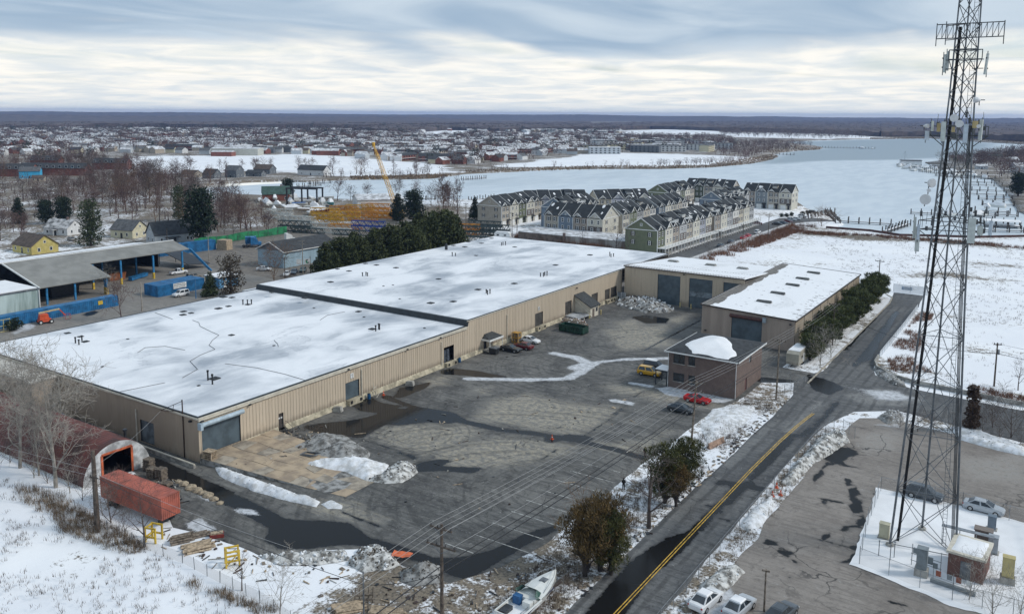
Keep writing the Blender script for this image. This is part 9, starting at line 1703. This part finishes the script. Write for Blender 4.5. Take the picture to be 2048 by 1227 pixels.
# farther woods and street trees: a mass nobody could count
def sliver_trees(name,label,P,H,m_,seed,per=44,dens=1.0):
    rg = np.random.default_rng(seed); P = np.asarray(P); n = len(P); H = np.broadcast_to(H,n) * rg.uniform(.7,1.25,n); idx = np.repeat(np.arange(n),per); N_ = len(idx); h = H[idx]
    th = rg.uniform(0,6.28,N_); rr = np.sqrt(rg.uniform(0,1,N_)) * h * .40; zc = rg.uniform(.22,.95,N_); shape = np.sqrt(np.clip(1 - ((zc - .55) / .55) ** 2,.05,1)); rr *= shape
    B = np.stack([P[idx,0] + rr * np.cos(th),P[idx,1] + rr * np.sin(th),zc * h],1); L = h * rg.uniform(.10,.24,N_); dirv = np.stack([np.cos(th) * .6 + rg.normal(0,.4,N_),np.sin(th) * .6 + rg.normal(0,.4,N_),rg.uniform(.1,1.0,N_)],1); dirv /= np.linalg.norm(dirv,axis=1)[:,None]
    sd_ = np.cross(dirv,rg.normal(size=(N_,3))); sd_ /= np.linalg.norm(sd_,axis=1)[:,None]; wd = h * .022 * dens * rg.uniform(.6,1.4,N_)
    V = np.empty((N_ * 3 + n * 3,3)); F3 = N_ * 3; V[0:F3:3] = B - sd_ * wd[:,None]; V[1:F3:3] = B + sd_ * wd[:,None]; V[2:F3:3] = B + dirv * L[:,None]
    V[F3::3] = np.stack([P[:,0] - .25,P[:,1] - .15,np.zeros(n)],1); V[F3 + 1::3] = np.stack([P[:,0] + .25,P[:,1] + .15,np.zeros(n)],1); V[F3 + 2::3] = np.stack([P[:,0],P[:,1],H * .7],1)
    nf = N_ + n; me = bpy.data.meshes.new(name); me.vertices.add(len(V)); me.vertices.foreach_set('co',V.astype(np.float32).ravel()); me.loops.add(nf * 3); me.loops.foreach_set('vertex_index',np.arange(nf * 3,dtype=np.int32)); me.polygons.add(nf); me.polygons.foreach_set('loop_start',np.arange(0,nf * 3,3,dtype=np.int32)); me.update(calc_edges=True); me.materials.append(m_); tag(ob(name,me),label,'trees',None,'stuff')
def scatter(poly,n,seed,avoid_=(),keep=None):
    rg = np.random.default_rng(seed); q = np.array(poly); out = np.zeros((0,2))
    for _ in range(40):
        p = rg.uniform(q.min(0),q.max(0),(n * 2,2)); k = in_poly(p,poly)
        for a in avoid_: k &= ~in_poly(p,a)
        if keep is not None: k &= keep(p)
        out = np.concatenate([out,p[k]])
        if len(out) >= n: break
    return out[:n]
WOODM = mat('far_wood_bark',(.12,.095,.09),.9,.25,.02); WOODR = mat('far_wood_reddish',(.135,.092,.085),.9,.25,.02); WOODE = mat('far_evergreen',(.035,.05,.035),.9,.3,.05)
AV = FIELDS + [WATER]
town = G2([(-60,331),(215,326),(215,305),(420,305),(640,303),(780,312),(900,333),(1000,326),(1170,306),(1420,300),(1480,296),(1450,276),(1200,272),(1000,270),(-60,270)])
roof_mass('far_roofs','crowd of small far houses beyond the terraces of the town',np.concatenate([scatter(G2([(-80,290),(1240,284),(1240,262),(-80,258)]),900,51,AV),scatter(G2([(215,306),(900,330),(1000,318),(1170,306),(1170,280),(-60,280)]),300,52,AV)]),5)
sliver_trees('street_trees','bare street trees scattered through the far town',scatter(town,3000,1,AV),11,WOODR,1,44,1.6)
town2 = G2([(-80,271),(1000,271),(1240,268),(1240,258),(1000,252),(-80,250)])
sliver_trees('town_wood','brown haze of bare trees over the distant town',scatter(town2,4200,2,AV,lambda p: fbm(p[:,0] * .006,p[:,1] * .006,3) > .36),13,WOODM,2,26,2.2)
sliver_trees('far_evergreens','dark evergreens dotted through the far town',scatter(town,110,3,AV),11,WOODE,3,90,2.2)
sliver_trees('dark_evergreen_clumps','dark evergreen clumps in the distant town',scatter(town2,260,4,AV),13,WOODE,4,60,2.6)
sliver_trees('shore_trees','bare trees along the far river bank',np.concatenate([scatter(G2([(920,342),(1100,333),(1400,330),(1500,322),(1490,318),(1300,329),(1000,336)]),130,5,[WATER]),scatter(G2([(640,356),(860,352),(860,344),(640,350)]),60,6,[WATER])]),5,WOODR,5,40)
sliver_trees('point_wood','bare wood on the point beside the reed spit',scatter(G2([(1430,312),(1500,316),(1560,300),(1630,292),(1560,283),(1480,284),(1430,296)]),420,7,[WATER]),8,WOODR,7,44)
sliver_trees('marina_trees','bare trees crowded behind the marina at the right edge',scatter(G2([(1880,318),(1960,314),(2060,300),(2060,350),(2010,362),(1985,348),(1920,330)]),170,8,[WATER]),11,WOODR,8,60)
sliver_trees('left_bank_brush','brown brush and saplings filling the gaps between left houses',scatter(G2([(-40,330),(200,335),(420,356),(500,400),(540,460),(420,462),(300,440),(-40,440)]),260,9,[WATER]),6.5,WOODR,9,60,.8)
# reeds along the banks
def reeds(name,label,polys,n,h,seed):
    P = np.concatenate([scatter(G2(p),n,seed + k) for k,p in enumerate(polys)]); rg = np.random.default_rng(seed); N_ = len(P); a = rg.uniform(0,6.28,N_); w_ = h * .45
    B = np.stack([P[:,0],P[:,1],np.full(N_,-.5)],1); s_ = np.stack([np.cos(a),np.sin(a),np.zeros(N_)],1) * w_; T = B + np.stack([rg.normal(0,.2,N_),rg.normal(0,.2,N_),h * rg.uniform(.8,1.4,N_)],1)
    V = np.empty((N_ * 3,3)); V[0::3] = B - s_; V[1::3] = B + s_; V[2::3] = T; me = bpy.data.meshes.new(name); me.from_pydata([tuple(v) for v in V],[],[(3 * k,3 * k + 1,3 * k + 2) for k in range(N_)]); me.materials.append(REED); me.update(); tag(ob(name,me),label,'reeds',None,'stuff')
reeds('reed_bank','tawny reeds along the far bank and the river spit',[[(930,346),(1024,342),(1200,337),(1320,337),(1420,334),(1420,330),(1200,331.5),(1024,337),(930,341)],[(1420,334),(1500,327),(1545,318),(1556,312),(1540,309),(1490,318),(1420,328)],[(1500,306),(1560,304),(1640,298.5),(1642,294),(1580,291),(1500,296)],[(700,358),(862,356),(905,350),(870,349),(700,353)],[(1740,278.5),(1850,277),(1850,274),(1740,275)],[(1900,278),(2048,287),(2048,282),(1900,275)]],1500,1.5,21)
# closed canopy of the big woods
CANM = mat('wood_canopy',(.115,.092,.085),.95,.35,.03,col2=(.05,.043,.045),bump=.8,bscale=.15)
def canopy(name,label,poly,h,s,seed):
    pl = resample(poly,s * 1.5,s * .5,seed); q = np.array(pl); o = sheet(name,pl,CANM,0,grid(q[:,0].min(),q[:,0].max(),q[:,1].min(),q[:,1].max(),s,s * .35),[],height=lambda P: h * (.55 + .55 * fbm(P[:,0] / (s * 2.2) + seed,P[:,1] / (s * 2.2),seed)) + np.random.default_rng(seed).uniform(-.14,.14,len(P)) * h,skirt=h * .8,kind='stuff',smooth=False); tag(o,label,'wood')
W1 = G2([(1180,252),(1300,248),(1430,246.5),(1560,245),(1700,244),(1760,244),(1760,272.5),(1700,270),(1640,267),(1530,264),(1440,262),(1300,258),(1180,262)]); W2_ = G2([(1762,244),(1900,244.5),(2060,246),(2260,250),(2260,292),(2060,284),(1960,278),(1850,272.5),(1762,273.5)])
canopy('riverside_wood','large bare wood beyond the snowy shore in the right distance',W1,14,17,31); canopy('point_forest','dense bare wood behind the lattice tower',W2_,15,17,32)
sliver_trees('wood_edge','bare trunks and crowns at the edge of the big wood',np.concatenate([scatter(W1,1500,33),scatter(W2_,1300,34),scatter(G2([(1440,272),(1640,278),(1740,276.5),(1740,272),(1640,267),(1440,262)]),420,35,[WATER])]),16,WOODM,33,34,1.3)
canopy('parkland_wood','strip of bare wood beyond the middle town',G2([(700,262),(800,256),(1000,253),(1180,252),(1180,261),(1000,264),(900,260),(780,268)]),14,22,36)
canopy('distant_wood','distant bare woods toward the left horizon',G2([(-120,252),(200,249),(600,248),(1000,247),(1180,247),(1180,251),(900,252),(700,256),(500,257),(300,254),(100,258),(-120,260)]),15,34,37)
# ridge lines at the horizon
def ridge(name,x0,x1,dist,h,seed,depth=900):
    n = 220; V = []; f = []
    for k in range(n + 1):
        x = x0 + (x1 - x0) * k / n; b = Vector(_ray(x,300)); b.z = 0; b.normalize(); hh = h * (.72 + .5 * fbm(np.array([k * .05 + seed]),np.array([1.3]),seed)[0] + .10 * fbm(np.array([k * .9]),np.array([2.0]),seed)[0]) * min(1,.25 + k / 40,.25 + (n - k) / 40); p = b * dist; q = b * (dist - depth)
        V += [(q.x,q.y,-1),(p.x * .985,p.y * .985,hh * .7),(p.x,p.y,hh),(p.x * 1.08,p.y * 1.08,-1)]
    for k in range(n):
        for i in range(3): f.append((4 * k + i,4 * k + 4 + i,4 * k + 5 + i,4 * k + 1 + i))
    mb = MB(); mb.add(V,f); o = mb.build(name,CANM,smooth=True); o['kind'] = 'structure'
ridge('far_hills',-260,1700,7600,46,3); ridge('near_hills',-260,1000,5400,30,5); ridge('right_hills',1250,2320,8200,42,9); ridge('middle_hills',1150,1600,9800,34,12)
# ---------------------------------------------------------------- winter haze over the whole place
hz = MB().box(-14500,14500,-3500,16500,-3,90).mesh('haze',bpy.data.materials.new('haze_air')); ho = ob('haze',hz); tag(ho,'thin blue winter haze lying over the far town and woods','haze',None,'stuff')
hm_ = hz.materials[0]; hm_.use_nodes = True; t = hm_.node_tree; t.nodes.clear(); pv = N(t,'ShaderNodeVolumePrincipled',inp={'Color': (.34,.52,.95,1),'Density': 7.0e-5,'Anisotropy': 0.1}); out = N(t,'ShaderNodeOutputMaterial'); LK(t,pv.outputs[0],out.inputs['Volume'])
print('script seconds',round(time.time() - T0,1),'objects',len(bpy.data.objects))
